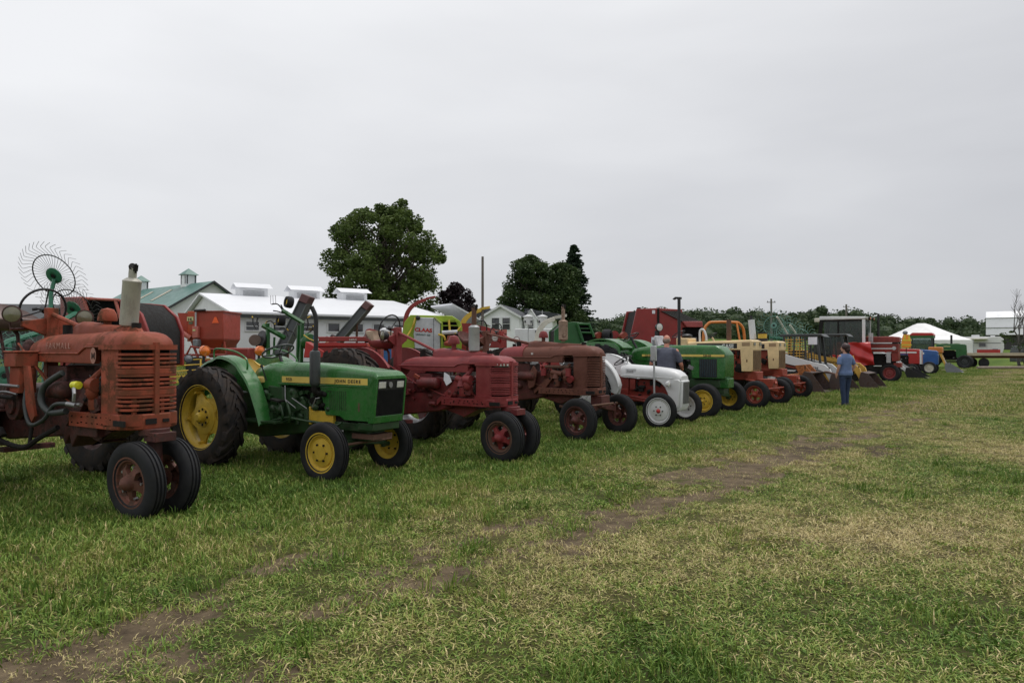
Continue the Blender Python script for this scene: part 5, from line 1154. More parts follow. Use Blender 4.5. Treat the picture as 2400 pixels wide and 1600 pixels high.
mb = MB(); mb.loft([uring(-1.95, .10, 1.0, 1.10, .05), uring(-1.75, .17, 1.0, 1.28, .1), uring(-1.5, .20, 1.02, 1.345, .12), uring(-1.30, .215, 1.02, 1.365, .12), uring(-1.17, .22, 1.02, 1.35, .12)]); mb.build('dash_cowl', DEERE, t)
mb = MB(); mb.b2((-1.42, -.22, .7), (-1.12, .22, 1.06)); mb.build('pedestal', DEERED, t, bev=.02)
steering_wheel(t, (-1.50, 0, 1.50), (-.42, 0, .9), .205, CHAR, .013, 3, .2, .05)
tubes('steering_column', t, BLACK, [([(-1.49, 0, 1.49), (-1.38, 0, 1.28)], .022)])
tubes('gear_lever', t, BLACK, [([(-1.42, -.24, 1.12), (-1.46, -.28, 1.30)], .008), ([(-1.46, -.28, 1.29), (-1.47, -.285, 1.325)], .018)])
# seat: bucket with low wrap-round back
mb = MB(); mb.loft([uring(-2.12, .19, 1.09, 1.16, .05), uring(-2.05, .22, 1.085, 1.18, .05), uring(-1.8, .23, 1.08, 1.165, .05), uring(-1.55, .225, 1.09, 1.175, .04), uring(-1.50, .19, 1.10, 1.15, .03)]); so = mb.build('seat', YSEAT, t)
mb = MB(); rings = []
for z, k in ((1.12, .92), (1.22, 1.0), (1.32, 1.0), (1.375, .94), (1.395, .84)):
    lean = (z - 1.12) * .32
    rings.append([(-1.93 + .25 * k * cos(a) * 1.0 - lean, .235 * k * sin(a), z - (.10 * max(0, abs(sin(a)) - .55) / .45 * ((z - 1.12) / .27))) for a in [radians(82 + 196 * j / 16) for j in range(17)]] + [(-1.93 + .185 * k * cos(a) - lean, .175 * k * sin(a), z - (.10 * max(0, abs(sin(a)) - .55) / .45 * ((z - 1.12) / .27))) for a in [radians(278 - 196 * j / 16) for j in range(17)]])
mb.loft(rings); mb.build('backrest', YSEAT, so, ang=60)
mb = MB(); mb.b2((-2.1, -.12, .93), (-1.6, .12, 1.09)); mb.build('seat_base', BLACK, t)
# fenders, rails, lamps
AX2, R2 = -2.10, .652
for s in (-1, 1):
    ri, ro_ = s * .30, s * .49; pr = arc((AX2, R2), R2 + .115, 168, 30, 18) + [(AX2 + .78, .80), (AX2 + .86, .60)]
    pr2 = [(x, z + (.03 if -2.2 < x < -1.7 else 0)) for x, z in pr]
    mb = MB(); mb.loft([[(x, ri, z), (x, ro_ * .97, z - .01), (x, ro_, z - .045), (x + (AX2 - x) * .02, ro_ * .97, z - .03), (x + (AX2 - x) * .02, ri, z - .015)] for x, z in pr2]); mb.prism(pr2 + [(AX2 + .62, .60), (AX2 + .45, .95), (AX2, 1.05), (AX2 - .5, .9)], ri - s * .012, ri); mb.build('fender', DEERE, t, ang=50)
    tubes('grab_rail', t, DEERE, [(spl([(AX2 - .14, s * .44, 1.38), (AX2 - .15, s * .44, 1.50), (AX2 - .08, s * .43, 1.535), (AX2 + .25, s * .41, 1.50), (AX2 + .48, s * .40, 1.40), (AX2 + .50, s * .40, 1.26)], 6), .012)], 8)
    mb = MB(); mb.cyl((AX2 - .38, s * .44, 1.33), (AX2 - .38, s * .44, 1.44), .018, n=8); ao = mb.build('lamp_post', BLACK, t)
    headlamp(ao, (AX2 - .38 + .03, s * .44, 1.505), (1, 0, 0), .068, AMBER, AMBER, .05)
    mb = MB(); mb.ell((AX2 - .38, s * .44, 1.505), (.045, .068, .072)); mb.build('flasher', AMBER, ao)
    wheel(t, AX2, s * .63, R2, .30, .40, s, 'lug', rim=YELLOW, style='cast', tyre=RUBBERM, bolts=8, lugs=17, off=.02)
headlamp(t, (AX2 - .48, -.60, 1.40), (.9, -.3, 0), .055, CHAR, PLASTICG)
mb = MB(); mb.cyl((AX2, -.5, R2), (AX2, .5, R2), .10, n=18); mb.b2((AX2 - .2, -.3, R2 - .15), (AX2 + .2, .3, R2 + .15)); mb.build('rear_axle', DEERED, t, bev=.02)
mb = MB(); mb.prism([(-.43, .40), (0, .47), (.43, .40), (.43, .33), (0, .38), (-.43, .33)], -.04, .05, 'x'); mb.b2((-.14, -.12, .44), (.28, .12, .60)); mb.build('front_axle', DEERED, t, bev=.01)
tubes('tie_rod', t, RUSTM, [([(.16, -.40, .42), (.16, .40, .42)], .016), ([(-.2, -.12, .5), (.1, -.38, .44)], .014)]); MB().b2((.05, -.16, .47), (.40, .16, .53)).build('bumper_bracket', RUSTM, t)
for s in (-1, 1):
    mb = MB(); mb.cyl((0, s * .40, .58), (0, s * .43, .30), .03); mb.cyl((0, s * .42, .33), (0, s * .52, .33), .03); mb.build('spindle', DEERED, t)
    wheel(t, 0, s * .54, .345, .16, .205, s, 'rib', rim=YELLOW, style='flat', steer=2, bolts=6, hubr=.085)

# ------------------------------------------------------------ white and red old utility tractor
T5 = thing('tractor', 'small white and red tractor with white wheel discs and a vertical grey exhaust', 'tractor', (3.25, 14.03, 0), -34, 'tractors parked in the front row'); t = T5
hoodloft([(-1.03, .12, 1.0, 1.10, .06), (-1.01, .20, .97, 1.19, .12), (-.9, .235, .955, 1.222, .15), (-.4, .25, .94, 1.19, .15), (0, .265, .93, 1.145, .15), (.16, .262, .92, 1.112, .15), (.25, .24, .92, 1.06, .14), (.30, .20, .92, 1.0, .07)]).build('hood', WHITEP, t)
tubes('bead', t, WHITEP, [([(-.98, s * .248, 1.0), (-.4, s * .262, .975), (.15, s * .272, .96)], .008) for s in (-1, 1)])
for s in (-1, 1):
    mb = MB(); mb.prism([(-.28, .95), (.26, .94), (.30, .90), (.27, .42), (.20, .33), (.10, .33), (.06, .40), (.05, .62), (-.02, .78), (-.12, .87)], s * .20, s * .262); mb.build('side_cowl', WHITEP, t, bev=.02)
    headlamp(t, (.10, s * .335, .845), (1, -.05, 0), .062, WHITEP, LAMPG)
mb = MB(); mb.prism([(.24, .93), (.33, .91), (.315, .40), (.27, .31), (.10, .31), (.10, .38), (.22, .40)], -.205, .205); mb.build('nose', WHITEP, t, bev=.02)
mb = MB(); mb.prism([(.315, .88), (.334, .88), (.322, .46), (.30, .46)], -.15, .15); mb.build('grille_recess', CHAR, t)
for i in range(13): y = -.14 + i * .0233; MB().prism([(.32, .88), (.345, .88), (.330, .45), (.31, .45)], y - .004, y + .004).build('grille_slat', STEEL, t)
for o in list(T5.children): o.location.x -= .06
mb = MB(); mb.b2((-.95, -.12, .50), (.1, .12, .92)); mb.b2((-.9, -.18, .46), (.05, .18, .58)); mb.prism([(-.9, .5), (-.9, .95), (-1.1, 1.0), (-1.9, .95), (-1.95, .4), (-1.2, .42)], -.16, .16); mb.build('engine_block', CASTRED, t, bev=.015)
mb = MB(); rnd = random.Random(31); clutter(mb, rnd, (-.75, -.2, .58), (-.05, -.12, .9), 20, .06); mb.build('engine_fitting', DARK, t)
mb = MB(); mb.b2((-.86, -.20, .70), (-.74, -.12, .93)); mb.b2((-1.5, -.2, .58), (-.9, -.14, .72)); mb.build('battery_cover', CASTRED, t, bev=.01)
tubes('radius_rod', t, CASTRED, [([(-1.3, s * .2, .56), (-.1, s * .45, .46)], .022) for s in (-1, 1)]); tubes('drag_link', t, CASTRED, [([(-1.2, s * .22, .62), (-.15, s * .5, .52)], .015) for s in (-1, 1)])
mb = MB(); mb.prism([(-.55, .40), (0, .46), (.55, .40), (.55, .33), (0, .38), (-.55, .33)], -.04, .04, 'x'); mb.build('front_axle', CASTRED, t, bev=.01)
text('lettering', 'Ford', .07, STEEL, t, (-.90, -.243, 1.06), SIDE, .003, .0005); MB().b2((-.93, -.238, 1.04), (-.70, -.241, 1.13)).build('badge', LGREY, t)
for s in (-1, 1):
    mb = MB(); pr = arc((-1.72, .64), .80, 150, 12, 16); mb.prism(pr + [(-1.0, .55), (-1.35, .75), (-1.9, .8)], s * .40, s * .415); mb.loft([[(x, s * .40, z), (x, s * .56, z), (x, s * .57, z - .04), (x + (-1.72 - x) * .02, s * .40, z - .02)] for x, z in pr]); mb.build('fender', WHITEP, t)
    mb = MB(); mb.prism(arc((-1.72, .64), .80, 100, 8, 12) + [(-1.02, .62), (-1.3, .7), (-1.75, .9)], s * .485, s * .50); mb.build('fender_side', WHITEP, t)
    wheel(t, -1.72, s * .70, .64, .27, .38, s, 'lug', rim=ALU, disc=WHITEP, style='dish', bolts=6, lugs=18)
    wheel(t, 0, s * .72, .345, .135, .232, s, 'rib', rim=WHITEP, disc=WHITEP, style='flat', bolts=6, hubr=.075, steer=-4)
    mb = MB(); mb.ell((0, s * (.72 + .05), .345), (.045, .06, .045)); mb.build('hub_cap', BRIGHTRED, t)
steering_wheel(t, (-1.10, 0, 1.30), (-.5, 0, .87), .20, BLACK, .012); tubes('steering_column', t, WHITEP, [([(-1.09, 0, 1.29), (-.95, 0, 1.12)], .03), ([(-1.0, -.02, 1.22), (-.93, -.12, 1.36)], .015)])
mb = MB(); mb.cyl((-.28, -.30, .60), (-.285, -.30, 1.32), .020, n=12); mo = mb.build('exhaust_pipe', ALU, t); mb = MB(); mb.b2((-.35, -.34, 1.30), (-.235, -.26, 1.60)); mb.build('muffler', ALU, mo, bev=.015); MB().cyl((-.29, -.30, 1.60), (-.30, -.30, 1.72), .022, n=10).build('exhaust_tip', PLASTICG, mo)
mb = MB(); mb.ell((-1.75, 0, 1.0), (.22, .22, .06)); mb.build('seat', WHITEP, t); tubes('gear_lever', t, BLACK, [([(-1.2, -.05, .95), (-1.25, -.08, 1.15)], .009), ([(-1.2, -.22, .9), (-1.27, -.26, 1.12)], .009)])

# ------------------------------------------------------------ large green tractor, stripe and tall stack
def utility(label, loc, rz, P, group='tractors parked in the front row', par_name='tractor'):
    t = thing(par_name, label, 'tractor', loc, rz, group); m, md = P['paint'], P['dull']; g = P.get
    hoodloft(P['hood']).build('hood', m, t)
    f0, f1, fz0, fz1, fw = P['nose']
    mb = MB(); mb.prism([(f0, fz0), (f1 - .03, fz0), (f1, fz0 + .06), (f1 + P.get('rake', 0), fz1), (f0 - P.get('flare', .03), fz1)], -fw, fw); no = mb.build('nose', m, t, bev=.015)
    for i in range(P.get('slats', 0)):
        x = P['slat0'] + (P['slat1'] - P['slat0']) * i / (P['slats'] - 1)
        for s in (-1, 1): MB().b2((x - .009, s * fw, fz0 + .04), (x + .009, s * (fw + .008), fz1 - .03)).build('side_slat', g('slatm', BLACK), no)
    nf = P.get('fslats', 0)
    if nf:
        mb = MB(); mb.b2((f1 - .02, -fw * .86, fz0 + .04), (f1 + .006, fw * .86, fz1 - g('ftop', .06))); mb.build('grille_recess', VOID, no)
        for i in range(nf): y = fw * .8 * (2 * i / (nf - 1) - 1); MB().b2((f1, y - .008, fz0 + .04), (f1 + .016, y + .008, fz1 - g('ftop', .06))).build('grille_slat', g('fslatm', m), no)
    rnd = random.Random(P.get('seed', 2)); zlow = P['low']
    mb = MB(); mb.b2((P['ax'] + .6, -.17, zlow), (f0 + .05, .17, fz1 - .08)); mb.b2((P['ax'] + .5, -.22, zlow - .02), (f1 - .15, .22, zlow + .18)); e = mb.build('engine_block', md, t, bev=.02)
    mb = MB(); clutter(mb, rnd, (P['ax'] + 1.0, -.28, zlow + .15), (f0, -.17, fz1 - .12), 24, .085); mb.build('engine_fitting', DARK, e)
    mb = MB(); clutter(mb, rnd, (P['ax'] + .9, -.30, zlow + .15), (f0, -.2, fz1 - .2), 8, .07); mb.build('engine_bracket', g('fitm', STEEL), e)
    mb = MB(); mb.b2((P['ax'] - .35, -.25, P['rr'] - .25), (P['ax'] + .7, .25, P['rr'] + .35)); mb.cyl((P['ax'], -P['rt'] + .1, P['rr']), (P['ax'], P['rt'] - .1, P['rr']), .11, n=16); mb.build('rear_axle', md, t, bev=.02)
    for s in (-1, 1):
        wheel(t, P['ax'], s * P['rt'], P['rr'], P['rw'], P['rr'] * .57, s, 'lug', rim=P['rim'], disc=P.get('disc', P['rim']), style='cast', bolts=8, lugs=20)
        wheel(t, 0, s * P['ft'], P['fr'], P['fw'], P['fr'] * .56, s, 'rib', rim=P['rim'], disc=P.get('disc', P['rim']), style=P.get('fstyle', 'dish'), bolts=6, steer=P.get('steer', 0))
        if g('fender'):
            a0, a1, fy0, fy1 = P['fender']; pr = arc((P['ax'], P['rr']), P['rr'] + .12, a0, a1, 12)
            mb = MB(); mb.loft([[(x, s * fy0, z), (x, s * fy1, z), (x, s * fy1, z - .04), (x + (P['ax'] - x) * .02, s * fy0, z - .02)] for x, z in pr]); mb.prism(pr + [(P['ax'] + .3, P['rr'])], s * fy0, s * (fy0 + .012)); mb.build('fender', P.get('fenm', m), t, ang=45)
    fz = P['fr']
    mb = MB(); ft = P['ft']; mb.prism([(-ft + .2, fz + .10), (0, fz + .2), (ft - .2, fz + .10), (ft - .2, fz + .0), (0, fz + .08), (-ft + .2, fz + .0)], -.06, .06, 'x'); mb.b2((-.3, -.15, fz + .12), (.2, .15, zlow + .02)); mb.build('front_axle', P.get('axm', md), t, bev=.01)
    for s in (-1, 1): mb = MB(); mb.cyl((0, s * (ft - .17), fz + .3), (0, s * (ft - .15), fz - .05), .035); mb.cyl((0, s * (ft - .2), fz), (0, s * (ft - .02), fz), .045); mb.build('spindle', P.get('axm', md), t)
    if g('sw'): x, z, r = P['sw']; steering_wheel(t, (x, 0, z), (-.5, 0, .86), r, BLACK, .013, spoke_m=BLACK); tubes('steering_column', t, P.get('colm', BLACK), [([(x + .01, 0, z - .01), (x + .24, 0, z - .42)], .03)])
    if g('dash'): mb = MB(); a, b, z0, z1, w_ = P['dash']; mb.loft([uring(a, w_ * .9, z0, z1 - .08, .05), uring(a + .06, w_, z0, z1, .06), uring(b, w_, z0, z1, .06)]); mb.build('dash_cowl', m, t)
    if g('seat'):
        x, z = P['seat']; sm_ = P.get('seatm', BLACK); mb = MB(); mb.b2((x - .22, -.22, z), (x + .22, .22, z + .09)); so = mb.build('seat', sm_, t, bev=.03); MB().box((x - .25, 0, z + .22), (.09, .46, .34), (0, -.15, 0)).build('backrest', sm_, so, bev=.03); MB().b2((x - .2, -.15, z - .35), (x + .2, .15, z)).build('seat_base', BLACK, so)
    return t
T6 = utility('large green tractor with a yellow hood stripe and a tall black hooked exhaust', (4.79, 16.22, 0), -36, dict(
    paint=DEERE, dull=DEERED, hood=[(-2.10, .20, 1.30, 1.50, .1), (-2.02, .27, 1.28, 1.555, .12), (-1.7, .30, 1.26, 1.60, .1), (-1.3, .31, 1.26, 1.628, .10), (-.5, .32, 1.31, 1.635, .09), (.04, .32, 1.31, 1.625, .08), (.15, .31, 1.31, 1.585, .08), (.25, .295, 1.31, 1.48, .05), (.29, .285, 1.31, 1.42, .03)],
    nose=(-.50, .28, .86, 1.33, .315), rake=.01, flare=.04, low=.66, ax=-2.55, rr=.84, rt=.88, rw=.42, rim=YELLOW, ft=.86, fr=.385, fw=.24, steer=-3, sw=(-2.22, 1.84, .21), dash=(-1.98, -1.6, .9, 1.40, .26), slats=9, slat0=-.28, slat1=.06, slatm=paint('dark_teal_screen', (.012, .04, .05), .5),
    fender=(150, 50, .46, .98), seat=(-2.75, 1.28), seatm=BLACK, seed=6)); t = T6
for s in (-1, 1): MB().b2((-1.76, s * .300, 1.362), (-1.0, s * .328, 1.412)).build('yellow_stripe', YDECAL, t); MB().b2((-1.0, s * .31, 1.362), (.27, s * .328, 1.412)).build('yellow_stripe', YDECAL, t); MB().b2((-.32, s * .314, .88), (.10, s * .3155, 1.31)).build('side_screen', BLACK, t)
text('lettering', 'JOHN DEERE', .062, BLKTXT, t, (-1.68, -.3298, 1.365), SIDE, .001, .0022, 1.2, sp=1.35); text('lettering', '2840', .062, BLKTXT, t, (-.22, -.3298, 1.365), SIDE, .001, .0022, 1.25, sp=1.25)
mb = MB(); mb.b2((-.15, -.2, .64), (.32, .2, .87)); mb.build('front_support', DEERE, t, bev=.02)
mb = MB(); mb.cyl((-.93, -.02, 1.60), (-.93, -.02, 2.74), .038, n=16); mo = mb.build('exhaust_pipe', BLACK, t); mb = MB(); mb.prism([(-.885, 2.74), (-.885, 2.79), (-1.02, 2.80), (-1.09, 2.75), (-1.06, 2.73), (-1.0, 2.765), (-.97, 2.74)], -.045, .045); mb.build('exhaust_hook', BLACK, mo)
MB().b2((-2.55, -.475, 1.42), (-2.38, -.462, 1.46)).build('yellow_label', SIGNY, t)
for s in (-1, 1):                                        # broad crowned fender tops
    mb = MB(); mb.loft([[(x, s * .45, z + .0), (x, s * .75, z + .03), (x, s * 1.02, z - .02), (x, s * 1.04, z - d), (x, s * .45, z - .04)] for x, z, d in ((-3.4, 1.60, .22), (-3.1, 1.70, .16), (-2.7, 1.735, .12), (-2.35, 1.73, .10), (-2.15, 1.70, .14), (-2.02, 1.60, .22), (-1.98, 1.42, .3))]); mb.build('fender_top', DEERE, t, ang=50)

# ------------------------------------------------------------ two cream and orange-red tractors
def cream(label, loc, rz, seed, stack, extra=False):
    t = utility(label, loc, rz, dict(paint=CREAM, dull=ORRED, hood=[(-2.45, .22, 1.50, 1.66, .05), (-2.40, .26, 1.50, 1.735, .06), (-1.5, .29, 1.52, 1.765, .06), (-.66, .30, 1.53, 1.785, .05), (-.36, .305, 1.53, 1.79, .04), (-.28, .30, 1.53, 1.76, .03)],
        nose=(-.60, -.29, .935, 1.60, .305), rake=0, flare=.035, low=.72, ax=-2.5, rr=.84, rt=.85, rw=.4, rim=ORRED, ft=.80, fr=.36, fw=.20, fstyle='spoke', steer=-5, fslats=9, ftop=.10, fslatm=paint('tan_grille_bar', (.36, .24, .13), .6), sw=(-2.62, 1.98, .2), colm=CREAM, axm=ORRED, fitm=ORRED, seed=seed, seat=(-3.0, 1.55), seatm=paint('white_vinyl_seat', (.6, .6, .62), .5) if extra else BLACK))
    for s in (-1, 1):
        MB().b2((-.58, s * .302, 1.625), (-.36, s * .309, 1.72)).build('side_vent', paint('tan_grille_bar', (.36, .24, .13), .6), t)
        MB().b2((-.46, s * .305, 1.19), (-.43, s * .3095, 1.26)).build('latch_hole', RUSTM, t)
    for y in (-.2, .2): MB().b2((-.283, y - .06, 1.64), (-.262, y + .06, 1.72)).build('headlight', LAMPD, t)
    MB().b2((-.95, -.22, .70), (-.2, .22, .935)).build('front_frame', ORRED, t, bev=.02)
    MB().b2((-1.9, -.302, 1.56), (-.72, -.297, 1.70)).build('black_band', BLKTXT, t)
    tubes('steering_arm', t, ORRED, [(spl([(-.5, -.2, .72), (-.1, -.45, .66), (.1, -.6, .55)], 5), .03), (spl([(-.1, .3, .72), (.15, .1, .68), (.3, -.2, .62)], 5), .03), ([(.2, -.62, .5), (.2, .62, .5)], .018)])
    a, b, c, r, mt = stack; MB().cyl((a, 0, b), (a, 0, c), r, n=14).build('exhaust_pipe', mt, t); return t
T7 = cream('cream and orange-red tractor with a rusty exhaust pipe, next to the large green tractor', (6.87, 18.7, 0), -41, 9, (-1.08, 1.74, 2.36, .065, RUSTM), True)
text('lettering', 'CASE', .15, WHTTXT, T7, (-1.16, -.3035, 1.573), SIDE, .001, .004, 1.0)
mb = MB(); mb.b2((-2.55, -.3, 1.6), (-2.2, .3, 1.86)); mb.build('dash_cowl', CREAM, T7, bev=.03); tubes('roll_post', T7, BLACK, [([(-3.35, 0, 1.5), (-3.35, 0, 2.1)], .05)]); headlamp(T7, (-3.25, 0, 2.2), (.9, -.4, 0), .12, BLACK, LAMPG)
mb = MB(); mb.ell((-2.35, 0, 1.92), (.14, .2, .07)); mb.build('instrument_cover', BLACK, T7); tubes('rail', T7, WHITEP, [(spl([(-1.9, -.1, 1.75), (-1.9, -.1, 2.05), (-1.8, -.1, 2.1), (-1.72, -.1, 1.95), (-1.7, -.1, 1.78)], 5), .03)])
T8 = cream('cream and orange-red tractor with a white muffler, beside the white skid loader', (8.60, 21.4, 0), -41, 10, (-1.22, 1.76, 1.85, .04, DARK))
mb = MB(); mb.cyl((-1.2, 0, 1.86), (-1.26, 0, 2.48), .10, n=18); mo = mb.build('muffler', WHITEP, T8); MB().cyl((-1.26, 0, 2.47), (-1.265, 0, 2.62), .04, n=10).build('exhaust_tip', BLACK, mo)
mb = MB(); mb.cyl((-.9, .0, 1.78), (-.9, 0, 1.88), .16, n=20); mb.cyl((-.9, 0, 2.03), (-.9, 0, 2.07), .15, n=20); ao = mb.build('air_cleaner', BLACK, T8); MB().cyl((-.9, 0, 1.88), (-.9, 0, 2.03), .135, n=20).build('cleaner_band', YELLOW, ao)

# ------------------------------------------------------------ skid loaders
def skid(label, loc, rz, body, arm, low, cabm, x_off, roofz, name, tmat, tsize, lampm=ORRED, extra=None, cab=(1.18, .36)):
    t = thing('skid_loader', label, 'skid loader', loc, rz, 'skid loaders in the row'); o = x_off
    MB().prism([(-2.75 - o, .35), (-.95 - o, .30), (-.85 - o, .75), (-1.0 - o, 1.0), (-2.2 - o, 1.12), (-2.75 - o, 1.28)], -.55, .55).build('body', low, t, bev=.03)
    MB().b2((-2.8 - o, -.5, 1.0), (-2.3 - o, .5, 1.45)).build('engine_hood', body, t, bev=.04)
    c0, c1 = -2.05 - o, -.85 - o
    mb = MB(); mb.b2((c0 - .15, -.48, roofz - .09), (c1 + .12, .48, roofz)); mb.prism([(c1 + .05, roofz - .09), (c1 + .25, roofz - .12), (c1 + .12, roofz)], -.46, .46); co = mb.build('cab_roof', CHAR, t, bev=.02)
    for s in (-1, 1):
        for x0, x1, w_ in ((c0, c0 - .08, .08), (c0 + .38, c0 + .33, .05), (c0 + .75, c0 + .80, .05), (c1 - .04, c1 + .10, .09)):
            mb = MB(); mb.prism([(x0 - w_ / 2, roofz - .08), (x0 + w_ / 2, roofz - .08), (x1 + w_ / 2, .98), (x1 - w_ / 2, .98)], s * .42, s * .47); mb.build('cab_post', CHAR, t)
        if name == 'GEHL':
            MB().prism([(c0 + .02, roofz - .13), (c1 - .06, roofz - .13), (c1 + .04, 1.28), (c0 + .0, 1.42)], s * .445, s * .455).build('cab_window', CGLASS, t)
        for i in range(11):
            x = c0 + .03 + i * (c1 - c0 - .05) / 11
            if name != 'GEHL': mb = MB(); mb.b2((x, s * .435, 1.1), (x + .016, s * .447, roofz - .1)); mb.build('mesh_bar', GYEL if i < 6 else CHAR, t)
        for i in range(8):
            z = 1.18 + i * (roofz - 1.3) / 8
            if name != 'GEHL': mb = MB(); mb.b2((c0, s * .437, z), (c0 + .72, s * .445, z + .03)); mb.build('mesh_bar', GYEL, t)
    MB().b2((c0 + .1, -.25, .9), (c0 + .6, .25, 1.5)).build('seat', BLACK, t, bev=.05)
    a0 = -2.85 - o
    for s in (-1, 1):
        mb = MB(); mb.prism([(a0, 1.52), (a0 + .15, 1.56), (-1.0, 1.06), (-.62, .98), (-.42, .80), (-.26, .30), (-.30, .12), (-.40, .14), (-.47, .42), (-.60, .68), (-.80, .78), (-1.25, .80), (-1.4, .86), (a0, 1.22)], s * .56, s * .68); ar = mb.build('lift_arm', arm, t, bev=.012)
        MB().prism([(a0 + .1, 1.16), (-1.42, .84), (-1.42, .76), (a0 + .1, 1.04)], s * .55, s * .60).build('arm_stripe', lampm, t)
        MB().b2((a0 + .2, s * .52, .70), (-.95, s * .60, .76)).build('side_rail', arm, t, bev=.01)
        tubes('hydraulic_cylinder', t, STEEL, [([(-.75, s * .5, .95), (-.42, s * .5, .35)], .03), ([(-1.9 - o, s * .5, .8), (-2.6 - o, s * .5, 1.2)], .035)])
        for x in (-1.35 - o, -2.35 - o): wheel(t, x, s * .72, .40, .28, .21, s, 'lug', rim=arm, style='flat', lugs=14, bolts=0)
        for k_, (bx_, bz_) in enumerate(((-.45, .85), (-.38, .55), (-.33, .32))): MB().cyl((bx_, s * .69, bz_), (bx_, s * .67, bz_), .025, n=8).build('pivot_pin', DARK, ar)
    text('lettering', name, tsize, tmat, t, (-1.28 if name != 'GEHL' else -1.72, -.684, .87 if name != 'GEHL' else 1.03), (pi / 2, radians(12) if name == 'GEHL' else radians(8), 0), .002, .002, 1.1)
    w_ = .86
    mb = MB(); prof = [(-.35, .62), (-.33, .66), (-.08, .60), (-.10, .56), (-.30, .58), (-.38, .30), (-.30, .06), (.32, .05), (.34, .02), (-.34, .0), (-.44, .30)]
    mb.prism(prof, -w_, w_); bo = mb.build('bucket', BUCKET, t)
    for s in (-1, 1): MB().prism([(-.35, .62), (-.10, .60), (.33, .04), (.32, .02), (-.34, .0), (-.44, .30)], s * w_, s * (w_ + .02)).build('bucket_side', BUCKET, bo)
    return t
SK1 = skid('white skid loader with black cage and a paper notice on its cab', (12.40, 25.8, 0), -36, WHITEP, WHITEP, CHAR, CHAR, .05, 2.12, 'bobcat', BLKTXT, .15)
MB().b2((-1.22, -.50, 1.72), (-.90, -.49, 2.0)).build('paper_notice', PAPER, SK1)
tubes('brush_guard', SK1, RUSTM, [([(-.72, -.6, .72), (-.45, -.75, .70), (-.1, -.86, .60)], .035)])
SK2 = skid('yellow skid loader with tinted cab windows, behind the woman', (14.38, 27.6, 0), -36, GYEL, GYEL, GYEL, CHAR, .22, 2.17, 'GEHL', BLKTXT, .22)
MB().prism([(-2.9, 1.48), (-.95, 1.12), (-.95, .98), (-2.9, 1.30)], -.72, -.69).build('side_decal', GYEL, SK2)
tubes('arm_tube', SK2, GYEL, [([(-.95, s * .72, 1.28), (-.78, s * .72, .55)], .075) for s in (-1, 1)] + [([(-.95, -.8, 1.27), (-.95, -.55, 1.27)], .09)], 10)

t = thing('loader_bucket', 'brown rusty loader bucket with orange brackets, just left of the white lift arms', 'loader bucket', (11.08, 24.6, 0), -36)
MB().prism([(-.62, .70), (-.58, .74), (-.30, .70), (-.32, .66), (-.54, .66), (-.66, .34), (-.56, .06), (.10, .05), (.12, .02), (-.60, .0), (-.74, .34)], -.55, .95).build('bucket', BUCKET, t)
for y in (-.56, .95): MB().prism([(-.62, .70), (-.32, .68), (.11, .03), (.10, .0), (-.60, .0), (-.74, .34)], y, y + .02).build('bucket_side', BUCKET, t)
OBR = paint('rusty_orange_bracket', (.40, .13, .03), .6, rust=.5)
for y in (-.3, .5): MB().prism([(-.95, .95), (-.62, .98), (-.42, .74), (-.60, .40), (-.80, .40), (-.85, .7)], y, y + .06).build('bracket', OBR, t, bev=.01)
MB().tube([(-.8, -.35, .62), (-1.6, -.35, .5)], .06, 8).build('push_arm', OBR, t)

# ------------------------------------------------------------ red cab tractor with the red tarp
T9 = utility('big red tractor with a white cab and black exhaust, partly behind a red tarp', (17.95, 33.0, 0), -36, dict(
    paint=CASTRED, dull=DARK, hood=[(-1.2, .33, 1.86, 2.15, .05), (0.1, .33, 1.88, 2.16, .05), (.38, .33, 1.88, 2.13, .05), (.41, .31, 1.9, 2.08, .04)], nose=(.10, .38, .98, 1.42, .30), low=.80, ax=-2.6, rr=.92, rt=.95, rw=.46, rim=paint('dusty_red_rim', (.30, .05, .05), .5), disc=None, ft=.30, fr=.43, fw=.27,
    seed=14, fitm=LGREY, fslats=0)); t = T9
MB().prism([(-1.2, 1.42), (.36, 1.42), (.40, 1.80), (-1.2, 1.80)], -.34, .34).build('lower_hood', CASTRED, t, bev=.01); MB().b2((-1.2, -.30, 1.79), (.3, .30, 1.87)).build('hood_gap', DARK, t)
for z in (1.82, 1.56): MB().b2((-1.2, -.347, z), (.12, -.341, z + .05)).build('white_stripe', WHITEP, t)
MB().cyl((.20, -.342, 1.60), (.20, -.352, 1.60), .085, n=20).build('round_badge', LGREY, t); MB().b2((-.12, -.352, .92), (.06, -.32, 1.42)).build('grey_panel', LGREY, t); MB().b2((.15, -.25, .70), (.48, .25, .92)).build('weight_bracket', CASTRED, t, bev=.02)
MB().cyl((-.50, 0, 2.14), (-.50, 0, 3.2), .055, n=14).build('exhaust_pipe', BLACK, t); MB().box((-.56, 0, 3.25), (.24, .11, .06), (0, .35, 0)).build('exhaust_hook', BLACK, t)
mb = MB()
MB().prism([(-3.3, 2.98), (-1.28, 2.98), (-1.24, 3.10), (-3.3, 3.16)], -.82, .82).build('cab_roof', WHITEP, t, bev=.03); MB().b2((-3.55, -.78, 2.88), (-3.25, .78, 3.08)).build('air_unit', OFFW, t, bev=.04)
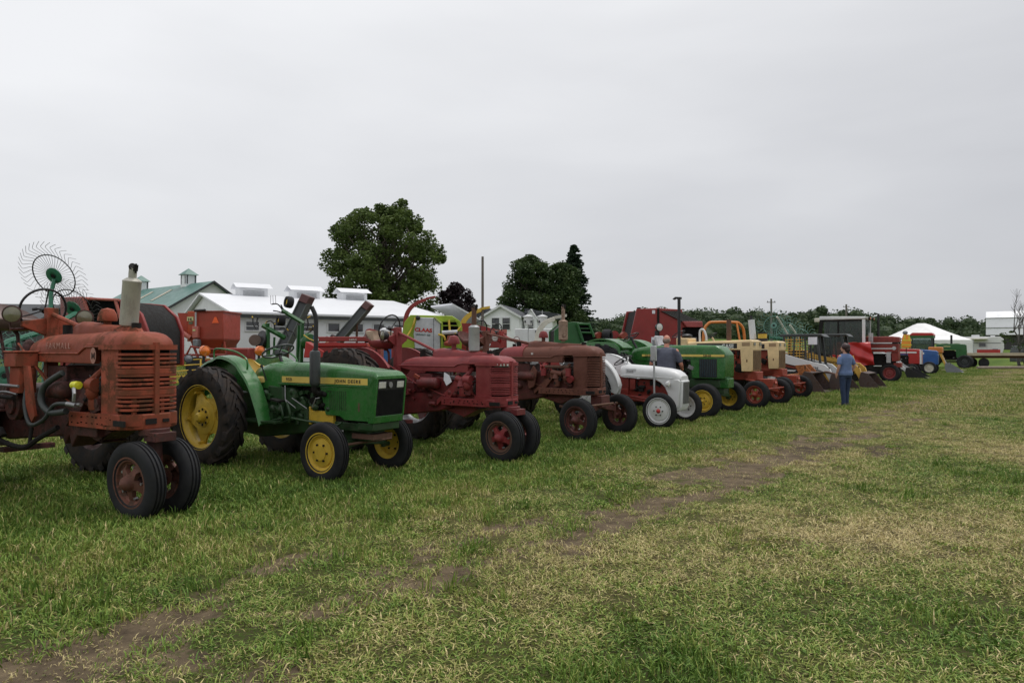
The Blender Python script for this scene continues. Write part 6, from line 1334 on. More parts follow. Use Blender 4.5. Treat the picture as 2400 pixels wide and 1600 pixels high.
for s in (-1, 1):
    for x, w_, mt in ((-3.2, .18, DARK), (-2.45, .07, DARK), (-1.34, .13, WHITEP)): MB().prism([(x - w_ / 2, 2.98), (x + w_ / 2, 2.98), (x + w_ / 2 + (0 if x > -3 else -.16), 1.6), (x - w_ / 2 - (0 if x > -3 else .16), 1.6)], s * .74, s * .80).build('cab_post', mt, t)
    MB().b2((-3.1, s * .76, 1.7), (-1.38, s * .772, 2.95)).build('cab_window', CGLASS, t); MB().b2((-3.3, s * .70, 1.2), (-1.25, s * .79, 1.68)).build('cab_side', CHAR, t); MB().b2((-3.1, s * .74, 2.90), (-1.36, s * .79, 2.98)).build('window_header', DARK, t)
MB().b2((-1.31, -.72, 1.95), (-1.30, .72, 2.95)).build('windscreen', CGLASS, t); MB().b2((-3.1, -.6, 1.6), (-3.0, .6, 2.2)).build('seat', BLACK, t)
for y in (-.5, .5): headlamp(t, (-1.1, y, 3.02), (1, 0, 0), .08, DARK, AMBER)
for i in range(4): MB().b2((-1.14 + i * .05, -.72, 1.88), (-1.12 + i * .05, -.6, 2.32)).build('mirror_slat', LGREY, t)
for o in T9.children:
    if o.name.startswith(('cab_', 'air_unit', 'windscreen', 'window_header', 'seat', 'mirror_slat', 'headlight')): o.location.x += .33
# tarp draped over an implement in front of it
tb = MB(); rnd = random.Random(3); G1, G2 = 16, 12; vs = []
for j in range(G2 + 1):
    for i in range(G1 + 1):
        u, v = i / G1, j / G2; x = -2.20 + 1.75 * u * (1 - .10 * (1 - v)); z = 1.85 - (1.15 + .12 * sin(u * 5)) * v
        y = -1.52 - .16 * sin(u * 9 + v * 3) * v - .12 * sin((u - v) * 11) * (.4 + .6 * v) - .18 * v * v + .06 * sin(u * 27 + v * 8) * v
        vs.append((x, y, z))
for i in range(G1 + 1): vs.append((vs[i][0], -.85, 1.86 + .02 * sin(i)))
fs = [(j * (G1 + 1) + i, j * (G1 + 1) + i + 1, (j + 1) * (G1 + 1) + i + 1, (j + 1) * (G1 + 1) + i) for j in range(G2) for i in range(G1)] + [((G2 + 1) * (G1 + 1) + i, (G2 + 1) * (G1 + 1) + i + 1, i + 1, i) for i in range(G1)]
e_ = [j * (G1 + 1) + G1 for j in range(G2 + 1)]; b0 = len(vs); vs += [(vs[k][0] - .1, -.9, vs[k][2]) for k in e_]; fs += [(e_[j], e_[j + 1], b0 + j + 1, b0 + j) for j in range(G2)]
tb.add(vs, fs); o = tb.build('tarp', TARPR, ang=75); o.location = (17.95, 33.0, 0); o.rotation_euler = (0, 0, radians(-36)); tag(o, 'bright red tarp draped over an implement below the white cab', 'tarp')
o = MB(); o.b2((-2.1, -1.45, .55), (-.75, -.9, 1.80)); o.cyl((-1.4, -1.5, .32), (-1.4, -1.2, .32), .32); o = o.build('covered_implement', DARK, bev=.03); o.location = (17.95, 33.0, 0); o.rotation_euler = (0, 0, radians(-36)); tag(o, 'dark implement hidden under the red tarp', 'implement')

# ------------------------------------------------------------ the far end of the row
def loader(par, arm, x0, x1, z0, z1, w, bw, bz, bm, bl=.75):
    for s in (-1, 1):
        MB().prism([(x0, z0), (x0 + .2, z0 + .12), (x0 + (x1 - x0) * .55, z1 + .1), (x1, .35), (x1 - .1, .25), (x0 + (x1 - x0) * .5, z1 - .08), (x0, z0 - .15)], s * w, s * (w + .10)).build('lift_arm', arm, par, bev=.01)
        tubes('hydraulic_cylinder', par, STEEL, [([(x0 + (x1 - x0) * .5, s * (w - .06), z1), (x1 - .05, s * (w - .06), .5)], .03)])
    b = MB(); b.prism([(x1 - .10, bz), (x1 + .05, bz + .04), (x1 - .02, bz * .5), (x1 + .05, .05), (x1 + bl, .04), (x1 + bl, 0), (x1 - .02, 0), (x1 - .14, bz * .5)], -bw, bw); bo = b.build('bucket', bm, par)
    for s in (-1, 1): MB().prism([(x1 - .10, bz), (x1 + .05, bz), (x1 + bl, .03), (x1 + bl, 0), (x1 - .02, 0), (x1 - .14, bz * .5)], s * bw, s * (bw + .02)).build('bucket_side', bm, bo)
p = at(2140, 40.5)
T10 = utility('red tractor with a white side stripe and white nose trim near the row end', (p[0], p[1], 0), -36, dict(paint=BRIGHTRED, dull=DARK, hood=[(-1.5, .26, 1.3, 1.50, .05), (-.6, .28, 1.3, 1.60, .05), (0.3, .28, 1.28, 1.56, .05), (.42, .27, 1.28, 1.48, .03)], nose=(-.2, .44, .72, 1.30, .27), low=.62, ax=-2.2, rr=.72, rt=.8, rw=.36, rim=ALU, ft=.65, fr=.36, fw=.2, seed=20), 'machines at the far end of the row')
for s in (-1, 1): MB().b2((-1.3, s * .285, 1.33), (.2, s * .29, 1.42)).build('white_stripe', WHITEP, T10); MB().b2((.36, s * .272, .70), (.46, s * .285, 1.5)).build('nose_trim', WHITEP, T10)
L1 = thing('front_loader', 'white loader arms with a wide black bucket on the grass', 'loader', (at(2133, 37.5)[0], 37.5, 0), -36); loader(L1, WHITEP, -1.5, 0, 1.25, .95, .42, .95, .55, BLACK, .9)
MB().b2((-2.6, -.4, .35), (-1.2, .4, 1.0)).build('carrier', DARK, L1, bev=.03)
for s in (-1, 1): MB().b2((-1.7, s * .42, .6), (-1.3, s * .5, 1.45)).build('loader_tower', WHITEP, L1, bev=.02)
p = at(2180, 43.5)
T11 = utility('blue tractor with a dark canopy cab at the far end of the row', (p[0], p[1], 0), -36, dict(paint=BLUE, dull=DARK, hood=[(-1.7, .30, 1.2, 1.52, .05), (-.5, .31, 1.2, 1.56, .05), (.3, .31, 1.2, 1.48, .06), (.42, .28, 1.2, 1.40, .03)], nose=(-1.0, .44, .62, 1.22, .30), low=.55, ax=-2.3, rr=.72, rt=.82, rw=.38, rim=OFFW, ft=.7, fr=.40, fw=.24, seed=22), 'machines at the far end of the row')
MB().b2((-1.05, -.322, 1.25), (-.3, -.312, 1.36)).build('white_label', WHTTXT, T11)
for a in ((-3.0, 2.20), (-1.75, 2.20)):
    for s in (-1, 1): MB().b2((a[0] - .05, s * .6, 1.2), (a[0] + .05, s * .68, a[1])).build('cab_post', CHAR, T11)
MB().b2((-3.2, -.75, 2.2), (-1.6, .75, 2.28)).build('cab_roof', CHAR, T11, bev=.02)
for s in (-1, 1): MB().b2((-2.95, s * .63, 1.45), (-1.8, s * .64, 2.2)).build('cab_window', CGLASS, T11)
p = at(2140, 50)
T12 = thing('cab_tractor', 'dark green tractor cab with a red roof in front of the white tent', 'tractor', (p[0] + .6, p[1], 0), -36, 'machines at the far end of the row'); zr = hz(783, 50)
MB().prism([(-.75, zr - .1), (.85, zr - .1), (.7, zr + .1), (-.5, zr + .12)], -.7, .7).build('cab_roof', BRIGHTRED, T12, bev=.04); MB().b2((-.7, -.68, zr - .28), (.8, .68, zr - .1)).build('roof_band', DGREEN, T12)
for x in (-.65, .7):
    for s in (-1, 1): MB().b2((x - .05, s * .6, 1.2), (x + .05, s * .66, zr - .25)).build('cab_post', CHAR, T12)
for s in (-1, 1): MB().b2((-.6, s * .62, 1.4), (.65, s * .63, zr - .3)).build('cab_window', CGLASS, T12)
MB().b2((-.8, -.6, .6), (1.0, .6, 1.3)).build('body', CHAR, T12, bev=.04)
for x, r in ((-.4, .75),):
    for s in (-1, 1): wheel(T12, x, s * .8, r, .36, r * .56, s, 'rib', rim=CHAR, bolts=0)
L2 = thing('front_loader', 'yellow-orange loader arms with a grey bucket resting on the grass', 'loader', (at(2222, 46.5)[0], 46.5, 0), -36); loader(L2, GYEL, -.9, 0, 1.55, 1.25, .30, .9, .62, PLASTICG, .85)
MB().b2((-1.1, -.5, 1.3), (-.3, .5, 1.7)).build('loader_head', ORANGE, L2, bev=.05); MB().b2((-3, -.45, .5), (-.9, .45, 1.2)).build('carrier', GYEL, L2, bev=.05)
for x in (-2.6, -1.2):
    for s in (-1, 1): wheel(L2, x, s * .62, .42, .25, .22, s, 'rib', rim=OFFW, bolts=0)
o = MB().box((0, 0, .04), (1.3, .9, .08), (0, 0, .3)).build('pallet', WOODB); o.location = (at(2235, 50)[0], 50, 0); tag(o, 'pale wooden board lying by the grey loader bucket', 'board')
p = at(2262, 57)
T13 = utility('green tractor with a dark exhaust at the far end of the row', (p[0], p[1], 0), -36, dict(paint=DGREEN, dull=DARK, hood=[(-2.0, .33, 1.55, 2.0, .05), (-.4, .34, 1.5, 2.02, .05), (0, .34, 1.4, 1.98, .05), (.1, .32, 1.4, 1.9, .04)], nose=(-.6, .12, .9, 1.5, .33), low=.7, ax=-2.5, rr=.85, rt=.9, rw=.5, rim=CHAR, ft=.8, fr=.55, fw=.42, seed=25), 'machines at the far end of the row')
MB().cyl((-.95, 0, 2.0), (-.95, 0, 2.75), .08, n=12).build('exhaust_pipe', BLACK, T13); MB().b2((-1.5, -.35, 1.78), (-1.0, -.341, 1.84)).build('yellow_label', SIGNY, T13)
MB().b2((-1.9, -.36, .95), (-.7, -.34, 1.5)).build('engine_opening_shade', VOID, T13)  # black sheet on the side, coloured as shade in the engine bay
# ------------------------------------------------------------ second row: implements and machines behind
def put(name, label, cat, px_, d, rz=-8, group=None): return thing(name, label, cat, at(px_, d), rz, group)
# finger-wheel rakes
def rake_wheel(par, c, nrm, rr, ro, n, hub, wire, mat_h, single=True, wr=.0035, th=.011):
    u, w, d = frame_of(nrm); C = Vector(c)
    hb = MB(); hb.lathe([(0, -.03), (.05, -.03), (.06, .015), (hub * .6, .02), (hub, .005), (hub, -.008), (hub * .5, .0), (0, 0)], C, d, 24); ho = hb.build('hub_disc', mat_h, par)
    MB().lathe([(0, .03), (.035, .03), (.04, .02)], C, d, 10).build('hub_bolt', DARK, ho)
    rg = MB(); rg.tube([C + (u * cos(2 * pi * i / 40) + w * sin(2 * pi * i / 40)) * rr for i in range(41)], th, 6, cap=False); ro_ = rg.build('wheel_ring', BLACK if single else wire, par)
    tm = None; allm = MB()
    for i in range(n):
        pts = []
        for f, a, o_ in ((.5, 0, 0), (1.0, 0.04, .0), (1.15, .05, .01), (1.5, .17, .03), (1.62, .15, .03), (1.86, .02, .02)):
            r_ = hub * .9 + (rr - hub * .9) * f if f <= 1 else rr + (ro - rr) * (f - 1) / .86
            if f == .5: r_ = hub * .9
            pts.append((u * cos(a) + w * sin(a)) * r_ + d * o_)
        if single:
            if tm is None: tm = MB(); tm.tube(spl(pts, 3), wr, 4, cap=False); tmo = tm.build('tine', wire, par); tmo.location = C; first = tmo
            else: q = first.copy(); COL.objects.link(q); q.parent = par; q.rotation_mode = 'QUATERNION'; from mathutils import Quaternion; q.rotation_quaternion = Quaternion(d, 2 * pi * i / n); q.location = C
        else:
            R = Matrix.Rotation(2 * pi * i / n, 3, d); allm.tube([C + R @ p for p in pts], wr, 3, cap=False)
    if not single: tag(allm.build('tine', wire, par), kind='stuff')
t = thing('wheel_rake', 'teal green finger wheel rake with raised wheels behind the rusty tractor', 'hay rake', (0, 0, 0), 0)
def P3(px_, py, d): return ((px_ - 1200) / FPX * d, d, hz(py, d))
NR = (-.10, -.70, -.37)
rake_wheel(t, P3(125, 646, 12.6), NR, .40, .66, 40, .15, WIRE, TEAL)
rake_wheel(t, P3(170, 724, 13.3), NR, .40, .64, 40, .16, WIRE, TEAL)
rake_wheel(t, P3(12, 880, 10.6), (.3, -.9, .1), .42, .66, 36, .15, TEALW, TEAL); rake_wheel(t, P3(-30, 800, 11.5), (.3, -.9, .1), .42, .66, 36, .15, TEALW, TEAL)
a, b = Vector(P3(126, 655, 12.6)), Vector(P3(108, 770, 12.3)); mb = MB(); mb.tube([a, Vector(P3(118, 690, 12.55)), Vector(P3(118, 725, 12.5))], .035, 6); mb.tube([P3(118, 725, 12.5), P3(112, 770, 12.3), (P3(105, 800, 12.2)[0], 12.2, .2)], [.05, .075, .06], 6); mb.build('rake_post', TEAL, t)
mb = MB(); mb.tube([P3(-60, 850, 11.2), P3(20, 800, 11.8), P3(108, 775, 12.3), P3(175, 735, 13.2), P3(260, 800, 14)], .05, 6); mb.tube([P3(20, 800, 11.8), (P3(30, 900, 11.6)[0], 11.6, .1)], .05, 6); mb.build('rake_beam', TEAL, t)
mb = MB(); mb.cyl((P3(60, 0, 12)[0], 11.9, .32), (P3(60, 0, 12)[0] + .1, 12.05, .32), .32); mb.build('wheel', RUBBER, t)
rake_wheel(t, P3(40, 850, 11.9), (.35, -.85, .2), .40, .64, 36, .15, TEALW, TEAL)

def baler(label, px_, d, rz, prof, depth, mat, extra=None, group=None):
    t = put('round_baler', label, 'hay baler', px_, d, rz, group); k = d / FPX; z0 = t.location.z
    P = [((x - px_) * k, hz(y, d) - z0) for x, y in prof]
    for y0, y1 in ((0, .10), (depth - .10, depth)): MB().prism(P, y0, y1).build('side_panel', mat, t, bev=.015)
    cx = sum(p[0] for p in P) / len(P); cz = sum(p[1] for p in P) / len(P)
    MB().prism([(cx + (x - cx) * .93, cz + (z - cz) * .95) for x, z in P], .10, depth - .10).build('chamber', DARK, t)
    for s in (0, depth - .2):
        o = MB(); o.cyl(((P[0][0] + P[-1][0]) / 2, s, .4), ((P[0][0] + P[-1][0]) / 2, s + .22, .4), .4, n=20); o.build('wheel', RUBBER, t)
    return t, k, z0
# red baler behind the rusty tractor
t, k, z0 = baler('old red round baler with a dark open front, behind the rusty tractor', 250, 14.0, 0, [(140, 860), (148, 696), (190, 695), (262, 700), (296, 703), (330, 735), (345, 775), (345, 860)], 1.6, BALERRED)
X = lambda x, d=14.0, c=250: (x - c) * d / FPX
Z = lambda y, d=14.0, zz=None: hz(y, d) - (z0 if zz is None else zz)
MB().prism([(X(205), Z(703)), (X(278), Z(705)), (X(290), Z(775)), (X(232), Z(775))], -.05, -.005).build('front_opening_shade', VOID, t)  # black sheet over the panel paints the shade of the open front
MB().prism([(X(146), Z(697)), (X(200), Z(698)), (X(229), Z(778)), (X(150), Z(790))], -.09, -.01).build('faded_panel', paint('faded_pink_red', (.34, .12, .12), .5, rust=.2), t, bev=.01)
for a, b in (((200, 698), (230, 778)), ((276, 703), (292, 760)), ((200, 700), (285, 704))): MB().tube([(X(a[0]), -.1, Z(a[1])), (X(b[0]), -.1, Z(b[1]))], .03, 6).build('frame_bar', PINKRED, t)
# grinder mixer
t = put('feed_mixer', 'tall orange-red feed mixer hopper with a reflective triangle', 'feed mixer', 480, 30, 0); z0 = t.location.z; d = 30
X = lambda x: (x - 480) * 30 / FPX; Z = lambda y: hz(y, 30) - z0
mb = MB(); mb.loft([[(X(458), 0, z), (X(523), 0, z), (X(523), 1.9, z), (X(458), 1.9, z)] for z in (Z(795), Z(731))]); mb.loft([[(X(458) + q, q, z), (X(523) - q, q, z), (X(523) - q, 1.9 - q, z), (X(458) + q, 1.9 - q, z)] for q, z in ((.42, Z(838)), (0, Z(795)))]); mb.build('hopper', HOPPER, t, bev=.02)
MB().b2((X(456), -.03, Z(731)), (X(525), 1.95, Z(728))).build('hopper_rim', HOPPER, t); MB().b2((X(436), .1, Z(800)), (X(455), 1.2, Z(729))).build('elevator_leg', paint('orange_red_sheet', (.42, .055, .012), .4), t, bev=.02)
mb = MB(); mb.loft([[(X(a), .1, Z(y)), (X(b), .1, Z(y)), (X(b), 1.3, Z(y)), (X(a), 1.3, Z(y))] for a, b, y in ((425, 436, 780), (413, 436, 733))]); mb.build('intake_funnel', HOPPER, t)
MB().b2((X(436), .075, Z(752)), (X(451), .095, Z(742))).build('yellow_label', SIGNY, t); MB().b2((X(440), .075, Z(759)), (X(449), .095, Z(754))).build('green_label', paint('green_label', (.10, .16, .08), .5), t)
text('lettering', 'HL', .16, BLKTXT, t, (X(438), .07, Z(751)), SIDE, .003, .004, 1.1)
MB().prism([(X(497), Z(757)), (X(513), Z(757)), (X(507), Z(743)), (X(503), Z(743))], -.03, -.005).build('reflective_triangle', SMV, t)
MB().b2((X(456), -.25, Z(792)), (X(469), -.02, Z(765))).build('control_box', PINKRED, t, bev=.02); MB().b2((X(458), -.27, Z(776)), (X(464), -.255, Z(772))).build('label', SIGNY, t); MB().cyl((X(461), -.1, Z(765)), (X(461), -.1, Z(732)), .04, n=8).build('pipe', ALU, t)
MB().tube([(X(458), -.15, Z(728)), (X(485), -.15, Z(727))], .05, 8).build('pipe_cap', BLACK, t)
for i, (a, b) in enumerate((((364, 741), (447, 792)), ((376, 738), (436, 776)))): mb = MB(); mb.tube([(X(a[0]), -.5 - .5 * i + .5, Z(a[1])), (X(b[0]), -.5 - .5 * i + .5, Z(b[1]))], .11 - .02 * i, 12); mb.build('auger_tube', PINKRED, t)
for x in (455, 510): MB().cyl((X(x), .1, .42), (X(x), .35, .42), .42, n=20).build('wheel', RUBBER, t)
tubes('frame', t, HOPPER, [([(X(445), .2, Z(800)), (X(462), .2, Z(845)), (X(520), .2, Z(845))], .06), ([(X(520), .2, Z(800)), (X(530), .2, Z(850))], .05)])
MB().b2((X(458), -.3, Z(812)), (X(470), .1, Z(795))).build('grey_motor', PLASTICG, t, bev=.05)
# yellow and red side rake
t = put('side_rake', 'yellow and red side delivery hay rake beside the rear green fender', 'hay rake', 448, 17.5, 4); z0 = t.location.z
X = lambda x: (x - 448) * 17.5 / FPX; Z = lambda y: hz(y, 17.5) - z0
tubes('reel_bar', t, YELLOW, [([(X(395), -.1 * i, Z(845 + 13 * i)), (X(482), -.1 * i + .3, Z(841 + 12 * i))], .018) for i in range(5)], 6)
tubes('reel_end', t, YELLOW, [([(X(400), 0, Z(843)), (X(404), -.3, Z(872)), (X(412), -.1, Z(898))], .025), ([(X(470), 0, Z(843)), (X(476), -.2, Z(892))], .02)], 6)
lst = []
for i in range(22): x = 400 + i * 3.8; lst.append(([(X(x), -.3, Z(872)), (X(x - 2), -.32, Z(884)), (X(x + 1), -.38, Z(896))], .006))
tag(tubes('tine', t, YELLOW, lst, 4), kind='stuff')
tubes('frame', t, CASTRED, [([(X(400), .2, Z(832)), (X(520), .3, Z(832)), (X(600), .5, Z(850))], .035), ([(X(430), .2, Z(832)), (X(440), .2, Z(812)), (X(500), .3, Z(820))], .03), ([(X(470), .1, Z(810)), (X(475), .1, Z(840))], .05)], 6)
for x in (425, 560): MB().cyl((X(x), .2, .3), (X(x), .4, .3), .3, n=18).build('wheel', RUBBER, t)
MB().b2((X(520), .2, Z(850)), (X(575), .8, Z(815))).build('gear_case', CASTRED, t, bev=.04)
# green tedder folded upright
d = 18.5; t = put('hay_tedder', 'green folded hay tedder with bent tine arms and small wheels up high', 'hay tedder', 670, d, 0); z0 = t.location.z
X = lambda x: (x - 670) * 18.5 / FPX; Z = lambda y: hz(y, 18.5) - z0
q = lambda x, y, o=0: (X(x), o, Z(y))
tubes('main_arm', t, DGREEN, [([q(661, 727), q(712, 758)], .055), ([q(615, 762), q(668, 792)], .065)], 4)
tubes('upright', t, DGREEN, [([q(708, 755), q(706, 850)], .055), ([q(697, 762, .1), q(694, 850, .1)], .045), ([q(627, 758), q(630, 880)], .055), ([q(640, 790, .1), q(638, 860, .1)], .03)], 4)
tubes('rotor_arm', t, BLACK, [(spl([q(*a) for a in p_], 4), .018) for p_ in (
    [(636, 713), (648, 712), (656, 718), (662, 728)], [(640, 728), (652, 730), (664, 734)], [(658, 714), (662, 722), (668, 730)], [(624, 755), (634, 752), (642, 760), (645, 775)], [(676, 775), (686, 778), (692, 788)], [(720, 745), (722, 760), (718, 775)], [(733, 765), (730, 775), (721, 780)], [(592, 745), (594, 760), (602, 772)], [(605, 742), (602, 752), (606, 765)], [(655, 770), (665, 768), (672, 780), (676, 790)], [(618, 800), (612, 810), (625, 825)], [(716, 790), (726, 798), (738, 800)])], 6)
tubes('tine_tip', t, YELLOW, [([q(*a), q(*b)], .016) for a, b in (((720, 745), (727, 741)), ((733, 765), (738, 762)), ((626, 752), (622, 758)), ((672, 770), (676, 775)), ((592, 745), (590, 741)), ((642, 760), (650, 757)), ((714, 792), (719, 797)))], 5)
tubes('wire_tine', t, WIRE, [([q(634 + i * 6, 713), q(634 + i * 6 - (1 if i else 0), 692)], .006) for i in range(3)] + [([q(712, 735), q(724, 722)], .005), ([q(716, 740), q(727, 728)], .005), ([q(690, 780), q(700, 760)], .005)], 4)
for (x, y), r in (((681, 709), .155), ((662, 752), .135)):
    C = Vector(q(x, y, -.15)); mb = MB(); mb.lathe([(r * .55, -.08), (r * .9, -.09), (r, -.05), (r, .05), (r * .9, .09), (r * .55, .08)], C, (-.75, -.6, .15), 24, closed=True); wo = mb.build('small_wheel', RUBBER, t); MB().lathe([(0, -.03), (r * .2, -.04), (r * .55, .0), (r * .55, .05), (0, .04)], C, (-.75, -.6, .15), 16).build('wheel_disc', YELLOW, wo)
MB().lathe([(0, -.1), (.20, -.1), (.24, 0), (.20, .1), (0, .1)], q(720, 800, .1), (.8, -.4, 0), 18).build('rotor_hub', DGREEN, t); MB().cyl(q(598, 797), (X(590), .2, Z(797)), .15, n=18).build('gear_drum', paint('brown_drum', (.14, .1, .08), .6), t)
MB().cyl(q(607, 795, .1), q(615, 798, .2), .25, n=20).build('rotor_plate', BLACK, t); MB().b2(q(672, 876), (X(722), .5, Z(848))).build('lower_frame', DGREEN, t)
# two dark bale conveyors
def conveyor(label, a, b, w, d):
    t = thing('bale_conveyor', label, 'conveyor', (0, 0, 0), 0, 'dark bale conveyors'); A, B = Vector(P3(a[0], a[1], d)), Vector(P3(b[0], b[1], d + .4)); dr = (B - A).normalized(); u = dr.cross(Vector((0, 1, 0))).normalized(); v = Vector((0, 1, 0))
    mb = MB()
    for o0, o1 in ((-w, -w * .8), (w * .8, w)): mb.loft([[p + u * o0 - v * .2, p + u * o1 - v * .2, p + u * o1 + v * .35, p + u * o0 + v * .35] for p in (A, B)])
    mb.build('side_rail', paint('grey_green_steel', (.10, .115, .11), .5, rust=.15), t); MB().loft([[p - u * w * .8 - v * .14, p + u * w * .8 - v * .14, p + u * w * .8 + v * .3, p - u * w * .8 + v * .3] for p in (A, B)]).build('trough', CHAR, t)
    MB().loft([[p - u * w * .95 - v * .22, p + u * w * .95 - v * .22, p + u * w * .95 + v * .36, p - u * w * .95 + v * .36] for p in (B - dr * .02, B + dr * .22)]).build('head_box', paint('brown_red_steel', (.10, .03, .03), .5), t, bev=.01)
    C = A + dr * 1.0; mb = MB(); mb.cyl(C + v * .0, Vector((C.x, C.y, gz(C.x, C.y) - .1)), .04, n=6); mb.cyl(Vector((C.x - .4, C.y, gz(C.x, C.y) + .3)), Vector((C.x - .4, C.y + .2, gz(C.x, C.y) + .3)), .3, n=16); mb.build('support', RUSTM, t); return t
conveyor('dark bale conveyor slanting up behind the green tedder', (640, 862), (714, 708), .14, 20.5)
conveyor('grey-green bale conveyor slanting up in front of the white barn wall', (790, 800), (856, 722), .125, 22.5)
mb = MB(); mb.lathe([(0, 0), (.3, 0), (.32, .1), (.2, .3), (0, .33)], P3(873, 800, 22), (0, 0, 1), 16); o = mb.build('tank', paint('brown_tank', (.12, .085, .075), .6)); tag(o, 'brown rounded tank by the foot of the grey-green conveyor', 'tank'); C = P3(873, 800, 22); MB().cyl(C, (C[0], C[1], 0), .25, n=12).build('base', DARK, o)
# long red mower-conditioner
d = 18; t = put('mower_conditioner', 'long red mower conditioner with a flat tongue behind the green hood', 'mower', 815, d, 3); z0 = t.location.z
X = lambda x: (x - 815) * 18 / FPX; Z = lambda y: hz(y, 18) - z0
MB().b2((X(737), 0, Z(800)), (X(905), .16, Z(789))).build('tongue', BALERRED, t, bev=.015); MB().b2((X(740), .02, Z(812)), (X(858), .7, Z(803))).build('header_top', BRIGHTRED, t, bev=.02); MB().b2((X(740), .05, Z(842)), (X(890), .75, Z(812))).build('header', BALERRED, t, bev=.03)
MB().prism([(X(720), Z(800)), (X(760), Z(822)), (X(770), Z(838)), (X(715), Z(838))], -.1, .4).build('end_shield', BRIGHTRED, t, bev=.02); MB().b2((X(742), -.012, Z(799)), (X(748), 0, Z(793))).build('label', PAPER, t); text('lettering', '2400-S', .07, WHTTXT, t, (X(878 - 60), -.006, Z(798)), SIDE, .002)
tubes('hose', t, YELLOW, [(spl([(X(715), -.1, Z(785)), (X(730), -.12, Z(795)), (X(745), -.1, Z(800))], 4), .014)]); MB().b2((X(735), .0, Z(795)), (X(741), .2, Z(787))).build('blue_part', BLUE, t)
for x in (760, 880): MB().cyl((X(x), .2, .35), (X(x), .45, .35), .35, n=18).build('wheel', RUBBER, t)
# lime baler
t, k, z0 = baler('lime green round baler with a light grey door, before the maple tree', 1010, 23, 4, [(944, 850), (942, 790), (948, 755), (962, 738), (1060, 740), (1078, 752), (1083, 766), (1080, 850)], 1.7, LIME)
X = lambda x: (x - 1010) * k; Z = lambda y: hz(y, 23) - z0
MB().prism([(X(973), Z(818)), (X(970), Z(782)), (X(976), Z(752)), (X(982), Z(744)), (X(1017), Z(745)), (X(1032), Z(758)), (X(1032), Z(830)), (X(985), Z(830))], -.10, -.01).build('door_panel', LGREY, t, bev=.02); MB().b2((X(1016.2), -.108, Z(828)), (X(1017), -.101, Z(746))).build('door_seam', DARK, t)
MB().prism([(X(1017), Z(744)), (X(1020), Z(742)), (X(1037), Z(757)), (X(1033), Z(758))], -.16, .0).build('door_edge', paint('pale_lime', (.55, .62, .2), .4), t); MB().prism([(X(1037), Z(752)), (X(1067), Z(750)), (X(1074), Z(768)), (X(1074), Z(800)), (X(1037), Z(800))], -.03, -.004).build('opening_shade', VOID, t)  # the opening is a black sheet coloured as inner shade
for y in (752, 762, 775): MB().b2((X(1036), -.08, Z(y + 2)), (X(1072), -.03, Z(y))).build('cross_bar', LIME, t)
MB().b2((X(1034), -.12, Z(830)), (X(1038), -.02, Z(756))).build('frame_post', LIME, t); MB().cyl((X(1036), -.15, Z(780)), (X(1072), -.15, Z(778)), .07, n=12).build('roller', LGREY, t)
text('lettering', 'CLAAS', .165, REDTXT, t, (X(972.5), -.112, Z(776)), (pi / 2, radians(4), 0), .002, .008, 1.15); text('lettering', 'VARIANT 460', .075, GRYTXT, t, (X(974), -.112, Z(785)), (pi / 2, radians(4), 0), .002, .003, 1.1)
tubes('yellow_hose', t, YELLOW, [(spl([(X(974), -.1, Z(745)), (X(971), -.14, Z(758)), (X(966), -.1, Z(770)), (X(955), -.2, Z(790))], 4), .03), ([(X(1052), -.1, Z(750)), (X(1054), -.12, Z(775))], .035), ([(X(1080), -.1, Z(765)), (X(1066), -.2, Z(782))], .025), (spl([(X(1028), -.2, Z(784)), (X(1040), -.25, Z(788)), (X(1044), -.25, Z(798))], 4), .035)]); MB().ell((X(980), -.12, Z(745)), (.08, .06, .08)).build('black_bracket', BLACK, t)
mb = MB(); mb.lathe([(.0, 0), (.2, .02), (.22, .12), (.12, .2), (.1, .35), (0, .36)], (X(1056), -.4, Z(812)), (0, 0, 1), 14); mb.build('red_gear_case', ORRED, t)
# forage spouts
def spout(name, label, pts, r, mat, d, body=None):
    t = thing(name, label, 'forage harvester', (0, 0, 0), 0); n = len(pts); P = spl([P3(x, y, d) for x, y in pts], 5); m = len(P); mb = MB(); rings = []
    for i, p in enumerate(P):
        dr = (P[min(i + 1, m - 1)] - P[max(i - 1, 0)]).normalized(); u = dr.cross(Vector((0, 1, 0))).normalized(); w_ = r * (1.25 - .5 * i / m); rings.append([p + u * w_ - Vector((0, r, 0)), p - u * w_ - Vector((0, r, 0)), p - u * w_ + Vector((0, r, 0)), p + u * w_ + Vector((0, r, 0))])
    mb.loft(rings); mb.build('spout', mat, t, bev=.01, ang=50); e = P[-1]; dr = (P[-1] - P[-3]).normalized()
    MB().loft([[e + Vector((0, -r, r)), e + Vector((0, r, r)), e + Vector((0, r, -.1 * r)), e + Vector((0, -r, -.1 * r))], [e + dr * .4 + Vector((0, -r, r * .2)), e + dr * .4 + Vector((0, r, r * .2)), e + dr * .4 + Vector((0, r, -.8 * r)), e + dr * .4 + Vector((0, -r, -.8 * r))]]).build('deflector', mat, t)
    b = P[0]; g0 = gz(b.x, b.y); MB().b2((b.x - .5, b.y - .4, g0 + .4), (b.x + .9, b.y + .8, max(g0 + .8, b.z - .1))).build('body', body or mat, t, bev=.05)
    for s in (-.5, .8): MB().cyl((b.x + .2, b.y + s, g0 + .35), (b.x + .2, b.y + s + .2, g0 + .35), .35, n=16).build('wheel', RUBBER, t)
    return t
spout('forage_harvester', 'red curved forage spout rising behind the lime baler', [(950, 775), (952, 742), (962, 722), (978, 710), (998, 702)], .075, BALERRED, 28)
spout('forage_harvester', 'yellow curved forage spout left of the white house', [(1084, 778), (1086, 757), (1093, 745), (1106, 735), (1128, 726)], .10, YELLOW, 30, BALERRED)
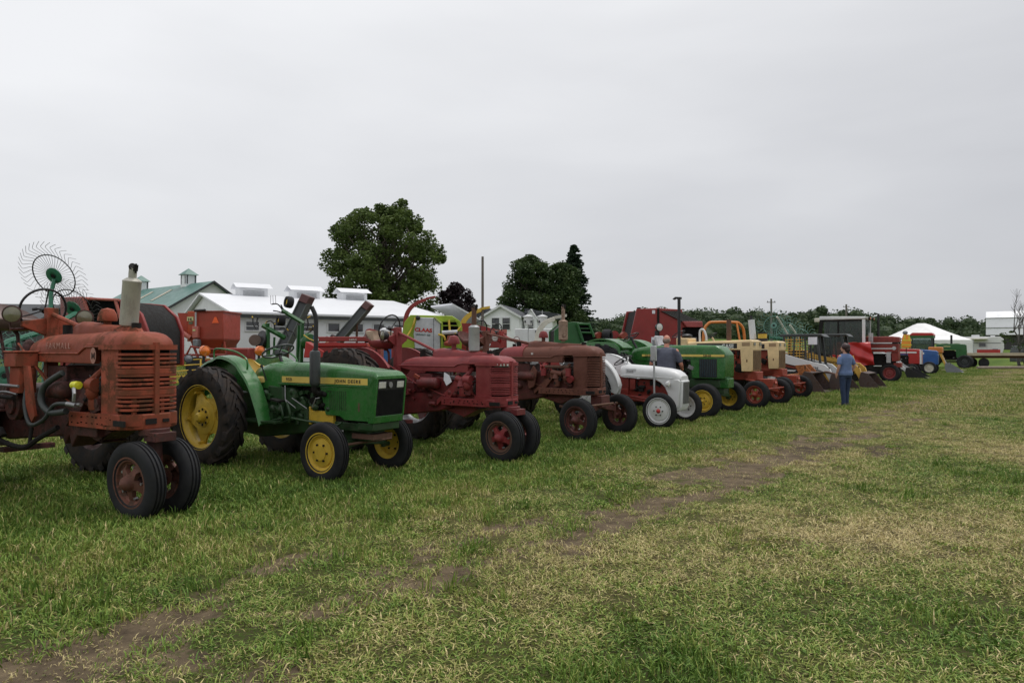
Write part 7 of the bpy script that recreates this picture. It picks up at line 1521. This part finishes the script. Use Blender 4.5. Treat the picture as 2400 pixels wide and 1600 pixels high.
spout('forage_harvester', 'cream curved forage spout below the right birdhouse', [(1260, 806), (1262, 782), (1268, 768), (1280, 755), (1300, 747)], .085, OFFW, 22, LGREY)
# another old red tractor in the second row
TB = rowcrop('red tractor standing behind the maroon one, only its wheel and lamps showing', (1.35, 15.9, .02), -38, dict(
    paint=BALERRED, dull=MAROOND, top=1.56, crease=1.40, ctop=1.46, low=1.30, gbot=.88, rail=(.745, .86), back=-2.0, nose=.12, gx=-.12, hw=.21, split=-.6, hump=(-1.36, -.34, 1.66, 1.59), gw=.24, shell=-.40, bars=9, ry=.24, rail0=-1.05, ax=-2.5, rr=.74, rt=.85,
    seat=(-2.75, 1.55), seatm=WHITEP, sw=(-2.22, 1.95), swr=.215, swrot=1.4, lamps=((-.25, -.16), (.62, -.2)), lampr=.085, lens=LAMPG, lampdir=(.85, -.5, 0), air=-1.1, airz=1.66, muff=(-.7, 0, (1.62, 1.66), .06), mm=MAROON, fr=.34, front='narrow', frim=RUSTM, fdisc=MAROON, seed=15), 'old row crop tractors in the row')
mb = MB(); mb.ell((-2.75, 0, 1.62), (.27, .25, .13)); mb.build('seat_cover', WHITEP, TB)
# red wagon
d = 26; t = put('farm_wagon', 'low red farm wagon behind the white muffler', 'wagon', 1135, d, 3); z0 = t.location.z; X = lambda x: (x - 1135) * 26 / FPX; Z = lambda y: hz(y, 26) - z0
MB().b2((X(1082), 0, Z(815)), (X(1188), 1.8, Z(778))).build('box', BALERRED, t, bev=.02); MB().b2((X(1150), -.04, Z(782)), (X(1188), 1.84, Z(772))).build('pale_rail', PINKRED, t); MB().prism([(X(1082), Z(778)), (X(1082), Z(757)), (X(1100), Z(757)), (X(1160), Z(770)), (X(1160), Z(778))], .2, 1.5).build('upper_box', BALERRED, t)
for x in (1095, 1175): MB().cyl((X(x), -.05, .4), (X(x), .2, .4), .4, n=18).build('wheel', RUBBER, t)
# parked white car further off
t = put('parked_car', 'white car parked in the gap left of the box trailer', 'car', 1215, 31, 5); MB().prism([(-.9, .3), (2.4, .3), (2.45, .75), (1.7, .95), (1.0, 1.42), (-.3, 1.45), (-.85, .95)], 0, 1.6).build('body', WHITEP, t, bev=.08); MB().prism([(-.5, .98), (1.45, .98), (.95, 1.36), (-.2, 1.38)], -.012, 0).build('window', DKGLASS, t)
MB().b2((-.92, .1, .7), (-.88, .4, .95)).build('tail_lamp', BRIGHTRED, t)
for x in (-.2, 1.75): MB().cyl((x, -.02, .31), (x, .2, .31), .31, n=16).build('wheel', RUBBER, t)
# green baler
t, k, z0 = baler('dark green round baler with an open ladder frame, right of the box trailer', 1345, 22.5, 4, [(1298, 850), (1299, 774), (1320, 757), (1345, 754), (1376, 757), (1392, 782), (1400, 850)], 1.5, DGREEN)
X = lambda x: (x - 1345) * k; Z = lambda y: hz(y, 22.5) - z0
MB().prism([(X(1353), Z(760)), (X(1384), Z(760)), (X(1396), Z(797)), (X(1396), Z(850)), (X(1366), Z(850)), (X(1362), Z(790))], -.03, -.004).build('opening_shade', VOID, t)  # black sheet behind the ladder frame, standing in for shade inside
tubes('frame_bar', t, DGREEN, [([(X(1352), -.08, Z(759)), (X(1368), -.08, Z(808))], .05), ([(X(1380), -.08, Z(759)), (X(1392), -.08, Z(790))], .045), ([(X(1352), -.08, Z(759)), (X(1382), -.08, Z(760))], .045), ([(X(1358), -.08, Z(779)), (X(1388), -.08, Z(780))], .035), ([(X(1355), -.08, Z(770)), (X(1384), -.08, Z(770))], .02)], 6)
# big red baler
t, k, z0 = baler('large maroon-red round baler with black belts on its sloping top', 1560, 27, 3, [(1470, 860), (1474, 800), (1492, 724), (1540, 722), (1600, 725), (1600, 735), (1645, 757), (1645, 800), (1600, 860)], 1.9, BALERRED)
X = lambda x: (x - 1560) * k; Z = lambda y: hz(y, 27) - z0
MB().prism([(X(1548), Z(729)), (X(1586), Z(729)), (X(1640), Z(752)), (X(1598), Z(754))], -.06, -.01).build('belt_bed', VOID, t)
for i in range(7): f = i / 6; MB().prism([(X(1549 + 36 * f), Z(728.5)), (X(1552 + 36 * f), Z(728.5)), (X(1603 + 36 * f), Z(753.5)), (X(1599 + 36 * f), Z(753.5))], -.09, -.06).build('belt', paint('grey_belt', (.10, .10, .10), .5), t)
MB().prism([(X(1598), Z(753)), (X(1645), Z(753)), (X(1647), Z(767)), (X(1608), Z(767))], -.14, .0).build('top_shield', paint('faded_red', (.36, .07, .07), .4), t, bev=.02); MB().prism([(X(1600), Z(767)), (X(1645), Z(767)), (X(1645), Z(815)), (X(1600), Z(815))], -.05, -.01).build('opening_shade', VOID, t)  # lower black sheet paints the shade below the shield
MB().b2((X(1540), -.03, Z(860)), (X(1545), -.005, Z(723))).build('panel_edge', DARK, t); MB().b2((X(1528), -.02, Z(735)), (X(1535), -.004, Z(727))).build('label', PAPER, t); MB().b2((X(1526), -.02, Z(804)), (X(1533), -.004, Z(790))).build('label', PAPER, t); MB().b2((X(1587), -.02, Z(795)), (X(1592), -.004, Z(785))).build('label', PAPER, t)
MB().b2((X(1496), .1, Z(723)), (X(1503), .3, Z(720))).build('top_lug', DARK, t); MB().b2((X(1585), .1, Z(735)), (X(1594), .6, Z(725))).build('hinge_box', BALERRED, t)
# seeder with orange hubs
d = 23; t = put('seed_drill', 'low green seed drill with orange hubs left of the large red baler', 'seed drill', 1437, d, 4); z0 = t.location.z; X = lambda x: (x - 1437) * 23 / FPX; Z = lambda y: hz(y, 23) - z0
MB().b2((X(1398), 0, Z(812)), (X(1478), .8, Z(794))).build('seed_box', DGREEN, t, bev=.03)
for x in (1402, 1462): MB().lathe([(0, -.1), (.08, -.1), (.14, 0), (.15, .12), (0, .12)], (X(x), .2, Z(788)), (.5, -.8, 0), 16).build('orange_hub', ORRED, t)
mb = MB(); mb.lathe([(.12, -.12), (.20, -.13), (.24, -.09), (.24, .09), (.20, .13), (.12, .12)], (X(1426), .2, Z(788)), (.8, -.5, 0), 22, closed=True); mb.build('press_wheel', RUBBER, t); MB().cyl((X(1447), .4, Z(784)), (X(1449), .6, Z(784)), .14, n=14).build('red_hub', BALERRED, t)
for x in (1405, 1470): MB().cyl((X(x), .1, .35), (X(x), .3, .35), .35, n=16).build('wheel', RUBBER, t)
# orange tractor with the roll bar
p = at(1697, 25.5); t = thing('tractor', 'orange tractor with a rounded roll bar behind the cream tractors', 'tractor', p, -80); z0 = p[2]
zt = hz(754, 25.5) - z0; tubes('roll_bar', t, ORANGE, [(spl([(0, -.82, .6), (0, -.80, zt - .45), (0, -.62, zt - .06), (0, -.35, zt), (0, .35, zt), (0, .62, zt - .06), (0, .80, zt - .45), (0, .82, .6)], 5), .052), ([(.1, .45, zt - .03), (.5, .55, .8)], .035)], 10)
MB().b2((-.6, -.4, .5), (.5, .4, 1.1)).build('body', ORRED, t, bev=.05); hoodloft([(.4, .3, .8, 1.3, .1), (1.8, .3, .8, 1.25, .1), (1.95, .25, .8, 1.15, .08)]).build('hood', ORANGE, t); MB().b2((-.3, -.22, 1.1), (.1, .22, 1.25)).build('seat', BLACK, t, bev=.04)
for s in (-1, 1): wheel(t, -.2, s * .75, .6, .3, .34, s, 'lug', rim=ORANGE, style='dish', lugs=16, bolts=0); wheel(t, 1.6, s * .6, .32, .18, .18, s, 'rib', rim=ORANGE, bolts=0)
steering_wheel(t, (.35, .1, 1.55), (-.5, 0, .85), .18, BLACK)
# far rakes
t = thing('wheel_rake', 'pale teal finger wheel rakes folded upright before the wood', 'hay rake', (0, 0, 0), 0)
for x, y, dd in ((1814, 763, 28), (1843, 778, 28.4), (1872, 792, 28.8)): rake_wheel(t, P3(x, y, dd), (-.55, -.75, .25), .40, .70, 26, .12, TEALW, TEALW, single=False, wr=.008, th=.014)
tubes('rake_beam', t, OFFW, [([P3(1821, 742, 28), P3(1835, 765, 28.2), P3(1846, 783, 28.3)], .04), ([P3(1851, 761, 28.5), P3(1875, 795, 28.6)], .04)], 6); tubes('rake_frame', t, TEAL, [([P3(1805, 790, 28), P3(1880, 800, 28.8)], .06), ([P3(1830, 795, 28.4), (P3(1830, 0, 28.4)[0], 28.4, .1)], .06)], 6)
# ------------------------------------------------------------ people
SKIN = paint('skin', (.50, .27, .19), .55, dirt=0, var=.06, bump=.05, scale=20)
SKINR = paint('reddened_skin', (.52, .22, .15), .55, dirt=0, var=.08, bump=.05, scale=20)
HAIRD = paint('dark_auburn_hair', (.028, .008, .009), .5, dirt=0, var=.3, scale=30, stretch=(1, 1, .3), bump=.6)
HAIRG = paint('thin_grey_hair', (.22, .16, .13), .7, dirt=0, var=.3, scale=30, bump=.6)
TEEB = paint('heather_blue_cotton', (.12, .18, .34), .85, dirt=.05, var=.15, scale=10, bump=.5)
TEEG = paint('slate_grey_cotton', (.075, .082, .115), .85, dirt=.05, var=.15, scale=10, bump=.5)
JEANS = paint('blue_denim', (.018, .036, .085), .85, dirt=.1, dcol=(.06, .09, .15), var=.2, scale=14, bump=.5)
HIVIS = paint('hi_vis_orange', (.85, .30, .03), .6, dirt=.05); HIVY = paint('hi_vis_yellow', (.75, .65, .06), .6, dirt=.05)
def oval(c, rx, ry, n=14): return [(c[0] + rx * cos(2 * pi * i / n), c[1] + ry * sin(2 * pi * i / n), c[2]) for i in range(n)]
def limb_tube(mb, pts, rs, n=10):
    P = spl(pts, 5); R = []
    for i in range(len(rs) - 1): R += [rs[i] + (rs[i + 1] - rs[i]) * j / 5 for j in range(5)]
    mb.tube(P, R + [rs[-1]], n); mb.ell(P[0], (rs[0],) * 3, 10, 6); mb.ell(P[-1], (rs[-1],) * 3, 10, 6)
def fuse(mb, name, mat, par, vox, smooth=4):
    o = mb.build(name + '_raw', mat, None); m = o.modifiers.new('r', 'REMESH'); m.mode = 'VOXEL'; m.voxel_size = vox; m.use_smooth_shade = True
    s = o.modifiers.new('s', 'SMOOTH'); s.iterations = smooth; s.factor = .5
    dg = bpy.context.evaluated_depsgraph_get(); me = bpy.data.meshes.new_from_object(o.evaluated_get(dg)); me.name = name
    bpy.data.objects.remove(o); me.materials.clear(); me.materials.append(mat); me.polygons.foreach_set('use_smooth', [True] * len(me.polygons))
    q = bpy.data.objects.new(name, me); COL.objects.link(q); q.parent = par; return q
def person(label, loc, yaw, H_, top, legs, skin, hair, arms, headyaw=0, lean=0, wide=1.0, vox=.010, long_hair=True, hips=1.0, feet=((.02, 0), (-.02, 0))):
    t = thing('person', label, 'person', loc, yaw); k = H_ / 1.70
    t.scale = (k, k, k); y_ = lambda z: lean * max(0, z - .95)
    hy = y_(1.6) + .015
    b = MB()
    b.loft([oval((0, y_(z) + o, z), rx * wide, ry * wide) for z, rx, ry, o in ((.84, .13, .10, 0), (.95, .155, .115, 0), (1.08, .14, .105, 0), (1.25, .155, .11, .0), (1.36, .165, .105, 0), (1.43, .13, .085, 0), (1.465, .07, .06, 0))])
    limb_tube(b, [(0, y_(1.42), 1.42), (0, y_(1.5) + .005, 1.50), (0, hy, 1.56)], [.062, .055, .052])
    hd = MB(); hd.ell((0, .0, 1.625), (.074, .094, .105), 18, 14); hd.ell((0, .045, 1.565), (.050, .048, .05), 14, 10); hd.ell((0, .100, 1.61), (.013, .022, .022)); hd.ell((0, .092, 1.655), (.05, .012, .012)); hd.ell((0, .088, 1.565), (.024, .014, .009))
    for s in (-1, 1): hd.ell((s * .076, -.005, 1.615), (.010, .022, .030)); hd.ell((s * .030, .084, 1.632), (.014, .010, .008))
    hd.xf(Matrix.Translation((0, hy, 0)) @ Matrix.Rotation(radians(headyaw), 4, 'Z')); b.add(hd.v, hd.f)
    for s in (-1, 1):
        sh, el, wr, hn = arms[0 if s < 0 else 1]
        limb_tube(b, [sh, tuple((sh[i] + el[i]) / 2 for i in range(3)), el, tuple((el[i] + wr[i]) / 2 for i in range(3)), wr], [.055, .050, .041, .040, .028])
        w_, h_ = Vector(wr), Vector(hn); d_ = (h_ - w_).normalized(); sd = d_.cross(Vector((s, 0.3, 0))).normalized()
        b.tube([w_, w_ + d_ * .035, w_ + d_ * .085], [.026, .036, .034], 8)
        for f in range(4):
            o = (f - 1.5) * .020; l = (.062, .075, .070, .055)[f]; p0 = w_ + d_ * .08 + sd * o
            b.tube([p0, p0 + d_ * l * .55, p0 + d_ * l + Vector((-s * .014, 0, 0))], [.010, .0095, .008], 6)
        p0 = w_ + d_ * .03 + sd * .03; b.tube([p0, p0 + (d_ + sd * .7).normalized() * .035, p0 + (d_ * 1.4 + sd * .5).normalized() * .06], [.013, .011, .009], 6)
        fx, fy = feet[0 if s < 0 else 1]
        limb_tube(b, [(s * .09, 0, .90), (s * .10, .01 + fy * .5, .48), (s * (.10 + fx), fy - .01, .09)], [.085, .055, .038]); limb_tube(b, [(s * (.10 + fx), fy - .03, .05), (s * (.115 + fx), fy + .14, .035)], [.04, .035])
    fuse(b, 'body', skin, t, vox)
    sh_ = MB(); sh_.loft([oval((0, y_(z) + o, z), rx * wide + .012, ry * wide + .014, 20) for z, rx, ry, o in ((.86, .158 * hips, .125 * hips, 0), (.93, .165 * hips, .130 * hips, 0), (1.02, .157, .122, 0), (1.12, .150, .118, 0), (1.25, .162, .122, 0), (1.36, .172, .118, 0), (1.43, .145, .098, 0), (1.475, .075, .068, 0))])
    for s in (-1, 1):
        sh, el = arms[0 if s < 0 else 1][:2]; md = tuple(sh[i] + (el[i] - sh[i]) * .72 for i in range(3)); limb_tube(sh_, [(sh[0] * .8, sh[1], sh[2] + .005), tuple(sh[i] + (el[i] - sh[i]) * .3 for i in range(3)), md], [.068, .070, .068])
    fuse(sh_, 'shirt', top, t, vox * 1.1)
    j = MB(); j.loft([oval((0, 0, z), rx * hips + .01, ry * hips + .01, 18) for z, rx, ry in ((.80, .14, .115), (.88, .160, .125), (.96, .155, .12), (1.0, .145, .11))])
    for s in (-1, 1):
        fx, fy = feet[0 if s < 0 else 1]; limb_tube(j, [(s * .085, 0, .88), (s * .092, .005, .70), (s * .10, .012 + fy * .5, .48), (s * (.10 + fx * .7), fy * .8, .28), (s * (.10 + fx), fy - .01, .085)], [.105 * hips, .092, .072, .065, .060])
    fuse(j, 'jeans', legs, t, vox * 1.1)
    for s in (-1, 1):
        fx, fy = feet[0 if s < 0 else 1]; q = MB(); q.loft([[(s * (.10 + fx) + x * .045, fy + y * 1.0, z) for x, y in ((-1, -.08), (1, -.08), (1.05, .05), (.85, .15), (0, .185), (-.85, .15), (-1.05, .05))] for z in (0, .03)] + [[(s * (.10 + fx) + x * .04, fy + y * .9, z) for x, y in ((-1, -.08), (1, -.08), (1, .02), (.6, .08), (0, .1), (-.6, .08), (-1, .02))] for z in (.075, .09)]); q.build('shoe', CHAR, t, bev=.006)
    if hair:
        h = MB()
        if long_hair:
            h.ell((0, -.025, 1.665), (.115, .118, .112), 18, 12); h.ell((0, -.06, 1.59), (.108, .085, .095), 16, 10); h.ell((.03, -.03, 1.70), (.07, .08, .05)); h.ell((-.04, -.05, 1.55), (.05, .05, .05)); h.ell((.04, -.05, 1.545), (.05, .05, .05))
        else: h.ell((0, -.030, 1.61), (.081, .073, .068), 18, 10); h.ell((0, -.012, 1.64), (.0785, .075, .04), 18, 10)
        h.xf(Matrix.Translation((0, hy, 0)) @ Matrix.Rotation(radians(headyaw), 4, 'Z')); fuse(h, 'hair', hair, t, .01, 2)
    return t
p = at(1981, 18.75)
person('woman in a blue tee and jeans seen from behind, looking left at the skid loaders', p, 22, 1.62, TEEB, JEANS, SKIN, HAIRD,
       (((-.19, 0, 1.39), (-.26, -.02, 1.13), (-.25, .06, .92), (-.24, .10, .82)), ((.19, 0, 1.39), (.29, -.05, 1.14), (.27, .03, .95), (.24, .08, .87))), headyaw=48, wide=1.12, hips=1.12, feet=((.0, -.02), (-.02, .05)))
p = at(1561, 15.35)
person('balding man in a grey tee, back turned, leaning between the white and green tractors', (p[0], p[1], 0), -18, 1.80, TEEG, JEANS, SKINR, HAIRG,
       (((-.205, .03, 1.39), (-.31, .06, 1.13), (-.34, .22, 1.02), (-.33, .31, 1.0)), ((.205, .03, 1.39), (.30, .05, 1.12), (.31, .20, 1.02), (.30, .29, 1.0))), headyaw=-12, lean=.22, wide=1.22, hips=1.2, long_hair=False)
RST = ((-.19, 0, 1.39), (-.25, 0, 1.13), (-.25, .05, .92), (-.24, .07, .83)); RS2 = tuple((-a, b, c) for a, b, c in RST)
TEED = paint('dark_red_cotton', (.20, .03, .03), .85); TEEK = paint('black_cotton', (.02, .02, .025), .85); TEEN = paint('orange_brown_cotton', (.30, .10, .05), .85)
for px_, d, yw, tm, lb, h_ in ((744, 33, 10, TEEK, 'distant person in dark clothes, leftmost of three before the barn', 1.74), (766, 34, -20, TEEN, 'distant person in an orange-brown top, middle of three before the barn', 1.76), (780, 34, 30, TEED, 'distant person in a dark red top, rightmost of three before the barn', 1.86)):
    person(lb, at(px_, d), yw + 180, h_, tm, JEANS, SKIN, HAIRD, (RST, RS2), vox=.016)
# hi-vis vest hung on the red tractor
p = at(2124, 38.3); t = thing('safety_vest', 'orange and yellow safety vest hung up beside the far red tractor', 'vest', (p[0], p[1], 0), -10)
mb = MB(); mb.loft([[(x * w, -.06, z), (x * w * 1.05, .0, z), (x * w, .06, z)] if False else [(-w, 0, z), (-w * .6, -.07, z), (w * .6, -.07, z), (w, 0, z), (w * .6, .07, z), (-w * .6, .07, z)] for z, w, x in ((1.62, .24, 0), (1.9, .25, 0), (2.15, .22, 0), (2.35, .15, 0))]); mb.build('vest', HIVIS, t, bev=.01)
for z in (1.75, 2.0): MB().b2((-.25, -.08, z), (.25, -.073, z + .06)).build('band', HIVY, t)
for x in (-.1, .12): MB().b2((x - .03, -.08, 2.06), (x + .03, -.072, 2.33)).build('band', HIVY, t)
MB().ell((-.05, 0, 2.45), (.13, .13, .11)).build('cap', PLASTICG, t); MB().cyl((0, 0, 1.0), (0, 0, 2.5), .02, n=6).build('pole', DARK, t)

for o in list(COL.objects):                              # tyres settle a little into the turf
    if o.parent is None and o.get('category') in ('tractor', 'skid loader'): o.location.z -= .018

for o in COL.objects:                                    # packed small castings read as one mass
    if o.name.startswith(('engine_fitting', 'engine_bracket', 'gearbox_fitting')): o['kind'] = 'stuff'
